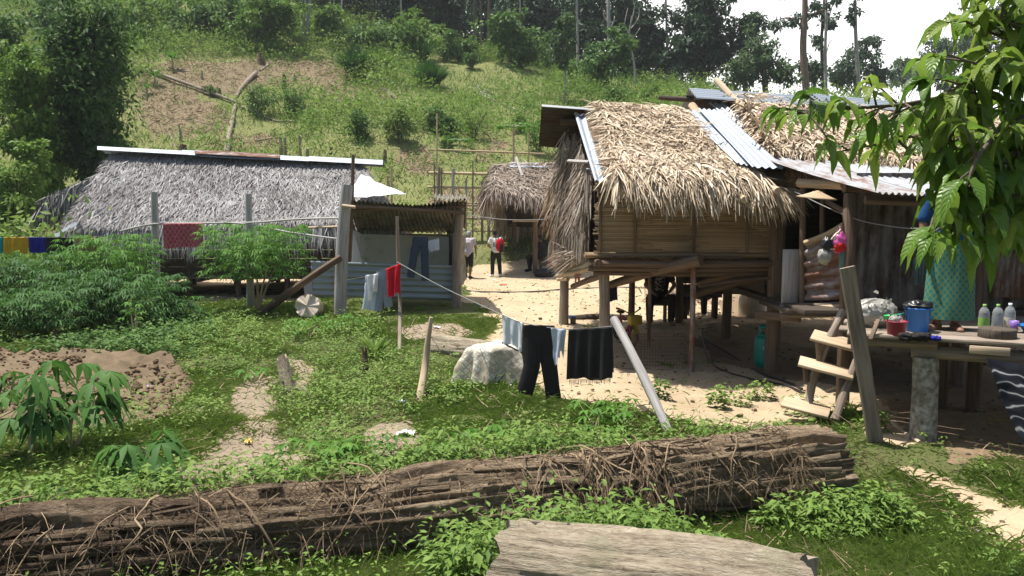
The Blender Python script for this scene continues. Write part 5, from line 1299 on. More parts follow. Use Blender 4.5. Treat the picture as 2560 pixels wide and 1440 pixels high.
t = MB(); tr_ = A([3.9, 4.3, 0]); tube(t, [lift(tr_, -.2), lift(tr_, 1.2), lift(tr_, 2.4) + A([-.1, -.05, 0]), lift(tr_, 3.9) + A([.1, 0, 0])], [.12, .10, .085, .05], 12, wob=.08, sub=4); t.build('trunk', M['bark'], nt_)
BR_ = [([(2800, 330, 4.3), (2600, 270, 4.2), (2430, 235, 4.1), (2250, 262, 4.0), (2110, 272, 3.95), (1990, 285, 3.9)], 1.7), ([(2800, 560, 4.3), (2600, 420, 4.1), (2450, 450, 3.9), (2395, 530, 3.8), (2350, 585, 3.75)], 1.2),
       ([(2820, 60, 4.3), (2620, 110, 4.2), (2500, 90, 4.1), (2410, 50, 4.0)], 1.0), ([(2820, 180, 4.3), (2620, 200, 4.1), (2480, 170, 3.9), (2380, 140, 3.8)], 1.), ([(2600, 420, 4.1), (2450, 400, 4.2), (2320, 340, 4.3), (2200, 360, 4.3), (2090, 380, 4.3)], .9),
       ([(2800, 500, 4.3), (2640, 480, 4.2), (2560, 510, 4.1), (2490, 555, 4.0)], .8), ([(2430, 235, 4.1), (2380, 330, 3.9), (2340, 420, 3.8)], 1.1), ([(2820, 300, 4.3), (2680, 360, 4.4), (2580, 420, 4.5)], 1.9), ([(2470, 430, 3.95), (2390, 470, 3.85), (2325, 525, 3.8)], 1.0), ([(2810, 450, 4.2), (2660, 470, 4.0), (2540, 490, 3.9), (2440, 560, 3.8)], 1.0), ([(2810, 200, 4.2), (2660, 300, 4.0), (2540, 380, 3.9), (2470, 470, 3.8)], 1.3), ([(2820, 100, 4.3), (2640, -40, 4.2), (2460, -60, 4.1)], 1.2), ([(2820, 150, 4.2), (2660, 90, 4.1), (2560, 70, 4.0), (2490, 40, 3.95)], 1.3), ([(2820, 250, 4.2), (2680, 190, 4.1), (2560, 170, 4.0), (2450, 190, 3.9), (2370, 230, 3.85)], 1.2), ([(2250, 262, 4.0), (2230, 330, 4.05), (2290, 390, 4.0)], .5),
       ([(2810, 420, 4.4), (2660, 430, 4.5), (2540, 470, 4.6), (2450, 520, 4.5)], 1.7), ([(2810, 640, 4.4), (2680, 540, 4.4), (2590, 560, 4.3), (2530, 590, 4.2)], 1.), ([(2810, 240, 4.5), (2680, 260, 4.6), (2560, 300, 4.6), (2440, 350, 4.5)], 1.3), ([(2600, 270, 4.2), (2500, 330, 3.8), (2440, 400, 3.6), (2420, 460, 3.55)], .8)]
lb, ld, lL, lr = [], [], [], []; t = MB()
for path, dens in BR_:
    pts = A([P(*p) for p in path]); pts[0] = lift(tr_, np.clip(pts[0][2], .9, 3.7)) if path[0][0] >= 2780 else pts[0]
    tube(t, pts, np.linspace(.016, .004, len(pts)), 7, sub=4, wob=.06)
    seglen = np.linalg.norm(np.diff(pts, axis=0), axis=1); total = seglen.sum(); nt2 = int(total / .07 * dens)
    for q in range(nt2):
        u = (q + .5 * RND.random()) / nt2
        if path[0][0] >= 2780 and u < .18: continue
        s_ = u * total; k = 0
        while k < len(seglen) - 1 and s_ > seglen[k]: s_ -= seglen[k]; k += 1
        p = pts[k] + (pts[k + 1] - pts[k]) * min(1, s_ / seglen[k]); bd = norm(pts[k + 1] - pts[k])
        tw = norm(bd * .8 + A([RND.gauss(0, .6), RND.gauss(0, .8), RND.gauss(.1, .5)])); ln = RND.uniform(.08, .26); e = p + tw * ln
        tube(t, [p, p + tw * ln * .5 + A([0, 0, .01]), e], [.006, .005, .0035], 5)
        nl = RND.randint(4, 6); tone = min(1, max(0, RND.gauss(.74, .24)))
        if 537 + (CAMZ - e[2]) / e[1] * FPX > (615 if e[0] / e[1] * FPX + 1280 > 2280 else 400): continue
        for w in range(nl):
            an = w * 6.283 / nl + RND.random(); f = norm(tw * .5 + A([math.cos(an) * .8, math.sin(an) * .8, RND.uniform(-.5, .2)]))
            lb.append(e - tw * .02 * w); ld.append(f); lL.append(RND.uniform(.10, .19) * (.8 if path[-1][0] < 2150 else 1.05)); lr.append(min(1, max(0, tone + RND.gauss(0, .13))))
t.build('branches', M['bark'], nt_)
lb, ld, lL, lr = map(A, (lb, ld, lL, lr)); c = MB(); leafhi(c, lb, ld, lL, lL * rng.uniform(.42, .53, len(lb)), rng.uniform(.45, 1.15, len(lb)), lr, rng.normal(0, .45, len(lb)))
c.build('leaves', M['glossyleaf'], nt_)
print('near leaves', len(lb))
# ================================================================ big logs in the foreground
def rotten(name, mats, label, p0, p1, r0, r1, sag=0., furrow=.10, seg=96, nv=320, darkleft=True, ends=True, seed=0., tilt=.0):
    p0, p1 = A(p0, float), A(p1, float); ax = norm(p1 - p0); s = norm(np.cross(ax, Z_)); u = np.cross(s, ax); Ln = np.linalg.norm(p1 - p0)
    t = np.linspace(0, 1, nv); th = np.linspace(0, 2 * np.pi, seg + 1)
    Tg, Hg = np.meshgrid(t, th, indexing='ij')
    q = np.stack([np.cos(Hg) * 2.6 + seed, np.sin(Hg) * 2.6, Tg * Ln * .55], -1).reshape(-1, 3)
    f = fbm(q * A([1.4, 1.4, 1]), 4).reshape(Tg.shape)
    f2 = fbm(q * A([4.5, 4.5, 2.2]) + 50, 3).reshape(Tg.shape); f3 = np.floor(f2 * 4) / 4
    big = fbm(np.stack([np.cos(Hg), np.sin(Hg), Tg * Ln * .9], -1).reshape(-1, 3) + seed, 2).reshape(Tg.shape)
    rid = 1 - np.abs(fbm(q * A([2.2, 2.2, .8]) + 90, 3)).reshape(Tg.shape) * 1.6
    R = (r0 + (r1 - r0) * Tg) * (1 + furrow * .75 * f + furrow * .8 * (rid - .5) + furrow * .5 * f3 + (.04 + .7 * furrow) * big) - .035 * np.clip((rid - .80) / .2, 0, 1) * (f2 > -.3)
    R[:, -1] = R[:, 0]
    endw = np.clip(np.minimum(Tg, 1 - Tg) * Ln / .03, 0, 1); jag = .10 * fbm(np.stack([np.cos(Hg) * 3, np.sin(Hg) * 3, Tg * 0 + seed], -1).reshape(-1, 3), 3).reshape(Tg.shape)
    along = Tg * Ln + jag * np.where(Tg > .5, 1, -1) * np.clip(np.abs(Tg - .5) * 2 - .9, 0, 1) * 10 * .5
    C = p0 + ax * along[..., None] - Z_ * (sag * np.sin(np.pi * Tg))[..., None]
    V = C + s * (R * np.cos(Hg))[..., None] + u * (R * np.sin(Hg))[..., None]
    m_ = MB(); grid(m_, V, (Tg.ravel() if darkleft else 0.5 + 0 * Tg.ravel()), (2 * np.pi * r0, Ln))
    if ends:
        for k in (0, -1):
            cen = V[k].mean(0); rings = [cen + (V[k] - cen) * w + ax * (.03 * min(1, (r0 / .285) ** 4) * fbm((V[k] - cen) * 9 + 7, 2) * (1 - w))[:, None] for w in (1, .7, .4, .02)]
            grid(m_, A(rings) if k == -1 else A(rings)[::-1], 1. if k == -1 else 0., (1.5, .3)); q_ = m_.v[-1] - cen; m_.uv[-1] = np.stack([q_ @ s, q_ @ u], -1)
    return m_
def rotmat(name, dark, light, bleach):
    m, nt, b = base_mat(name); tc = nt.nodes.new('ShaderNodeTexCoord'); at = nt.nodes.new('ShaderNodeAttribute'); at.attribute_name = 'rnd'
    n1 = noise_(nt, mapped(nt, tc.outputs['UV'], (16, 2.4, 1)), 1, 8, .72); n2 = noise_(nt, tc.outputs['Object'], 3.2, 5, .6); n3 = noise_(nt, mapped(nt, tc.outputs['UV'], (95, 15, 1)), 1, 6, .7)
    f = math_(nt, 'ADD', math_(nt, 'MULTIPLY', n1, .55), math_(nt, 'MULTIPLY', n3, .45)); f = math_(nt, 'ADD', math_(nt, 'MULTIPLY', math_(nt, 'SUBTRACT', f, .5), 3.2), .5, True)
    ra = ramp_of(nt, dark); rb = ramp_of(nt, light); nt.links.new(f, ra.inputs[0]); nt.links.new(f, rb.inputs[0])
    k = math_(nt, 'ADD', at.outputs['Fac'], math_(nt, 'MULTIPLY', math_(nt, 'SUBTRACT', n2, .5), .9), True)
    k = math_(nt, 'ADD', math_(nt, 'MULTIPLY', math_(nt, 'SUBTRACT', k, .45), 2.2), .5, True)
    col = mix_(nt, k, ra.outputs[0], rb.outputs[0])
    if bleach: col = mix_(nt, math_(nt, 'MULTIPLY', math_(nt, 'GREATER_THAN', n2, .56), .5), col, bleach)
    finish(nt, b, col, .92, .1, 0., f, .9, 0, .02); return m
M['rotten'] = rotmat('rotten_log', [(.025, .017, .012), (.085, .058, .04), (.17, .125, .09)], [(.075, .052, .035), (.235, .175, .115), (.42, .335, .235)], None)
M['bleached'] = rotmat('bleached_log', [(.085, .06, .04), (.30, .25, .18), (.45, .395, .305)], [(.12, .09, .06), (.36, .305, .225), (.52, .46, .365)], (.27, .25, .165))
la, lb_ = A([-4.6, 3.66, .09]), A([2.47, 5.82, .185])
m_ = rotten('long_log', None, '', la, lb_, .285, .27, .0, .23, 150, 620)
for k in range(150):   # loose rotten flakes standing off the surface
    w = RND.uniform(.02, .98); an = RND.uniform(-.6, 2.6); ax_ = norm(lb_ - la); s_ = norm(np.cross(ax_, Z_)); u_ = np.cross(s_, ax_); rad_ = s_ * math.cos(an) + u_ * math.sin(an); tn = np.cross(ax_, rad_)
    c_ = la + (lb_ - la) * w + rad_ * RND.uniform(.27, .30); f_ = norm(ax_ + rad_ * RND.gauss(0, .10) + tn * RND.gauss(0, .06)); box(m_, c_, (RND.uniform(.015, .05), RND.uniform(.10, .5), RND.uniform(.006, .018)), A([norm(np.cross(f_, rad_)), f_, np.cross(norm(np.cross(f_, rad_)), f_)]), r=w)
LONGLOG = single(m_, 'fallen_log', M['rotten'], 'very long rotten brown log lying across the foreground, draped in dead creepers', 'log')
m_ = rotten('front', None, '', (-.02, 3.84, .23), (1.33, 3.36, .25), .285, .265, 0, .10, 130, 300, False, True, 9.)
single(m_, 'fallen_log', M['bleached'], 'thick bleached log in the nearest foreground with cracked pale wood', 'log')
m_ = rotten('behind', None, '', P(1085, 868, 11.2), P(1262, 888, 10.7), .20, .19, 0, .10, 64, 120, False, True, 4.)
single(m_, 'fallen_log', M['bleached'], 'short grey-brown log on the bank behind the cloth-covered stump', 'log')
# dead creepers hanging over the long log
def over_log(u, th, lift_=.02):
    c = la + (lb_ - la) * u[:, None]; ax = norm(lb_ - la); s = norm(np.cross(ax, Z_)); up = np.cross(s, ax)
    r = .285 + lift_
    return c + s * (r * np.cos(th))[:, None] + up * (r * np.sin(th))[:, None], s, up, ax
b_ = MB(); n = 5600; u = np.clip(rng.random(n) ** 1.15, .02, .93); th = rng.uniform(-.1, 2.4, n)   # s points to the camera side
p, s, up, ax = over_log(u, th, .01)
sgn = 1.
d = norm(ax * rng.normal(0, .8, n)[:, None] + s * (np.cos(th) * .3 + .15)[:, None] + A([0, 0, -1.]) * rng.uniform(-.35, 1., n)[:, None] + .35 * rng.normal(0, 1, (n, 3)))
strips(b_, p + .02 * rng.normal(0, 1, (n, 3)), d, norm(s + .6 * rng.normal(0, 1, (n, 3))), rng.uniform(.05, .24, n), rng.uniform(.0025, .006, n), rng.uniform(0, .9, n), rng.random(n), .6)
for k in range(46):
    u0 = RND.uniform(.05, .9); w = RND.uniform(-.05, .05); tt = np.linspace(RND.uniform(1.3, 2.2), RND.uniform(-.5, .3), 7)
    q, *_ = over_log(np.clip(u0 + np.linspace(0, w, 7), .01, .98), tt, .015 + .03 * RND.random()); q = q + np.cumsum(.022 * rng.normal(0, 1, q.shape), 0)
    tube(b_, q, RND.uniform(.003, .007), 5, cap=False, sub=2, r=RND.random())
o = b_.build('dead_creepers', M['twig']); o['kind'] = 'stuff'
for (px, py0, py1, lab) in ((1462, 1165, 1330, 'tangled grey root bundle hanging over the long log, left of two'), (1590, 1120, 1290, 'tangled brown root bundle hanging over the long log, right of two')):
    g = MB(); u_ = float(np.interp(px, [-900, 2130], [0, 1])); 
    best = min(np.linspace(.3, .97, 200), key=lambda w: abs((la + (lb_ - la) * w)[0] / (la + (lb_ - la) * w)[1] * FPX + 1280 - px))
    for k in range(13):
        uu = best + RND.gauss(0, .0035); tt = np.linspace(1.15 + RND.gauss(0, .25), -.35 + RND.gauss(0, .4), 9); q, *_ = over_log(np.full(9, uu) + RND.gauss(0, .008) * np.linspace(0, 1, 9) ** 2 + np.cumsum(rng.normal(0, .0011, 9)), tt, .0 + .05 * RND.random()); tube(g, q + .014 * rng.normal(0, 1, q.shape), np.linspace(RND.choice((.005, .007, .018)), .003, 9), 6, sub=2, wob=.25, r=RND.random())
    n = 700; tt = rng.uniform(-.4, 1.35, n); q, s, up, ax = over_log(best + rng.normal(0, .0055, n), tt, .03)
    strips(g, q + .025 * rng.normal(0, 1, (n, 3)), norm(A([0, -.25, -1.]) + .35 * rng.normal(0, 1, (n, 3))), norm(rng.normal(0, 1, (n, 3))), rng.uniform(.06, .22, n), rng.uniform(.004, .014, n), .3, rng.random(n) * .8, .3)
    single(g, 'root_bundle', M['twig'], lab, 'roots', 'root bundles on the long log')
# twig litter and straw on the ground
b_ = MB(); x, y = sample(11000, 3.0, 16, 1.6); keep = keep_ground(x, y, .22, .5, 1., .45); dn = fbm(np.stack([x, y, 0 * x], -1) / 1.1 + 300, 2)
kk = keep & ((dn > .12) | zone('sand', x, y) | zone('bare', x, y) | (in_band(x, y) & (rng.random(len(x)) < .2))); x, y = x[kk], y[kk]; n = len(x); a = rng.random(n) * 6.283
strips(b_, np.stack([x, y, hraw(x, y) + .03], -1), norm(np.stack([np.cos(a), np.sin(a), rng.uniform(-.05, .45, n)], -1)), np.repeat(Z_[None], n, 0), rng.uniform(.06, .3, n), rng.uniform(.004, .009, n), rng.uniform(0, .3, n), rng.random(n), .6)
o = b_.build('twig_litter', M['twig']); o['kind'] = 'stuff'
b_ = MB(); x, y = sample(60000, 28, 66, .4, .8, 3); kk = zone('slash', x, y, 1.2, .3) & (rng.random(len(x)) < .8); x, y = x[kk], y[kk]; n = len(x); a = rng.random(n) * 6.283
strips(b_, np.stack([x, y, hraw(x, y) + .04], -1), norm(np.stack([np.cos(a), np.sin(a), rng.uniform(-.1, .8, n)], -1)), norm(rng.normal(0, 1, (n, 3))), rng.uniform(.15, .7, n), rng.uniform(.015, .045, n), rng.uniform(0, .4, n), rng.random(n), .5)
o = b_.build('slash_litter', M['twig']); o['kind'] = 'stuff'
# clods in the mud pit and gully
b_ = MB(); x, y = sample(26000, 5.0, 12.2, .9); kk = zone('mud', x, y) & ((fbm(np.stack([x, y, 0 * x], -1) / .8 + 11, 2) > -.15) & (rng.random(len(x)) < np.where(x < -2.9, .75, .10))); x, y = x[kk], y[kk]
for i in range(len(x)):
    r = RND.uniform(.006, .026) * (2.2 if RND.random() < .13 else 1); blob(b_, (x[i], y[i], H(x[i], y[i]) + float(churn(x[i:i+1], y[i:i+1])[0]) + r * .3), (r * RND.uniform(.8, 1.5), r * RND.uniform(.8, 1.3), r * RND.uniform(.6, 1)), 7, .35, 2.2, RND.random())
o = b_.build('soil_clods', M['soil'], smooth=False); o['kind'] = 'stuff'
print('clods', len(x))

b_ = MB(); x, y = sample(3600, 5, 26, 1.2); kk = zone('sand', x, y) | zone('painted_shade', x, y); x, y = x[kk], y[kk]
for i in range(len(x)):
    r = RND.uniform(.006, .02) * (1.8 if RND.random() < .06 else 1); blob(b_, (x[i], y[i], H(x[i], y[i]) + r * .3), (r * 1.3, r, r * .7), 6, .3, 2., RND.random())
o = b_.build('pebbles', M['soil'], smooth=False); o['kind'] = 'stuff'
# ================================================================ stumps, sticks and poles nearby
def stick(label, pts, rad, mat='palewood', name='stick', cat='stick', group=None, **k):
    m_ = MB(); tube(m_, pts, rad, k.pop('seg', 10), wob=k.pop('wob', .1), sub=k.pop('sub', 4)); return single(m_, name, M[mat], label, cat, group)
g0 = T(1046, 1003); stick('curved pale barkless stick standing in the grass left of the covered stump', [lift(g0, -.05), P(1062, 920, 8.75), P(1070, 850, 8.8), P(1078, 793, 8.8)], [.052, .042, .034, .022])
g0 = T(998, 885); stick('thin upright stick with knobs holding the line in front of the wash shed', [lift(g0, -.1), P(1000, 780, 11.8), P(996, 660, 11.8), P(993, 540, 11.8)], [.030, .028, .027, .024], 'wood')
g0 = T(1682, 1090); stick('leaning bleached grey pole holding the laundry with black cloth', [lift(g0, -.05), g0 * .5 + P(1534, 797, 8.15) * .5 + A([.008, 0, 0]), P(1534, 797, 8.15)], [.045, .047, .046], 'greywood', 'pole', 'pole')
stick('dark diagonal beam leaning against the tall shed post', [lift(T(655, 785), .02), P(750, 712, 15.7), P(852, 643, 15.85)], [.085, .075, .065], 'brownwood', 'leaning_log', 'beam')
for px, yt, lab in ((387, 480, 'upright grey post left of the red patterned cloth'), (622, 485, 'upright grey post above the umbrella-shaped cassava')):
    g = onground(px, 17.3); stick(lab, [lift(g, -.2), P(px + 1, 600, 17.3), P(px - 1, yt, 17.3)], [.085, .08, .07], 'greywood', 'fence_post', 'post', 'posts of the drying rail')
stick('long thin horizontal drying rail carrying the red cloth', [P(300, 578, 17.2), P(387, 560, 17.2), P(520, 558, 17.2), P(640, 556, 17.0), P(740, 548, 16.6), P(862, 545, 16.1)], .022, 'greywood', 'drying_rail', 'rail')
stick('thin lower drying rail sagging towards the tall shed post', [P(560, 556, 17.1), P(640, 563, 17.0), P(720, 580, 16.6), P(852, 598, 16.0)], .018, 'greywood', 'drying_rail', 'rail')
stick('short pale rail end tied to the tall shed post', [P(772, 569, 16.6), P(860, 566, 15.95)], .025, 'palewood', 'drying_rail', 'rail')
# sawn pale log end, pale stump pieces, dark snag
m_ = MB(); p = T(766, 800); axd = norm(A([.12, -1, .18])); c0 = p + A([0, .1, .27])
m_ = rotten('x', None, '', c0 - axd * .7, c0 + axd * .02, .235, .235, 0, .03, 48, 40, False, True, 2.)
single(m_, 'sawn_log', M['sawn'], 'short log with its pale sawn face towards the viewer, below the bent tin corner', 'log')
for (pa, pb, r0, r1, lab) in (((722, 975), (705, 895), .10, .07, 'broken pale stump slab sticking up beside the gully'), ((775, 985), (745, 965), .06, .05, 'small pale broken wood piece below the stump slab')):
    a_ = T(*pa); e_ = P(pb[0], pb[1], a_[1] + .15); m_ = rotten('x', None, '', lift(a_, -.05), e_, r0, r1, 0, .2, 30, 40, False, True, 6.); single(m_, 'stump', M['bleached'], lab, 'stump')
g0 = T(912, 935); m_ = rotten('x', None, '', lift(g0, -.1), P(911, 872, g0[1]), .055, .03, 0, .2, 24, 40, False); single(m_, 'snag', M['rotten'], 'short dark rotten snag in the weeds near the strap-leaved plant', 'stump')
# timber stored under the stilt house
for a_, b2, ra, rb, lab in ((P(1525, 712, 10.9), P(1752, 650, 10.1), .055, .085, 'thick pole slanting under the floor, its cut end towards the viewer'), (P(1745, 712, 10.9), P(1925, 660, 10.5), .05, .06, 'long pole slung under the right half of the floor, upper one'), (P(1735, 738, 11.0), P(1920, 690, 10.6), .05, .055, 'long pole slung under the right half of the floor, lowest one'), (P(1750, 716, 10.6), P(1937, 694, 10.35), .025, .02, 'crooked thin branch slung between the stored poles')):
    stick(lab, [a_, (a_ + b2) / 2 + A([0, 0, .02]), b2], [ra, (ra + rb) / 2, rb], 'brownwood', 'stored_pole', 'pole', 'poles stored under the stilt house')
stick('long bamboo pole lying on the big house thatch, sticking up above the ridge', [P(1790, 200, 12.75), P(1868, 280, 12.0), P(1950, 360, 11.1)], [.05, .05, .045], 'palewood', 'roof_pole', 'pole', 'poles weighing down the roofs')
stick('thick short pole lying on the pale metal sheets of the stilt house', [P(1730, 264, 12.4), P(1790, 345, 11.3), P(1845, 416, 10.35)], [.062, .062, .055], 'palewood', 'roof_pole', 'pole', 'poles weighing down the roofs')
# ================================================================ felled trunks and stumps on the slope
M['felled'] = mk('felled_wood', [(.12, .10, .075), (.26, .22, .175), (.40, .36, .30)], .9, .1, nsc=1, stretch=(10, 3), rmix=.3, bump=.4, contrast=2)
def hill_log(label, pix, wpx, mat='felled', name='felled_trunk', cat='log', rise=.6, group='felled trunks on the slope', seg=9):
    pts = A([T(px, py) for px, py in pix]); r = .72 * np.interp(np.linspace(0, 1, len(pts)), [0, 1], [S(wpx[0], pts[0][1]) / 2, S(wpx[1], pts[-1][1]) / 2]); pts = pts + Z_ * (r * rise)[:, None]
    m_ = MB(); tube(m_, pts, r, seg, wob=.12, sub=4); return single(m_, name, M[mat], label, cat, group)
hill_log('long pale trunk lying diagonally across the cleared slope', [(388, 192), (450, 214), (530, 242), (600, 268)], (13, 9), rise=2.6)
hill_log('crooked thin end of the diagonal trunk, twisting to the right', [(604, 272), (650, 290), (690, 306), (744, 306)], (8, 5), rise=1.8)
hill_log('pale trunk lying straight downhill to the tin ridge', [(588, 268), (582, 300), (572, 345), (566, 390)], (12, 21), rise=1.)
hill_log('upper trunk piece bending up the slope above the crossing', [(592, 245), (606, 222), (640, 190)], (8, 15), rise=1.5)
hill_log('short pale branch piece above the crossing of the trunks', [(650, 178), (676, 158)], (7, 5))
hill_log('half-buried trunk right of the dark reedy clump, running downhill', [(912, 188), (945, 215), (992, 252)], (12, 9), rise=1.2)
for k in range(4): hill_log(['topmost', 'second', 'third', 'lowest'][k] + ' bamboo pole of the small stack on the upper slope', [(1188 + 2 * k, 215 + 7 * k), (1238, 240 + 5 * k)], (4, 4), 'greywood', 'bamboo_pole', 'pole', 2.5, 'bamboo poles stacked on the slope')
hill_log('thin pale pole lying below the small bamboo stack', [(1256, 262), (1285, 275), (1314, 288)], (4, 4), 'greywood', 'bamboo_pole', 'pole', 2., 'bamboo poles stacked on the slope')
for k, (a_, b2, w_) in enumerate((((1010, 262), (1060, 290), 6), ((470, 300), (540, 318), 6), ((820, 232), (880, 246), 5), ((1130, 255), (1165, 300), 5), ((640, 355), (700, 345), 7), ((420, 330), (440, 372), 6))):
    hill_log(('short grey branch lying right of the half-buried trunk', 'thin branch lying left of the straight downhill trunk', 'pale thin branch on the bare patch below the reedy clump', 'slim branch on the slope above the airy bush', 'short trunk piece just above the rusty ridge sheet', 'short branch on the bare soil beside the column tree')[k], [a_, b2], (w_, w_ * .6), 'felled', rise=1.4)
def snag(label, px, py, hpx, wpx, mat='palebark', group='stumps on the slope'):
    g = T(px, py); Y = g[1]; m_ = rotten('x', None, '', lift(g, -.15), P(px + RND.uniform(-3, 3), py - hpx, Y), S(wpx, Y) / 2, S(wpx * .55, Y) / 2, 0, .22, 20, 24, False, True, RND.random() * 9); single(m_, 'stump', M[mat], label, 'stump', group)
for a in ((703, 392, 50, 13, 'bleached', 'tall pale stump behind the rusty ridge sheet, left of the forked one'), (714, 390, 46, 9, 'bleached', 'narrow pale stump close beside the tall one'), (751, 395, 56, 11, 'bleached', 'forked whitish stump behind the ridge sheets'), (770, 398, 26, 14, 'bleached', 'low slanting stump right of the forked one'), (962, 408, 34, 14, 'rotten', 'dark stump at the right end of the tin ridge'),
    (452, 352, 34, 9, 'bleached', 'thin leaning pale stump above the left half of the tin ridge'), (506, 200, 24, 6, 'bleached', 'small pale stump in the middle of the brown clearing'), (652, 160, 28, 24, 'rotten', 'dark broad stump at the top of the clearing'), (710, 222, 36, 14, 'rotten', 'blackened stump right of the bending trunk piece'), (735, 205, 18, 16, 'bleached', 'low pale stump beside the blackened one'), (553, 245, 20, 4, 'bleached', 'thin pale stake stump by the crossing logs'), (368, 250, 18, 4, 'bleached', 'thin stake stump at the edge of the column tree'), (455, 378, 18, 26, 'rotten', 'earthy upturned stump just above the tin ridge'), (1190, 405, 14, 6, 'rotten', 'small black stump behind the bamboo fence rail'), (826, 388, 20, 8, 'rotten', 'small dark stump above the right part of the tin ridge')):
    snag(a[5], *a[:5])
# ================================================================ bamboo fence frames
fn = thing('bamboo_fence', 'tall bamboo fence with two pale rails and uneven stakes behind the wash shed', 'fence', T(1150, 600))
def fpart(nm, a_, b2, r, mt='bamboo'): part_tube(fn, nm, M[mt], [A(a_), (A(a_) + A(b2)) / 2 + .01 * rng.normal(0, 1, 3), A(b2)], r, sub=2, wob=.05)
for y_, x0, x1, r in ((432, 1072, 1222, .055), (467, 1069, 1255, .045), (506, 1130, 1225, .03), (513, 1150, 1225, .03), (545, 1150, 1235, .04), (577, 1155, 1300, .03)): fpart('rail', P(x0, y_, 30.0), P(x1, y_ + 3, 30.0), r)
for px, y0_, y1_, r, mt in ((1086, 410, 610, .03, 'wood'), (1098, 418, 610, .05, 'wood'), (1104, 420, 612, .035, 'wood'), (1133, 422, 612, .06, 'greywood'), (1166, 445, 612, .03, 'greywood'), (1182, 403, 612, .03, 'wood'), (1206, 455, 612, .05, 'wood'), (1222, 418, 640, .06, 'wood'), (1292, 560, 640, .07, 'greywood')):
    fpart('stake', P(px, y0_, 29.95), lift(onground(px, 29.95), -.2), r, mt)
f2 = thing('bamboo_fence', 'single bamboo rail on thin stakes higher up the slope', 'fence', T(1200, 430)); fn = f2
fpart('rail', P(1077, 374, 33.2), P(1362, 385, 33.2), .04)
for px, y0_ in ((1093, 283), (1283, 322), (1322, 332)): fpart('stake', P(px, y0_, 33.15), lift(onground(px, 33.15), -.2), .035)
f3 = thing('bamboo_fence', 'two thin fence stakes right of the white tarpaulin', 'fence', onground(978, 29)); fn = f3
for px, y0_ in ((969, 440), (979, 417)): fpart('stake', P(px, y0_, 29), lift(onground(px, 29), -.1), .04)
# ================================================================ cloth materials
def pattern_mat(name, fn, rough=.9, transl=.12):
    m, nt, b = base_mat(name); tc = nt.nodes.new('ShaderNodeTexCoord')
    col = fn(nt, tc); finish(nt, b, col, rough, .1, 0., noise_(nt, tc.outputs['Object'], 30, 3), .1, transl); return m
def wave_(nt, vec, scale, axis='X', prof='SIN', dist=0.):
    w = nt.nodes.new('ShaderNodeTexWave'); w.bands_direction = axis; w.wave_profile = prof; w.inputs['Scale'].default_value = scale; w.inputs['Distortion'].default_value = dist
    nt.links.new(vec, w.inputs['Vector']); return w.outputs['Fac']
def lattice(nt, uv, n, lo):
    a = mapped(nt, uv, (n, n, 1)); r = nt.nodes.new('ShaderNodeVectorRotate'); r.rotation_type = 'Z_AXIS'; r.inputs['Angle'].default_value = math.pi / 4; nt.links.new(a, r.inputs['Vector'])
    f = math_(nt, 'MAXIMUM', wave_(nt, r.outputs[0], .5, 'X'), wave_(nt, r.outputs[0], .5, 'Y')); return math_(nt, 'GREATER_THAN', f, lo)
def red_pat(nt, tc):
    f = lattice(nt, tc.outputs['UV'], 9, .93); g = math_(nt, 'GREATER_THAN', noise_(nt, tc.outputs['UV'], 26, 2), .58)
    return mix_(nt, math_(nt, 'MULTIPLY', math_(nt, 'MAXIMUM', f, g), .55), (.42, .055, .085), (.50, .30, .28))
def sarong_pat(nt, tc):
    f = lattice(nt, tc.outputs['UV'], 13, .88); g = lattice(nt, mapped(nt, tc.outputs['UV'], (2, 2, 1)), 13, .95)
    n = noise_(nt, tc.outputs['UV'], 3, 2); base = mix_(nt, n, (.012, .13, .15), (.02, .20, .19))
    return mix_(nt, math_(nt, 'MULTIPLY', math_(nt, 'MAXIMUM', f, math_(nt, 'MULTIPLY', g, .6)), .6), base, (.24, .26, .05))
def cover_pat(nt, tc):
    v = nt.nodes.new('ShaderNodeTexVoronoi'); v.feature = 'DISTANCE_TO_EDGE'; v.inputs['Scale'].default_value = 7; nt.links.new(tc.outputs['UV'], v.inputs['Vector'])
    f = lattice(nt, tc.outputs['UV'], 7, .9); v2 = nt.nodes.new('ShaderNodeTexVoronoi'); v2.inputs['Scale'].default_value = 6; nt.links.new(tc.outputs['UV'], v2.inputs['Vector'])
    c = ramp_of(nt, [(.74, .71, .62), (.74, .71, .62, .42), (.45, .40, .30, .5), (.62, .58, .48, .72), (.76, .73, .65)]); nt.links.new(v2.outputs['Color'], c.inputs[0])
    g = lattice(nt, tc.outputs['UV'], 5, .72); h = math_(nt, 'GREATER_THAN', noise_(nt, tc.outputs['UV'], 4, 1), .5)
    return mix_(nt, math_(nt, 'MULTIPLY', math_(nt, 'SUBTRACT', 1., g), math_(nt, 'MULTIPLY', h, .75)), mix_(nt, math_(nt, 'MAXIMUM', math_(nt, 'LESS_THAN', v.outputs['Distance'], .03), f), c.outputs[0], (.45, .40, .31)), (.36, .31, .23))
def tiedye(nt, tc):
    w = wave_(nt, mapped(nt, tc.outputs['UV'], (1, 1, 1)), 1.2, 'Y', 'SIN', 16.); r = ramp_of(nt, [(.02, .022, .03), (.035, .04, .055, .86), (.25, .26, .28, .95), (.55, .55, .55)]); nt.links.new(w, r.inputs[0]); return r.outputs[0]
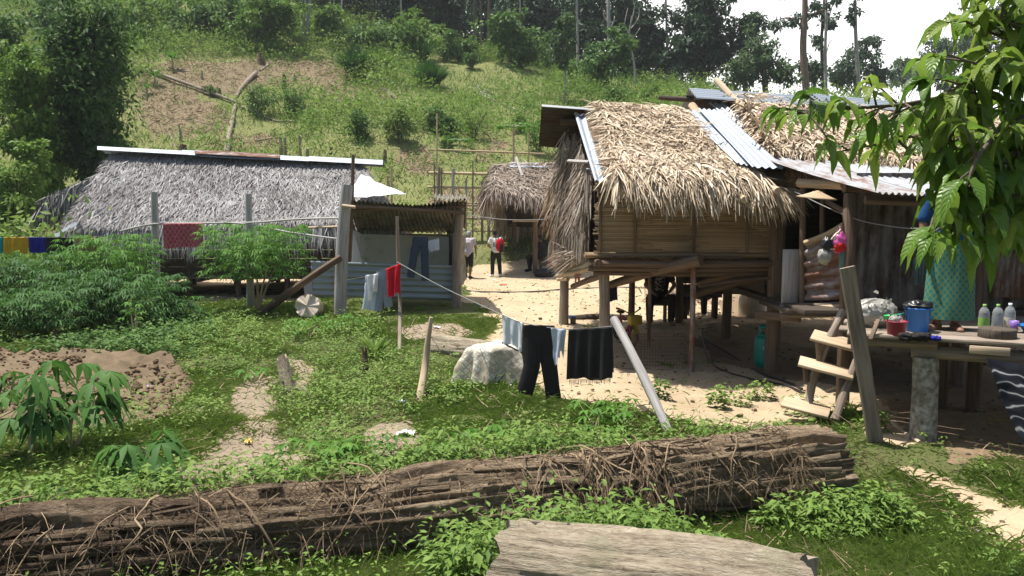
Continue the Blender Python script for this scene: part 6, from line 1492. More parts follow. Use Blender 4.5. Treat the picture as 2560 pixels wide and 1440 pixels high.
def shirt_print(nt, tc):
    n = noise_(nt, mapped(nt, tc.outputs['Object'], (14, 1, 5)), 1.2, 3); s = nt.nodes.new('ShaderNodeSeparateXYZ'); nt.links.new(tc.outputs['Object'], s.inputs[0])
    inz = math_(nt, 'LESS_THAN', math_(nt, 'ABSOLUTE', math_(nt, 'SUBTRACT', s.outputs[2], 1.10)), .085); inx = math_(nt, 'LESS_THAN', math_(nt, 'ABSOLUTE', math_(nt, 'ADD', s.outputs[0], .05)), .07)
    return mix_(nt, math_(nt, 'MULTIPLY', math_(nt, 'MULTIPLY', inz, inx), math_(nt, 'GREATER_THAN', n, .50)), (.76, .77, .78), (.10, .42, .46))
def dark_print(nt, tc):
    n = noise_(nt, mapped(nt, tc.outputs['Object'], (1, 1, 1.6)), 26, 3); s = nt.nodes.new('ShaderNodeSeparateXYZ'); nt.links.new(tc.outputs['Object'], s.inputs[0])
    inz = math_(nt, 'LESS_THAN', math_(nt, 'ABSOLUTE', math_(nt, 'SUBTRACT', s.outputs[2], .70)), .13); inx = math_(nt, 'LESS_THAN', math_(nt, 'ABSOLUTE', s.outputs[0]), .09)
    return mix_(nt, math_(nt, 'MULTIPLY', math_(nt, 'MULTIPLY', inz, inx), math_(nt, 'GREATER_THAN', n, .53)), (.02, .02, .022), (.32, .31, .30))
M['redcloth'] = pattern_mat('red_patterned_cloth', red_pat); M['sarong'] = pattern_mat('teal_sarong', sarong_pat); M['cover'] = pattern_mat('patterned_cover', cover_pat, transl=.05); M['tiedye'] = pattern_mat('tie_dyed_cloth', tiedye); M['shirtprint'] = pattern_mat('printed_white_shirt', shirt_print); M['darkprint'] = pattern_mat('printed_black_shirt', dark_print, transl=.03)
for k, c in dict(teal=(.02, .26, .28), yellow=(.62, .36, .03), blue=(.03, .03, .26), black=(.032, .029, .029), navy=(.02, .026, .045), pinkish=(.40, .18, .16), white=(.74, .76, .80), lightgrey=(.52, .57, .66), jeangrey=(.26, .31, .38), denim=(.055, .075, .11), red=(.52, .02, .035), lilac=(.50, .46, .52), bagred=(.62, .035, .03), darktrim=(.05, .055, .065), tealgrey=(.16, .24, .24), bluetop=(.02, .07, .20)).items():
    M['c_' + k] = cloth('cloth_' + k, c)
for k, c, r in (('p_blue', (.015, .16, .52), .35), ('p_red', (.30, .02, .045), .4), ('p_green', (.03, .50, .10), .4), ('p_gas', (.005, .22, .155), .4), ('p_can', (.0, .26, .185), .45), ('p_black', (.012, .012, .013), .35), ('p_yellow', (.42, .30, .03), .45), ('p_cream', (.48, .45, .36), .5), ('p_pink', (.70, .13, .42), .35), ('p_clear', (.55, .58, .60), .25), ('p_label', (.22, .42, .08), .5), ('p_white', (.75, .76, .75), .4), ('p_purple', (.22, .13, .42), .4), ('p_orange', (.65, .12, .06), .5)):
    M[k] = plain('plastic_' + k[2:], c, r, .5, .08, .12 if k in ('p_clear', 'p_pink') else 0)
M['rubber'] = plain('tyre_rubber', (.035, .034, .034), .85, .2, .25); M['rope'] = plain('rope', (.20, .20, .19), .8, .2); M['wire'] = plain('rusty_wire', (.15, .085, .055), .7, .3); M['hose'] = plain('black_hose', (.02, .02, .021), .5, .4)
m, nt, b = base_mat('bottle_plastic'); b.inputs['Base Color'].default_value = (.75, .80, .82, 1); b.inputs['Roughness'].default_value = .12; b.inputs['Transmission Weight'].default_value = .75; b.inputs['IOR'].default_value = 1.25; M['bottle'] = m
m, nt, b = base_mat('thin_bag'); tc = nt.nodes.new('ShaderNodeTexCoord'); n = noise_(nt, tc.outputs['Object'], 30, 4); rp = ramp_of(nt, [(.16, .145, .12), (.40, .385, .35), (.68, .67, .64)]); nt.links.new(n, rp.inputs[0]); finish(nt, b, rp.outputs[0], .22, .6, 0., n, .6, .25, .02); M['thinbag'] = m

def rope(label, pts, r=.004, mat='rope', name='clothes_line', cat='line', sub=6, group=None):
    m_ = MB(); tube(m_, A(pts), r, 6, sub=sub); return single(m_, name, M[mat], label, cat, group)

# ================================================================ hanging cloth
def hang(mb, a, b, front, back=.0, amp=.02, nf=3., flare=0., rag=.03, nu=34, nv=20, sag=0.):
    a, b = A(a, float), A(b, float); rt = norm((b - a) * A([1, 1, 0])); n = norm(np.cross(rt, Z_)); n = n if n[1] < 0 else -n
    off = rng.random() * 50
    vs = np.concatenate([-np.linspace(1, .04, nv // 2) if back else [], [0.], np.linspace(.04, 1, nv)])
    u = np.linspace(0, 1, nu); Q = np.empty((len(vs), nu, 3))
    for k, v in enumerate(vs):
        dr = (front if v >= 0 else back) * abs(v) * (1 + rag * fbm(np.stack([u * 3 + off, 0 * u, 0 * u], -1), 2) * abs(v))
        fl = amp * (abs(v) ** .6) * np.sin(u * nf * 6.283 + off + .8 * v) + amp * .8 * abs(v) * fbm(np.stack([u * 4, np.full(nu, v * 2.), np.full(nu, off)], -1), 2)
        x = a + (b - a) * u[:, None] + rt * (flare * abs(v) * (u - .5))[:, None]
        Q[k] = x - Z_ * (dr + sag * np.sin(np.pi * u))[:, None] + n * (fl + (.012 if v >= 0 else -.02))[:, None]
    grid(mb, Q, None, (np.linalg.norm(b - a), front)); return mb
def hung(label, mat, a, b, front, back, name, cat, group=None, extra=None, **k):
    m_ = MB(); hang(m_, a, b, front, back, **k)
    if extra: extra(m_)
    return single(m_, name, M[mat], label, cat, group)
GL = 'washing on the left line'
Yl = 15.9
rope('left clothes line running behind the cassava bushes', [P(-80, 596, Yl), P(60, 593, Yl), P(190, 594, Yl), P(262, 590, Yl)])
hung('teal cloth at the end of the left clothes line', 'c_teal', P(-40, 594, Yl), P(7, 593, Yl), .32, .3, 'laundry_cloth', 'laundry', GL)
o = thing('laundry_shirt', 'bright yellow shirt on the left clothes line', 'laundry', P(38, 594, Yl), GL); m_ = MB(); hang(m_, P(9, 593, Yl), P(70, 593, Yl), .26, .22, amp=.02); hang(m_, P(9, 603, Yl), P(32, 603, Yl), .27, 0, amp=.02, nu=14); hang(m_, P(50, 603, Yl), P(70, 603, Yl), .26, 0, amp=.02, nu=14); m_.build('shirt', M['c_yellow'], o)
hung('deep blue cloth on the left clothes line', 'c_blue', P(71, 593, Yl), P(116, 593, Yl), .31, .3, 'laundry_cloth', 'laundry', GL)
hung('black cloth next to the blue one on the left clothes line', 'c_black', P(116, 593, Yl), P(184, 594, Yl), .34, .3, 'laundry_cloth', 'laundry', GL)
hung('faded pink cloth, last on the left clothes line', 'c_pinkish', P(185, 594, Yl), P(240, 592, Yl), .30, .28, 'laundry_cloth', 'laundry', GL)
hung('red patterned cloth hanging over the drying rail before the long hut', 'redcloth', P(408, 559, 17.12), P(506, 558, 17.12), .53, .45, 'laundry_cloth', 'laundry', None, amp=.015, nf=2.5)

def legs(mb, w0, w1, knee, foot, hw, hd=.03, wr=.008):
    """two trouser legs: w0,w1 waist ends; knee/foot lists of two points"""
    mid = (w0 + w1) / 2; rt = norm(w1 - w0); W = np.linalg.norm(w1 - w0)
    cr = mid - Z_ * W * .62
    etube(mb, [mid, mid - Z_ * W * .22, mid - Z_ * W * .45, cr], [W * .48, W * .53, W * .54, W * .52], hd, rt, 22, wr)
    for s, kn, ft in ((-1, knee[0], foot[0]), (1, knee[1], foot[1])):
        h0 = mid + rt * s * W * .26 - Z_ * W * .42
        etube(mb, [h0, h0 * .5 + kn * .5, kn, kn * .45 + ft * .55, ft], A([W * .27, hw * 1.12, hw, hw * .98, hw]), hd * .8, rt, 18, wr)
# --- line by the shed
Ys = 11.9
rope('line running from the thin stick to the tall shed post', [P(997, 658, 11.8), P(960, 676, 11.9), P(920, 690, 12.4), P(865, 700, 15.8)])
o = thing('laundry_trousers', 'pair of pale grey trousers under the white shirt by the thin stick', 'laundry', P(928, 690, Ys), 'washing on the shed line'); m_ = MB(); legs(m_, P(915, 690, Ys), P(948, 684, Ys), [P(921, 732, Ys), P(938, 735, Ys)], [P(915, 773, Ys), P(930, 776, Ys)], .062); m_.build('cloth', M['c_lightgrey'], o)
o = thing('laundry_trousers', 'pair of darker blue-grey trousers next to the red shirt', 'laundry', P(955, 690, Ys), 'washing on the shed line'); m_ = MB(); legs(m_, P(944, 686, Ys), P(972, 672, Ys), [P(948, 735, Ys), P(966, 728, Ys)], [P(945, 777, Ys), P(972, 767, Ys)], .066); m_.build('cloth', M['c_jeangrey'], o)
hung('white shirt bunched over the grey trousers by the thin stick', 'c_white', P(917, 688, Ys - .06), P(946, 684, Ys - .06), .30, .2, 'laundry_shirt', 'laundry', 'washing on the shed line', amp=.03, rag=.5, nf=1.5, flare=-.05)
hung('red shirt hanging against the thin stick', 'c_red', P(966, 672, Ys - .08), P(1001, 659, 11.74), .42, .3, 'laundry_shirt', 'laundry', 'washing on the shed line', amp=.035, rag=.3, nf=1.6, flare=-.05)
o = thing('laundry_trousers', 'dark blue jeans hanging inside the wash shed', 'laundry', P(1048, 600, 16.9)); m_ = MB(); legs(m_, P(1032, 592, 16.7), P(1070, 592, 16.7), [P(1034, 645, 16.7), P(1062, 648, 16.7)], [P(1026, 694, 16.7), P(1064, 702, 16.7)], .085); m_.build('cloth', M['c_denim'], o)
hung('white and teal cloth hanging inside the wash shed beside the jeans', 'c_lightgrey', P(1071, 602, 16.7), P(1098, 595, 16.7), .25, .2, 'laundry_cloth', 'laundry', None, amp=.02)
rope('line under the wash shed roof carrying the jeans', [P(868, 574, 16.1), P(1000, 585, 16.6), P(1100, 588, 16.9), P(1146, 582, 17.2)])
# --- front line
L0, L1, L2, L3, L4 = P(993, 655, 11.75), P(1254, 786, 8.66), P(1312, 808, 8.5), P(1420, 823, 8.3), P(1538, 815, 8.12)
rope('front clothes line from the thin stick to the leaning grey pole', [L0, L0 * .5 + L1 * .5 - Z_ * .03, L1, L2, L3, L4], .005, sub=8)
GF = 'washing on the front line'
o = thing('laundry_shirt', 'white T-shirt with dark hem, first on the front line', 'laundry', L1, GF)
m_ = MB(); hang(m_, L1 + A([.01, 0, .006]), L2 + A([-.02, 0, .006]), .31, .26, amp=.014, nf=2.6, rag=.1); m_.build('cloth', M['c_white'], o)
a_, b2 = L1 - Z_ * .305, L2 - Z_ * .315; m_ = MB(); hang(m_, a_ + A([.01, -.012, 0]), b2 + A([-.02, -.012, 0]), .022, 0, amp=.010, nf=2.6, nv=4); m_.build('hem', M['c_darktrim'], o)
o = thing('laundry_trousers', 'black trousers hanging by the waist on the front line', 'laundry', L2, GF)
m_ = MB(); Yt = 8.42; legs(m_, P(1310, 808, 8.46), P(1384, 819, 8.40), [P(1330, 915, Yt), P(1372, 920, Yt)], [P(1311, 984, Yt), P(1384, 1004, Yt)], .086, .03, .02); m_.build('cloth', M['c_black'], o)
hung('small grey and white top folded between the black trousers and the black shawl', 'c_lightgrey', P(1378, 820, 8.37), P(1414, 823, 8.31), .28, .24, 'laundry_vest', 'laundry', GF, amp=.03, nf=1.2, rag=.5, flare=-.06)
o = thing('laundry_shawl', 'black shawl with fringed lower edge, last on the front line', 'laundry', L4, GF)
a_, b2 = P(1422, 823, 8.28), P(1530, 816, 8.13); m_ = MB(); hang(m_, a_, b2, .55, .5, amp=.026, nf=3.5, rag=.04, flare=.03); m_.build('cloth', M['c_black'], o)
m_ = MB(); n = 44; u = np.linspace(.02, .98, n); base = a_ + (b2 - a_) * u[:, None] + A([0, -.012, -.545]); strips(m_, base, np.repeat(-Z_[None], n, 0) + .12 * rng.normal(0, 1, (n, 3)), np.repeat(Y_[None], n, 0), rng.uniform(.04, .07, n), .005, 0, rng.random(n), .8); m_.build('fringe', M['twig'], o)
hung('dark shorts hanging from the stilt house floor', 'c_navy', P(1520, 711, 11.2), P(1542, 707, 11.2), .25, .2, 'laundry_shorts', 'laundry', None, amp=.015, flare=.03)

# ================================================================ cloth-covered stump
g0 = T(1232, 962); cx_, cy_ = g0[0], g0[1] + .25
o = thing('covered_stump', 'stump covered with a cream patterned cloth in the grass', 'stump', A([cx_, cy_, g0[2]]))
th = np.linspace(0, 6.2832, 121); tv = np.linspace(0, 1, 46); Tq, Hq = np.meshgrid(tv, th, indexing='ij')
arc = Tq * .95; r = np.where(arc < .30, arc, .30 + (arc - .30) * .17); z = np.where(arc < .26, .47 - .25 * arc ** 2, .453 - (arc - .26) * .76)
fold = np.clip((arc - .22) / .4, 0, 1) * (.05 * np.sin(Hq * 6 + .9 * np.sin(Hq * 2)) + .028 * np.sin(Hq * 11 + 1) + .05 * np.sin(Hq * 2 + 2)); z = np.maximum(z, -.03 + .04 * np.sin(Hq * 5))
Vq = np.stack([cx_ + (r + fold) * np.cos(Hq) * 1.12, cy_ + (r + fold) * np.sin(Hq) * .95, g0[2] + z + .012 * fbm(np.stack([r * np.cos(Hq), r * np.sin(Hq), z], -1).reshape(-1, 3) * 9, 3).reshape(z.shape) + .05 * np.cos(Hq) * np.clip(1 - arc / .5, 0, 1)], -1)
m_ = MB(); grid(m_, Vq); V, U, R_, F = m_.arrays(); U = np.stack([(V[:, 0] - cx_) * 1.3 + .5, (V[:, 1] - cy_) * .9 + (V[:, 2] - g0[2]) * 1.3], -1); m2 = MB(); m2.add(V, F, U, R_); m2.build('cover_cloth', M['cover'], o)
m_ = MB(); tube(m_, [(cx_, cy_, g0[2] - .1), (cx_, cy_, g0[2] + .42)], .2, 14, wob=.08, sub=3); m_.build('stump', M['bark'], o)

# ================================================================ people
def person(name_label, loc, heading, J, skin_mat='skin', shirt=None, trousers=None, hair='hair', hairlen=0., shoes=None, sleeve=.55, leglen=1., scale=1., extra=None, skirt=None, fing=True, shirt_drop=.0, cat='person'):
    o = thing('person', name_label, cat, loc); WLOC[o.name] = (0, 0, 0)
    D = dict(head=(0, .02, 1.46), neck=(0, 0, 1.32), chest=(0, 0, 1.17), waist=(0, 0, 1.0), hip=(0, 0, .86), shL=(-.165, 0, 1.275), shR=(.165, 0, 1.275), elL=(-.22, -.02, 1.03), elR=(.22, -.02, 1.03), wrL=(-.23, .06, .82), wrR=(.23, .06, .82),
             hpL=(-.085, 0, .84), hpR=(.085, 0, .84), knL=(-.095, .03, .45), knR=(.095, .03, .45), anL=(-.10, 0, .075), anR=(.10, 0, .075), toL=(-.12, .17, .03), toR=(.12, .17, .03)); D.update(J)
    D = {k: A(v, float) for k, v in D.items()}
    b = MB(); 
    def limb(a, c, r0, r1, mb=b, ext=0.): 
        a, c = D[a] if isinstance(a, str) else a, D[c] if isinstance(c, str) else c
        tube(mb, [a, a * .65 + c * .35, a * .3 + c * .7, c], [r0, r0 * .98 + .0, (r0 + r1 * 2) / 3, r1], 12); 
        for p, r in ((a, r0), (c, r1)): blob(mb, p, (r, r, r), 7, 0)
    def trunk(mb, g=0., top=True, lo='hip'):
        pts = [D[lo], D['waist'], D['chest'], D['neck'] - (D['neck'] - D['chest']) * .25]
        etube(mb, [D['hip'] - (D['waist'] - D['hip']) * .35, D['hip'], D['waist'], (D['waist'] + D['chest']) / 2, D['chest'], D['chest'] * .35 + D['neck'] * .65, D['neck']], A([.10, .155, .138, .15, .165, .135, .055]) + g, A([.08, .105, .095, .105, .11, .085, .05]) + g, norm(D['shR'] - D['shL']), 22, cap=True)
        blob(mb, D['hip'], (.15 + g, .105 + g, .10 + g), 9, 0)
        for s in 'LR': limb('chest', 'sh' + s, .07 + g, .058 + g, mb)
    trunk(b); tube(b, [D['neck'] - Z_ * .05, D['head'] - Z_ * .04], [.056, .05], 12)
    fw = A(J.get('face', (0, 1, 0)), float); fw = norm(fw); sd = norm(np.cross(fw, Z_)); upv = np.cross(sd, fw); ax = A([sd, fw, upv]); hc = D['head']
    blob(b, hc + upv * .02, (.074, .094, .105), 12, 0, ax=ax); blob(b, hc + fw * .03 - upv * .065, (.052, .06, .055), 9, 0, ax=ax)
    blob(b, hc + fw * .096 - upv * .018, (.014, .02, .024), 7, 0, ax=ax)
    blob(b, hc + fw * .085 - upv * .062, (.026, .012, .008), 7, 0, ax=ax); blob(b, hc + fw * .082 + upv * .022, (.052, .014, .012), 7, 0, ax=ax)
    for s in (-1, 1): blob(b, hc + sd * s * .074 - upv * .005, (.010, .02, .03), 7, 0, ax=ax)
    for s in 'LR':
        limb('sh' + s, 'el' + s, .046, .037); limb('el' + s, 'wr' + s, .037, .026); limb('hp' + s, 'kn' + s, .082, .056); limb('kn' + s, 'an' + s, .055, .036)
        mid = D['kn' + s] * .7 + D['an' + s] * .3; blob(b, mid + norm(D['hip'] - D['kn' + s]) * .0 - A([0, .012, 0]), (.05, .052, .09), 8, 0)
        to, an = D['to' + s], D['an' + s]; tube(b, [an - norm(to - an) * .05 - Z_ * .03, an * .5 + to * .5 - Z_ * .018, to], [.036, .042, .03], 10); blob(b, to, (.034, .03, .022), 7, 0)
        hd_ = norm(D['wr' + s] - D['el' + s]); wr = D['wr' + s]; sgn = -1 if s == 'L' else 1
        pn = norm(np.cross(hd_, A([0, 1., .3]))) * sgn; sp = norm(np.cross(hd_, pn)); palm = wr + hd_ * .055
        blob(b, palm, (.040, .020, .052), 8, 0, ax=A([sp, pn, hd_]))
        for q in range(4):
            base = wr + hd_ * .088 + sp * (.028 - q * .0185); l_ = (.066, .076, .071, .056)[q]; d1 = norm(hd_ - pn * .25 + sp * (.12 - q * .08)); k1 = base + d1 * l_ * .5; d2 = norm(d1 - pn * .55)
            tube(b, [base - hd_ * .02, k1, k1 + d2 * l_ * .5], [.0098, .009, .0072], 8)
        tb = wr + hd_ * .03 + sp * .036; d1 = norm(hd_ * .7 + sp * .7 - pn * .2); tube(b, [tb - sp * .012, tb + d1 * .032, tb + d1 * .032 + norm(hd_ + sp * .2 - pn * .3) * .03], [.013, .011, .009], 8)
    body = remesh(b, 'b', .0085, 2).build('body', M[skin_mat], o)
    if shirt:
        c = MB(); etc = .02; trunk(c, .02)
        blob(c, D['hip'] + Z_ * .02, (.175, .13, .12 + shirt_drop), 9, 0)
        for s in 'LR':
            a, e = D['sh' + s], D['el' + s]; end = a + (e - a) * min(1, sleeve); limb(a, end, .067, .062, c)
            if sleeve > 1.1: limb(e, e + (D['wr' + s] - e) * (sleeve - 1), .054, .046, c)
        remesh(c, 's', .013, 3).build('shirt', M[shirt], o)
    if trousers:
        c = MB(); blob(c, D['hip'] - Z_ * .01, (.165, .122, .115), 9, 0)
        for s in 'LR':
            a, k_, n_ = D['hp' + s], D['kn' + s], D['an' + s]; limb(a, k_, .096, .074, c)
            if leglen > .5: e = k_ + (n_ - k_) * ((leglen - .5) * 2 * .94); limb(k_, e, .074, .06, c)
        limb('hpL', 'hpR', .1, .1, c); remesh(c, 't', .013, 3).build('trousers', M[trousers], o)
    if hair:
        c = MB(); blob(c, hc + upv * .042 - fw * .018, (.084, .096, .088), 14, .06, 5., ax=ax); blob(c, hc - fw * .05 - upv * .0, (.072, .055, .075 + hairlen), 10, .08, 5., ax=ax)
        for s in (-1, 1): blob(c, hc + sd * s * .06 - fw * .025 + upv * .02, (.026, .055, .055), 8, .08, 5., ax=ax)
        remesh(c, 'h', .010, 1).build('hair', M[hair], o)
    if shoes:
        for s in 'LR':
            c = MB(); to, an = D['to' + s], D['an' + s]; tube(c, [an - norm(to - an) * .06 - Z_ * .028, an * .5 + to * .5 - Z_ * .016, to + norm(to - an) * .02], [.045, .05, .036], 12); blob(c, to, (.042, .04, .03), 8, 0)
            remesh(c, 'f', .011, 2).build('shoe', M[shoes], o)
    if skirt:
        c = MB(); zz = skirt[1]; cs = [D['waist'] - Z_ * .02, D['hip'], D['hip'] * .6 + A([skirt[2], 0, zz]) * .4, D['hip'] * .25 + A([skirt[2] * 1.2, 0, zz]) * .75, A([skirt[2], 0, zz])]
        etube(c, [cs[0] * (1 - t) + cs[1] * t for t in (0, .5)] + [cs[1], cs[1] * .6 + cs[2] * .4, cs[2], cs[2] * .5 + cs[3] * .5, cs[3], cs[3] * .5 + cs[4] * .5, cs[4]], A([.15, .165, .175, .19, .20, .205, .21, .215, .22]), A([.11, .125, .13, .135, .14, .145, .15, .155, .16]), (1, 0, 0), 60, .016)
        V, U, R_, F = c.arrays(); aa = np.arctan2(V[:, 1], V[:, 0]) / 6.2832; U = np.stack([aa * 1.3, V[:, 2]], -1); c2 = MB(); c2.add(V, F, U, R_); c2.build('sarong', M[skirt[0]], o)
    if extra: extra(o, D)
    o.rotation_euler = (0, 0, heading); o.scale = (scale,) * 3
    return o
gA = T(1171, 697)
person('person walking away in a lilac shirt and black knee-length shorts, grey-haired', gA, math.radians(-8), dict(head=(-.0, .10, 1.44), face=(.1, .9, -.45), neck=(0, .05, 1.33), anL=(-.11, .16, .12), knL=(-.10, .17, .47), toL=(-.13, .30, .06), anR=(.07, -.10, .09), knR=(.085, .0, .46), toR=(.10, .08, .035), elR=(.235, .02, 1.04), wrR=(.24, .09, .83)), shirt='c_lilac', trousers='c_black', leglen=.62, hair='greyhair', shoes='c_black', shirt_drop=.05, scale=.98)
def pack(o, D):
    c = MB(); blob(c, (.10, -.20, 1.08), (.15, .11, .235), 16, .05, 2.); remesh(c, 'p', .014, 2).build('backpack', M['c_red'], o)
    c = MB(); blob(c, (.13, -.285, 1.0), (.075, .05, .17), 10, .05); p = c.build('front_pocket', M['c_black'], o)
    for s in (-.02, .17): c = MB(); tube(c, [(s, -.12, 1.28), (s, .02, 1.34), (s, .12, 1.24), (s + .02, .10, 1.08), (s, -.08, .95)], .018, 8, sub=3, ell=.5); c.build('strap', M['c_black'], o)
gB = T(1240, 692)
person('person standing with red and black backpack, white printed shirt and black trousers', gB, math.radians(12), dict(head=(-.03, .05, 1.45), face=(-.25, .9, -.3), elL=(-.27, .02, 1.06), wrL=(-.14, .18, .98), elR=(.24, .06, 1.03), wrR=(.12, .22, .98), anL=(-.12, .02, .075), anR=(.14, -.02, .075), knL=(-.11, .04, .45), knR=(.12, .02, .45), toL=(-.17, .16, .03), toR=(.20, .12, .03)), shirt='shirtprint', trousers='c_black', shoes='p_white', extra=pack, scale=.96)
gC = onground(1352, 26.35)
person('person in black sitting on the bench of the small shelter', gC + A([0, 0, .0]), math.radians(62), dict(head=(0, .04, 1.13), face=(-.35, .9, -.1), neck=(0, .0, 1.0), chest=(0, -.02, .85), waist=(0, -.03, .68), hip=(0, -.02, .54), shL=(-.165, -.01, .955), shR=(.165, -.01, .955), elL=(-.21, .05, .74), elR=(.21, .06, .74), wrL=(-.12, .24, .62), wrR=(.13, .24, .62), hpL=(-.085, .03, .53), hpR=(.085, .03, .53), knL=(-.11, .42, .50), knR=(.10, .42, .49), anL=(-.10, .36, .09), anR=(.10, .46, .09), toL=(-.12, .52, .04), toR=(.12, .62, .04)), shirt='c_black', trousers='c_black', shoes='c_navy')
def sitD(): return dict(head=(0, .09, 1.05), face=(0, .9, -.3), neck=(0, .04, .93), chest=(0, .02, .78), waist=(0, -.03, .60), hip=(0, -.05, .44), shL=(-.165, .03, .89), shR=(.165, .03, .89), elL=(-.25, .12, .68), elR=(.25, .12, .68), wrL=(-.15, .30, .58), wrR=(.15, .30, .58), hpL=(-.085, 0, .42), hpR=(.085, 0, .42), knL=(-.19, .38, .48), knR=(.19, .38, .48), anL=(-.18, .34, .08), anR=(.19, .36, .08), toL=(-.22, .50, .03), toR=(.23, .52, .03))
gD = onground(1650, 14.9)
person('person in black printed T-shirt sitting in the shade behind the stilt house', gD, math.radians(180 - 6), sitD(), shirt='darkprint', trousers='c_black', scale=1.08)
o = thing('stool', 'low wooden stool under the sitting person behind the stilt house', 'stool', gD + A([.0, .08, 0])); m_ = MB(); box(m_, gD + A([0, .08, .35]), (.34, .26, .035)); m_.build('seat', M['brownwood'], o)
for sx in (-.13, .13): m_ = MB(); box(m_, gD + A([sx, .08, .165]), (.03, .22, .33)); m_.build('leg', M['brownwood'], o)
gF = onground(1762, 16.2); j = sitD(); j['wrL'] = (-.05, .34, .45)
person('person in red top sitting far back in the shade beyond the low bench', gF + A([0, 0, -.05]), math.radians(140), j, shirt='c_red', trousers='c_black')
pe = P(2368, 830, 7.25); pe[2] = .985
person('person in teal patterned sarong standing on the veranda behind the leaves', pe, math.radians(160), dict(head=(.0, .03, 1.46), elL=(-.23, .0, 1.03), wrL=(-.22, .05, .80), elR=(.25, .02, 1.03), wrR=(.235, .08, .80), anR=(.10, .03, .07), toR=(.20, .17, .03), anL=(-.06, .0, .07), toL=(-.08, .17, .03)), shirt='c_bluetop', skirt=('sarong', .12, .0), trousers=None, sleeve=.9)

# ================================================================ things under and beside the stilt house
gc = onground(1921, 10.72); o = thing('gas_cylinder', 'green gas cylinder standing beside the thick brown post', 'gas cylinder', gc); m_ = MB()
lathe(m_, gc, [(.0, .03), (.105, .03), (.118, .0), (.122, .0), (.125, .05), (.148, .075), (.150, .10), (.150, .375), (.146, .40), (.125, .435), (.07, .455), (0, .46)], 36); m_.build('body', M['p_gas'], o)
m_ = MB(); lathe(m_, gc, [(.098, .44), (.104, .44), (.104, .475), (.098, .475)], 32); lathe(m_, gc, [(.096, .56), (.106, .56), (.108, .575), (.106, .59), (.096, .59)], 32)
for a_ in (.3, 2.4, 3.5, 5.6):
    box(m_, gc + A([math.cos(a_) * .101, math.sin(a_) * .101, .515]), (.012, .05, .11), A([[math.cos(a_), math.sin(a_), 0], [-math.sin(a_), math.cos(a_), 0], [0, 0, 1]]))
m_.build('collar', M['p_gas'], o); m_ = MB(); lathe(m_, gc, [(.0, .45), (.022, .45), (.022, .50), (.035, .505), (.035, .53), (0, .535)], 14); m_.build('valve', M['palewood'], o)
def lettering(txt, size, par, mat, centre, radius, ang0, world0):
    cu = bpy.data.curves.new('lettering', 'FONT'); cu.body = txt; cu.size = size; cu.align_x = 'LEFT'; cu.extrude = .001; cu.resolution_u = 3
    ob = bpy.data.objects.new('lettering_source', cu); COL.objects.link(ob); dg = bpy.context.evaluated_depsgraph_get(); me = bpy.data.meshes.new_from_object(ob.evaluated_get(dg)); bpy.data.objects.remove(ob)
    for v in me.vertices:
        x, y, z = v.co; a = ang0 + x / radius; r = radius + .002 + z; v.co = (centre[0] + math.cos(a) * r - world0[0], centre[1] + math.sin(a) * r - world0[1], centre[2] + y - world0[2])
    at = me.attributes.new('rnd', 'FLOAT', 'POINT'); me.materials.append(mat); ob = bpy.data.objects.new('lettering', me); COL.objects.link(ob); ob.parent = par; return ob
lettering('Gas', .068, o, M['p_white'], gc + A([0, 0, .27]), .150, math.radians(-122), gc)
m_ = MB(); n = 18; a_ = np.linspace(0, 6.283, n, endpoint=False); ring = np.stack([.013 * np.cos(a_), .022 * np.sin(a_) + .006 * np.cos(2 * a_)], -1); an = math.radians(-97); 
V = A([gc + A([math.cos(an + x / .15) * .1525, math.sin(an + x / .15) * .1525, .355 + y]) for x, y in ring] + [gc + A([math.cos(an) * .1527, math.sin(an) * .1527, .355])]); j_ = np.arange(n); m_.add(V, np.stack([j_, (j_ + 1) % n, np.full(n, n)], -1)); m_.build('emblem', M['p_white'], o)
# child bicycle
gb = onground(1566, 12.5); o = thing('bicycle', 'small yellow and red child bicycle with basket under the stilt house', 'bicycle', gb)
F0 = onground(1586, 12.25) + A([0, 0, .165]); R0 = onground(1546, 12.85) + A([0, 0, .165]); dv = norm((F0 - R0) * A([1, 1, 0])); nv_ = norm(np.cross(dv, Z_))
def wheel(c, nm):
    m_ = MB(); a_ = np.linspace(0, 6.2832, 33); ring = c + np.outer(np.cos(a_), dv) * .14 + np.outer(np.sin(a_), Z_) * .14; tube(m_, ring, .024, 8, cap=False); w = m_.build('wheel', M['rubber'], o)
    m_ = MB()
    for q in range(12): tube(m_, [c, c + dv * .13 * math.cos(q * .5236) + Z_ * .13 * math.sin(q * .5236)], .0025, 4)
    tube(m_, [c - nv_ * .04, c + nv_ * .04], .012, 8); m_.build('rim', M['p_yellow'], w)
    m_ = MB(); a_ = np.linspace(.3, 2.6, 14) if nm else np.linspace(.5, 2.9, 14); arc = [c + dv * .175 * math.cos(q) + Z_ * .175 * math.sin(q) for q in a_]; grid(m_, A([[p - nv_ * .032 for p in arc], [p + Z_ * .008 for p in arc], [p + nv_ * .032 for p in arc]])); m_.build('fender', M['p_yellow'], o)
wheel(F0, 1); wheel(R0, 0)
hd0 = F0 + Z_ * .25 - dv * .06; hb = F0 + Z_ * .36 - dv * .09
def bp(nm, pts, r, mt): m_ = MB(); tube(m_, A(pts), r, 8, sub=3 if len(pts) > 2 else 0); m_.build(nm, M[mt], o)
bp('fork', [F0 + nv_ * .045, F0 + nv_ * .045 + Z_ * .17 - dv * .03, hd0, F0 - nv_ * .045 + Z_ * .17 - dv * .03, F0 - nv_ * .045], .012, 'p_red'); seat0 = R0 + dv * .12 + Z_ * .28; cr = R0 + dv * .24 - Z_ * .03
bp('frame', [hd0, cr, seat0], .018, 'p_red'); bp('frame', [cr, R0, seat0], .012, 'p_red'); bp('stem', [hd0, hb], .013, 'p_yellow')
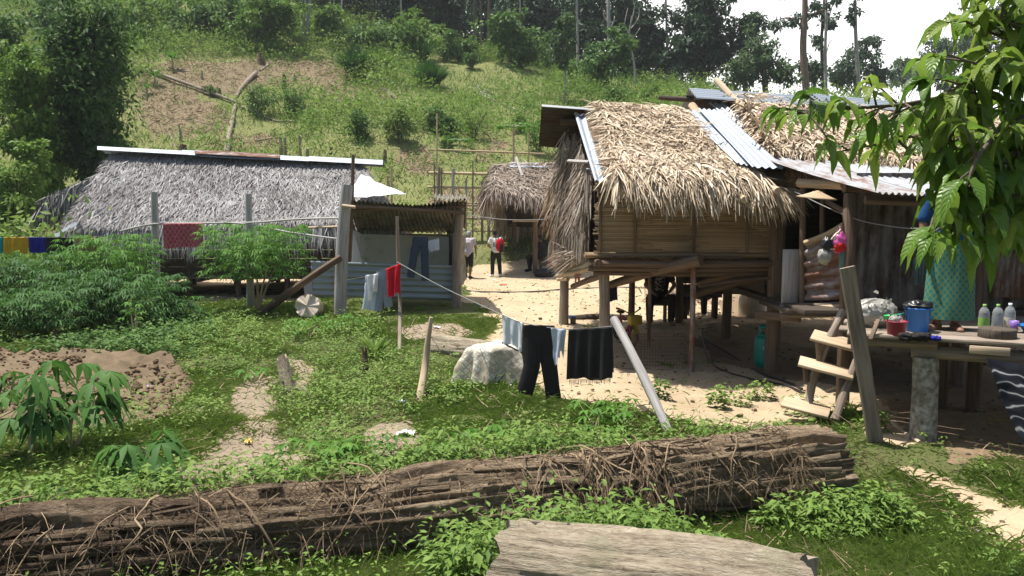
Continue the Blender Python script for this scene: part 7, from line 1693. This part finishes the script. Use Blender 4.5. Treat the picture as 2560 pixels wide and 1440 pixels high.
bp('handlebar', [hb - nv_ * .19 - dv * .07 + Z_ * .07, hb - nv_ * .15 + Z_ * .06, hb - nv_ * .04, hb + nv_ * .04, hb + nv_ * .15 + Z_ * .06, hb + nv_ * .19 - dv * .07 + Z_ * .07], .011, 'p_yellow')
for s in (-1, 1): bp('grip', [hb + nv_ * s * .18 - dv * .05 + Z_ * .068, hb + nv_ * s * .20 - dv * .12 + Z_ * .07], .018, 'p_red')
m_ = MB(); blob(m_, seat0 + Z_ * .03, (.06, .11, .03), 9, .05, ax=A([nv_, dv, Z_])); m_.build('saddle', M['p_black'], o)
m_ = MB(); c = hb + dv * .14 - Z_ * .09
for s, w in ((-1, 0), (1, 0)): box(m_, c + nv_ * s * .095, (.008, .13, .14), A([nv_, dv, Z_]))
for s in (-1, 1): box(m_, c + dv * s * .068, (.19, .008, .14), A([nv_, dv, Z_]))
box(m_, c - Z_ * .07, (.19, .13, .008), A([nv_, dv, Z_])); m_.build('basket', M['p_yellow'], o)
# wire cage
o_ = onground(1655, 10.9); m_ = MB(); x0, x1 = P(1592, 900, 10.9)[0], P(1722, 900, 10.9)[0]; ya, yb, hz = 10.55, 11.25, .38; gz = o_[2] + .01
for k in range(19):
    x = x0 + (x1 - x0) * k / 18
    for yy in (ya, yb): tube(m_, [(x, yy, gz), (x, yy, gz + hz)], .0022, 4)
    tube(m_, [(x, ya, gz + hz), (x, yb, gz + hz)], .0022, 4)
for k in range(9):
    z = gz + hz * k / 8
    for yy in (ya, yb): tube(m_, [(x0, yy, z), (x1, yy, z)], .0024, 4)
    for xx in (x0, x1): tube(m_, [(xx, ya, z), (xx, yb, z)], .0024, 4)
for k in range(11):
    for xx in (x0, x1): tube(m_, [(xx, ya + (yb - ya) * k / 10, gz), (xx, ya + (yb - ya) * k / 10, gz + hz)], .0022, 4)
single(m_, 'wire_cage', M['wire'], 'rusty wire mesh cage on the ground under the stilt house', 'cage')
def ground_line(label, pix, r, mat, name, cat):
    pts = A([lift(T(px, py), r * .8) for px, py in pix]); m_ = MB(); tube(m_, pts, r, 7, sub=6); single(m_, name, M[mat], label, cat)
ground_line('black hose curving over the earth from the cage to the ladder, nearer one', [(1757, 852), (1770, 895), (1800, 925), (1880, 950), (1960, 965), (2010, 985)], .014, 'hose', 'hose', 'hose')
ground_line('black hose running straighter to the ladder foot, farther one', [(1762, 850), (1830, 890), (1900, 935), (1960, 955), (2005, 975)], .016, 'hose', 'hose', 'hose')
ground_line('dark cable lying across the bright sand between shed and stilt house', [(1152, 727), (1210, 731), (1290, 732), (1360, 729), (1420, 724), (1560, 720), (1700, 722)], .02, 'hose', 'cable', 'cable')
ground_line('thin fallen string across the earth below the left end of the stilt house', [(1440, 905), (1560, 922), (1680, 925)], .006, 'wire', 'string', 'string')
# tyre by the shelter
gt = T(1361, 691); m_ = MB(); lathe(m_, gt, [(.17, .04), (.20, .0), (.30, .0), (.335, .05), (.34, .12), (.335, .19), (.30, .24), (.20, .24), (.17, .20), (.19, .19), (.26, .17), (.28, .12), (.26, .07), (.17, .04)], 40); single(m_, 'old_tyre', M['rubber'], 'old black tyre lying on the sand before the small shelter', 'tyre')
hung('dark red cloth hanging at the bench of the small shelter', 'c_red', P(1373, 636, 26.05), P(1385, 640, 26.05), .38, .3, 'hanging_cloth', 'cloth', None, amp=.03, nu=14)
m_ = MB(); hang(m_, P(1437, 684, 11.4), P(1450, 683, 11.4), .14, 0, amp=.01, nu=10, rag=.6); single(m_, 'hanging_scrap', M['c_pinkish'], 'small pale scrap hanging from the side shelf of the stilt house', 'scrap')
# side shelf with palm bundle
o = thing('side_shelf', 'rough pole shelf at the left side of the stilt house', 'shelf', A([.85, 12.2, 0.]))
for a_, b2, r_, mt in ((P(1394, 690, 13.2), P(1502, 664, 10.9), .04, 'palewood'), (P(1425, 676, 12.6), P(1496, 646, 10.8), .045, 'greywood'), (P(1395, 698, 13.4), P(1420, 698, 13.0), .035, 'palewood'), (P(1432, 716, 13.2), P(1505, 690, 11.0), .045, 'brownwood')):
    part_tube(o, 'shelf_pole', M[mt], [a_, (a_ + b2) / 2 + .015 * rng.normal(0, 1, 3), b2], r_, sub=3, wob=.12)
m_ = MB(); n = 520; base = P(1480, 650, 11.2) + rng.normal(0, 1, (n, 3)) * A([.07, .45, .05]) + A([-.1, .9, 0]); strips(m_, base + Z_ * .06, norm(A([-.42, .75, -.16]) + .12 * rng.normal(0, 1, (n, 3))), norm(rng.normal(0, 1, (n, 3))), rng.uniform(.35, .75, n), .018, .12, rng.random(n)); single(m_, 'palm_bundle', M['brownthatch'], 'bundle of dry palm leaves on the side shelf of the stilt house', 'palm leaves')
# timber edge, block with blue pad, bench, drum, palm pile behind
m_ = MB(); tube(m_, [lift(T(1425, 800), .03), lift(T(1500, 796), .04), lift(T(1600, 800), .03)], .06, 9, wob=.15, sub=3); single(m_, 'edge_log', M['darkwood'], 'thin dark log edging the earth terrace under the stilt house', 'log')
g = T(1431, 812); m_ = MB(); box(m_, g + A([.02, .1, .06]), (.10, .12, .16)); single(m_, 'wood_block', M['brownwood'], 'small wooden block next to the left stilt', 'block'); m_ = MB(); box(m_, g + A([-.02, .05, .16]), (.14, .12, .02)); single(m_, 'blue_pad', M['p_blue'], 'light blue plastic scrap lying on the wooden block', 'plastic')
o = thing('low_bench', 'rough low bench in the shade behind the stilt house', 'bench', onground(1735, 15.4)); a_, b2 = P(1682, 738, 15.4), P(1800, 738, 15.4); m_ = MB(); box(m_, (a_ + b2) / 2, (b2[0] - a_[0], .35, .06)); m_.build('seat', M['darkwood'], o)
for px in (1696, 1714, 1790): p = onground(px, 15.4); m_ = MB(); box(m_, (p[0], 15.4, (p[2] + a_[2]) / 2), (.07, .25, a_[2] - p[2])); m_.build('leg', M['darkwood'], o)
g = onground(1885, 16.0); m_ = MB(); lathe(m_, g, [(0, 0), (.27, 0), (.28, .03), (.28, .24), (.29, .26), (.28, .28), (.28, .55), (.25, .6), (0, .61)], 28); single(m_, 'water_drum', M['p_cream'], 'cream plastic drum half hidden far under the stilt house', 'drum')
g = onground(1700, 18.6); m_ = MB(); n = 500; strips(m_, g + rng.normal(0, 1, (n, 3)) * A([.35, .3, .02]) + A([0, 0, .3]) * rng.random(n)[:, None], norm(rng.normal(0, 1, (n, 3)) * A([1, 1, .5])), norm(rng.normal(0, 1, (n, 3))), rng.uniform(.3, .7, n), .03, .4, rng.random(n)); single(m_, 'palm_pile', M['straw'], 'heap of dry palm leaves on the sunny sand behind the stilt house', 'palm leaves')

# ================================================================ ladder, plank
o = thing('ladder', 'rough ladder of branches with three plank treads up to the veranda', 'ladder', T(2030, 1015))
r1 = [P(2020, 1025, 7.8), P(2030, 960, 7.9), P(2058, 880, 8.0), P(2086, 820, 8.1), P(2108, 778, 8.2)]; r2 = [P(2088, 1050, 7.55), P(2110, 985, 7.65), P(2140, 905, 7.75), P(2165, 845, 7.85)]
part_tube(o, 'rail', M['wood'], r1, [.048, .042, .04, .036, .04], wob=.2, sub=4); part_tube(o, 'rail', M['wood'], r2, [.045, .04, .038, .034], wob=.2, sub=4)
for a_, b2, d_, mt in (((2036, 836), (2150, 866), .24, 7.92), ((2003, 902), (2140, 938), .20, 7.75), ((1962, 1004), (2080, 1034), .20, 7.65)):
    p0, p1 = P(*a_, mt + .1), P(*b2, mt - .1); m_ = MB(); plank(m_, p0 + A([0, .06, -.012]), p1 + A([0, .06, -.012]), d_ * 1.25, .03, (0, -.2, 1), bev=.004); m_.build('tread', M['palewood'], o)
for (px, py, Y, l) in ((2045, 855, 7.95, .22), (2013, 915, 7.9, .16), (2102, 948, 7.7, .2)):
    p = P(px, py, Y); part_tube(o, 'bracket', M['brownwood'], [p, p - Z_ * l + A([.02, 0, 0])], .028, wob=.15, sub=2)
gp = P(2190, 1118, 6.84); m_ = MB(); tp = P(2118, 668, 6.78); gp = A([gp[0], gp[1], H(gp[0], gp[1]) - .04]); N_ = 30; t = np.linspace(0, 1, N_); c = gp + (tp - gp) * t[:, None]; dv2 = norm(tp - gp); sd2 = norm(np.cross(dv2, Y_)); fr2 = np.cross(sd2, dv2); w = .064 * (1 + .05 * fbm(np.stack([t * 9, t * 0, t * 0], -1), 2)); 
ring = np.stack([c + sd2 * w[:, None] - fr2 * .018, c + sd2 * w[:, None] + fr2 * .018, c - sd2 * (w * (1 + .06 * rng.normal(0, 1, N_)))[:, None] + fr2 * .018, c - sd2 * w[:, None] - fr2 * .018, c + sd2 * w[:, None] - fr2 * .018], 1); m_.add(ring.reshape(-1, 3), np.concatenate([np.stack([np.arange(N_ - 1) * 5 + j, np.arange(N_ - 1) * 5 + j + 1, np.arange(N_ - 1) * 5 + j + 6, np.arange(N_ - 1) * 5 + j + 5], -1) for j in range(4)]), np.stack([np.tile(A([0, .036, .16, .2, .32]), N_), np.repeat(t * 1.7, 5)], -1), .5); V = ring[-1][:4]; m_.add(V, A([[0, 1, 2, 3]]), None, .5)
single(m_, 'leaning_plank', M['wood'], 'long weathered plank leaning upright against the veranda edge', 'plank', smooth=False)

# ================================================================ things on the veranda
def DK(px, py, z=.985):
    d = ray(px, py); return A([0, 0, CAMZ]) + d * ((z - CAMZ) / d[2])
c = P(2184, 792, 7.45); m_ = MB(); blob(m_, (c[0], 7.45, 1.125), (.22, .16, .145), 30, .09, 4.5); n = 40; a_ = rng.random(n) * 6.28; strips(m_, c + A([0, -.1, .08]) + rng.normal(0, .07, (n, 3)), norm(rng.normal(0, 1, (n, 3)) + Z_ * .4), norm(rng.normal(0, 1, (n, 3))), rng.uniform(.05, .14, n), .03, .3, rng.random(n)); single(m_, 'stuffed_sack', M['thinbag'], 'stuffed translucent plastic sack lying on the veranda', 'sack')
c = P(2240, 840, 6.95); c[2] = .986; o = thing('bucket', 'small red bucket with wire handle on the veranda edge', 'bucket', c); m_ = MB(); lathe(m_, c, [(0, .004), (.068, 0), (.072, .01), (.088, .125), (.094, .128), (.094, .135), (.084, .135), (.068, .02), (0, .016)], 32); m_.build('pail', M['p_red'], o)
m_ = MB(); a_ = np.linspace(0, np.pi, 20); tube(m_, c + np.stack([.088 * np.cos(a_), 0 * a_ - .01, .13 + .085 * np.sin(a_)], -1), .004, 6); m_.build('handle', M['p_black'], o)
m_ = MB(); blob(m_, c + A([-.02, 0, .14]), (.05, .05, .045), 12, .2, 3); single(m_, 'plastic_bag', M['thinbag'], 'crumpled clear plastic bag inside the small red bucket', 'bag')
def bottle(loc, h, r, label, cap='p_label', lab=True, body='bottle'):
    o = thing('bottle', label, 'bottle', loc); m_ = MB(); lathe(m_, loc, [(0, .004), (r * .9, 0), (r, .01), (r, h * .55), (r * .96, h * .6), (r, h * .66), (r * .75, h * .8), (r * .3, h * .9), (r * .3, h * .94)], 22); m_.build('body', M[body], o)
    m_ = MB(); lathe(m_, loc, [(r * .34, h * .92), (r * .36, h), (0, h)], 16); m_.build('cap', M[cap], o)
    if lab: m_ = MB(); lathe(m_, loc, [(r * 1.015, h * .12), (r * 1.02, h * .13), (r * 1.02, h * .46), (r * 1.015, h * .47)], 22); m_.build('label', M[lab if isinstance(lab, str) else 'p_label'], o)
bottle(c + A([.035, .01, .03]), .17, .026, 'small clear bottle with blue cap standing in the red bucket', 'p_blue', False)
c2 = P(2292, 838, 7.12); c2[2] = .986; o = thing('bucket', 'larger blue bucket on the veranda', 'bucket', c2); m_ = MB(); lathe(m_, c2, [(0, .005), (.085, 0), (.09, .012), (.112, .22), (.12, .224), (.12, .236), (.108, .236), (.088, .03), (0, .02)], 36); m_.build('pail', M['p_blue'], o)
m_ = MB(); blob(m_, c2 + A([0, 0, .25]), (.118, .105, .05), 18, .35, 3.5); single(m_, 'plastic_bag', M['p_black'], 'shiny black plastic bag heaped on the blue bucket', 'bag')
d = P(2224, 796, 7.15); o = thing('dipper', 'bright green water dipper lying between the sack and the buckets', 'dipper', d); m_ = MB(); axd = frame(A([.9, -.2, .15])); lathe(m_, d, [(0, -.03), (.035, -.03), (.045, .03), (.048, .032), (.04, .03), (.03, -.02), (0, -.02)], 20, A([axd[0], axd[1], axd[2]])); m_.build('bowl', M['p_green'], o); m_ = MB(); plank(m_, d + A([.03, 0, .025]), d + A([.12, -.02, .05]), .02, .01); m_.build('handle', M['p_green'], o)
m_ = MB(); plank(m_, P(2196, 800, 7.02), P(2176, 850, 6.86), .035, .03); single(m_, 'wood_peg', M['brownwood'], 'short slanting wooden peg at the veranda edge left of the red bucket', 'peg')
q = P(2298, 838, 6.72); m_ = MB()
for dx, r_ in ((-.09, .05), (0, .06), (.08, .045), (.04, .05)): blob(m_, (q[0] + dx, 6.76 + .02 * RND.random(), 1.005), (r_ * 1.3, r_, .035), 14, .4, 4)
o = thing('crumpled_cloth', 'crumpled black clothes dropped on the veranda edge', 'cloth', (q[0], 6.76, .985)); m_.build('cloth', M['c_black'], o); m_ = MB(); blob(m_, (q[0] + .145, 6.72, 1.0), (.045, .04, .025), 12, .4, 4); m_.build('blue_sleeve', M['c_blue'], o)
w = P(2492, 848, 6.78); w[2] = .986; m_ = MB(); th_ = 40; lathe(m_, w, [(0, 0), (.142, 0), (.150, .012), (.147, .05), (.150, .085), (.143, .094), (0, .097)], 40); V, U, R_, F = m_.arrays(); V = V + .006 * fbm(V * 14, 2)[:, None] * A([1, 1, .2]); m2 = MB(); m2.add(V, F, U * A([3, .3]), R_); single(m2, 'wood_slice', M['darkwood'], 'thick mossy slice of tree trunk used as chopping block on the veranda', 'chopping block')
for px, h, cap, lab, txt in ((2458, .24, 'p_label', 'p_label', 'clear bottle with green label, nearest the sarong'), (2492, .24, 'p_label', None, 'clear bottle with green cap and no label, middle of the row'), (2522, .25, 'p_white', 'p_cream', 'clear bottle with white cap and striped pale label, right of the row')):
    b_ = P(px, 830, 7.35); b_[2] = .986; bottle(b_, h, .047, txt, cap, lab or False)
b_ = P(2535, 815, 7.22); b_[2] = .986; m_ = MB(); lathe(m_, b_, [(0, 0), (.03, 0), (.04, .10), (.036, .10), (.028, .01), (0, .008)], 20); single(m_, 'plastic_cup', M['p_purple'], 'purple plastic cup beside the bottles', 'cup')
b_ = P(2588, 830, 7.0); b_[2] = .986; m_ = MB(); lathe(m_, b_, [(0, 0), (.07, 0), (.13, .08), (.14, .085), (.135, .09), (.12, .08), (.065, .012), (0, .012)], 28); single(m_, 'wash_bowl', M['p_blue'], 'blue plastic bowl cut by the right picture edge', 'bowl')
# bags hanging on the veranda post
hk = P(2100, 566, 8.25); GB = 'plastic bags hanging on the veranda post'
for nm, mt, px, py, rx, rz, lab in (('hanging_bag', 'p_pink', 2097, 606, .08, .11, 'pink plastic bag with red bottom hanging on the veranda post'), ('hanging_bag', 'thinbag', 2062, 640, .07, .09, 'clear crumpled bag hanging lowest on the veranda post'), ('hanging_bag', 'p_black', 2068, 612, .065, .085, 'dark grey bag behind the pink one on the veranda post'), ('hanging_bag', 'c_tealgrey', 2104, 652, .028, .13, 'long thin greenish bag below the pink one')):
    o = thing(nm, lab, 'bag', P(px, py, 8.2), GB); m_ = MB(); cc = P(px, py, 8.22); blob(m_, cc, (rx, rx * .8, rz), 16, .22, 3.5); p = m_.build('bag', M[mt], o)
    m_ = MB(); tube(m_, [cc + Z_ * rz * .8, (cc + hk) / 2 + A([0, -.01, 0]), hk], [.022, .010, .008], 8, sub=3, wob=.3); m_.build('neck', M[mt], o)
    if mt == 'p_pink': m_ = MB(); blob(m_, cc - Z_ * .045 + A([-.005, -.012, 0]), (rx * .95, rx * .75, rz * .55), 14, .15, 3); m_.build('red_bottom', M['c_bagred'], o)
m_ = MB(); hang(m_, P(2074, 600, 8.2), P(2102, 572, 8.2), .10, .08, amp=.02, nu=14, rag=.5); single(m_, 'rag', M['straw'], 'tan rag tucked above the bags on the veranda post', 'rag')
# woven tray under the eave
tcn = P(2043, 487, 8.55); m_ = MB(); axs = A([norm(A([1, .2, -.06])), norm(A([-.2, .97, .10])), norm(A([.08, -.10, .99]))]); lathe(m_, tcn, [(0, .04), (.05, .035), (.07, .01), (.17, -.03), (.205, -.04), (.21, -.03), (.17, -.02), (0, .05)], 36, axs); V, U, R_, F = m_.arrays(); m2 = MB(); m2.add(V, F, U * A([3, 2]), .8); single(m2, 'woven_hat', M['slat'], 'round woven hat wedged under the rusty eave', 'hat')
rope('rope strung from the bamboo wall past the veranda post to the right', [P(1985, 478, 9.6), P(2060, 515, 8.8), P(2140, 548, 8.3), P(2220, 565, 7.9), P(2300, 571, 7.5), P(2450, 560, 7.2), P(2620, 640, 6.9)], .006)
hung('pale teal cloth hanging in the shade of the doorway', 'c_tealgrey', P(2282, 645, 8.3), P(2312, 640, 8.3), .29, .2, 'hanging_cloth', 'cloth', None, amp=.03, flare=-.05, nu=18)
m_ = MB(); hang(m_, P(2300, 572, 7.48), P(2309, 572, 7.46), .14, .1, amp=.01, nu=8); single(m_, 'rag_strip', M['twig'], 'narrow rag knotted on the rope in front of the doorway', 'rag')
for py, lab in ((688, 'upper pale stick across the doorway right of the sarong'), (733, 'lower pale stick across the doorway right of the sarong')):
    stick(lab, [P(2412, py, 8.6), P(2455, py - 1, 8.55)], .010, 'palewood', 'stick', 'stick', 'sticks across the doorway', sub=2)
# tie-dyed cloth under the deck
m_ = MB(); u, v = np.meshgrid(np.linspace(0, 1, 40), np.linspace(0, 1, 40)); Q = quad_pts(P(2465, 895, 6.45), P(2760, 900, 6.1), P(2590, 1170, 6.2), P(2760, 1180, 6.0), u, v); off = .05 * np.sin(u * 14 + 3 * v) * (.3 + v) + .02 * fbm(Q.reshape(-1, 3) * 4, 3).reshape(u.shape); Q = Q + Y_ * off[..., None] - Z_ * (.05 * np.sin(np.pi * u) * (1 - v))[..., None]; grid(m_, Q, None, (2, 2)); single(m_, 'tie_dyed_cloth', M['tiedye'], 'dark tie-dyed cloth with white bands hanging below the veranda', 'cloth')
# ================================================================ jerrycan, litter and line to the shelter
g = T(202, 776); o = thing('jerrycan', 'green plastic jerrycan half hidden in the weeds at the left', 'jerrycan', g); m_ = MB(); box(m_, g + A([0, 0, .13]), (.30, .16, .15), bev=.03); m_.build('body', M['p_can'], o); m_ = MB(); tube(m_, g + A([[-.06, 0, .20], [-.04, 0, .235], [.08, 0, .235], [.10, 0, .20]]), .016, 8, sub=3); m_.build('handle', M['p_can'], o); m_ = MB(); lathe(m_, g + A([-.11, 0, .20]), [(.03, 0), (.03, .03), (0, .03)], 14); m_.build('cap', M['p_red'], o)
def scrap(label, px, py, mat, w, h=.03, name='litter'):
    g = T(px, py); m_ = MB(); u, v = np.meshgrid(np.linspace(0, 1, 9), np.linspace(0, 1, 7)); Q = np.stack([g[0] + (u - .5) * w, g[1] + (v - .5) * w * .8, g[2] + .015 + h * (.6 + fbm(np.stack([u * 4 + px, v * 4, 0 * u], -1).reshape(-1, 3), 2).reshape(u.shape))], -1); grid(m_, Q); grid(m_, Q - Z_ * .004); single(m_, name, M[mat], label, 'litter')
scrap('white paper scrap on the bare patch next to the curved stick', 1092, 822, 'p_white', .12); scrap('white plastic scrap in the dry litter above the long log', 1015, 1090, 'p_white', .16); scrap('purple snack packet on the edge of the mud pit', 378, 978, 'p_purple', .14, .05); scrap('yellow scrap on the mud of the gully', 621, 1112, 'p_yellow', .07); scrap('orange-red scrap on the bright sand behind the shed', 1258, 713, 'p_orange', .22, .02); scrap('small white scrap on the bright sand near the walkers', 1236, 702, 'p_white', .1)
scrap('white scrap in the mud pit', 237, 912, 'p_white', .08); scrap('pale scrap lying under the strap-leaved plant', 960, 855, 'p_white', .12); scrap('flat pale board on the sand beside the lowest tread', 2010, 1000, 'palewood', .3, .02, 'board'); scrap('grey scrap in the weeds left of the covered stump', 1005, 1012, 'c_lightgrey', .08)
rope('thin line from the wash shed to the stilt house with a teal knot', [P(1150, 535, 17.0), P(1250, 548, 15.5), P(1350, 549, 14.3), P(1430, 540, 13.6)], .008)
ground_line('brown stick lying in the path at the lower right', [(2425, 1325), (2470, 1340), (2485, 1345)], .012, 'rust', 'fallen_stick', 'stick')
ground_line('branch lying on the ground under the veranda edge', [(2215, 1050), (2260, 1085), (2300, 1110)], .018, 'palewood', 'fallen_branch', 'branch')
# ---------------------------------------------------------------- humid air over the valley
m = bpy.data.materials.new('haze'); m.use_nodes = True; nt = m.node_tree; nt.nodes.clear()
pv = nt.nodes.new('ShaderNodeVolumePrincipled'); pv.inputs['Color'].default_value = (.88, .94, 1, 1); pv.inputs['Density'].default_value = .0004; pv.inputs['Anisotropy'].default_value = .2
om = nt.nodes.new('ShaderNodeOutputMaterial'); nt.links.new(pv.outputs[0], om.inputs['Volume'])
gz = zf
hx, y0_, y1_ = np.abs(xf).max() + 2, yf.min() - 2, yf.max() + 2; z0_, z1_ = zf.min() - 1, max(zf.max(), 45) + 3
me = bpy.data.meshes.new('haze'); V = [(x, y, z) for x in (-hx, hx) for y in (y0_, y1_) for z in (z0_, z1_)]
me.from_pydata(V, [], [(0, 1, 3, 2), (4, 6, 7, 5), (0, 4, 5, 1), (2, 3, 7, 6), (0, 2, 6, 4), (1, 5, 7, 3)]); me.materials.append(m)
hz_ = bpy.data.objects.new('haze', me); COL.objects.link(hz_); hz_['kind'] = 'stuff'
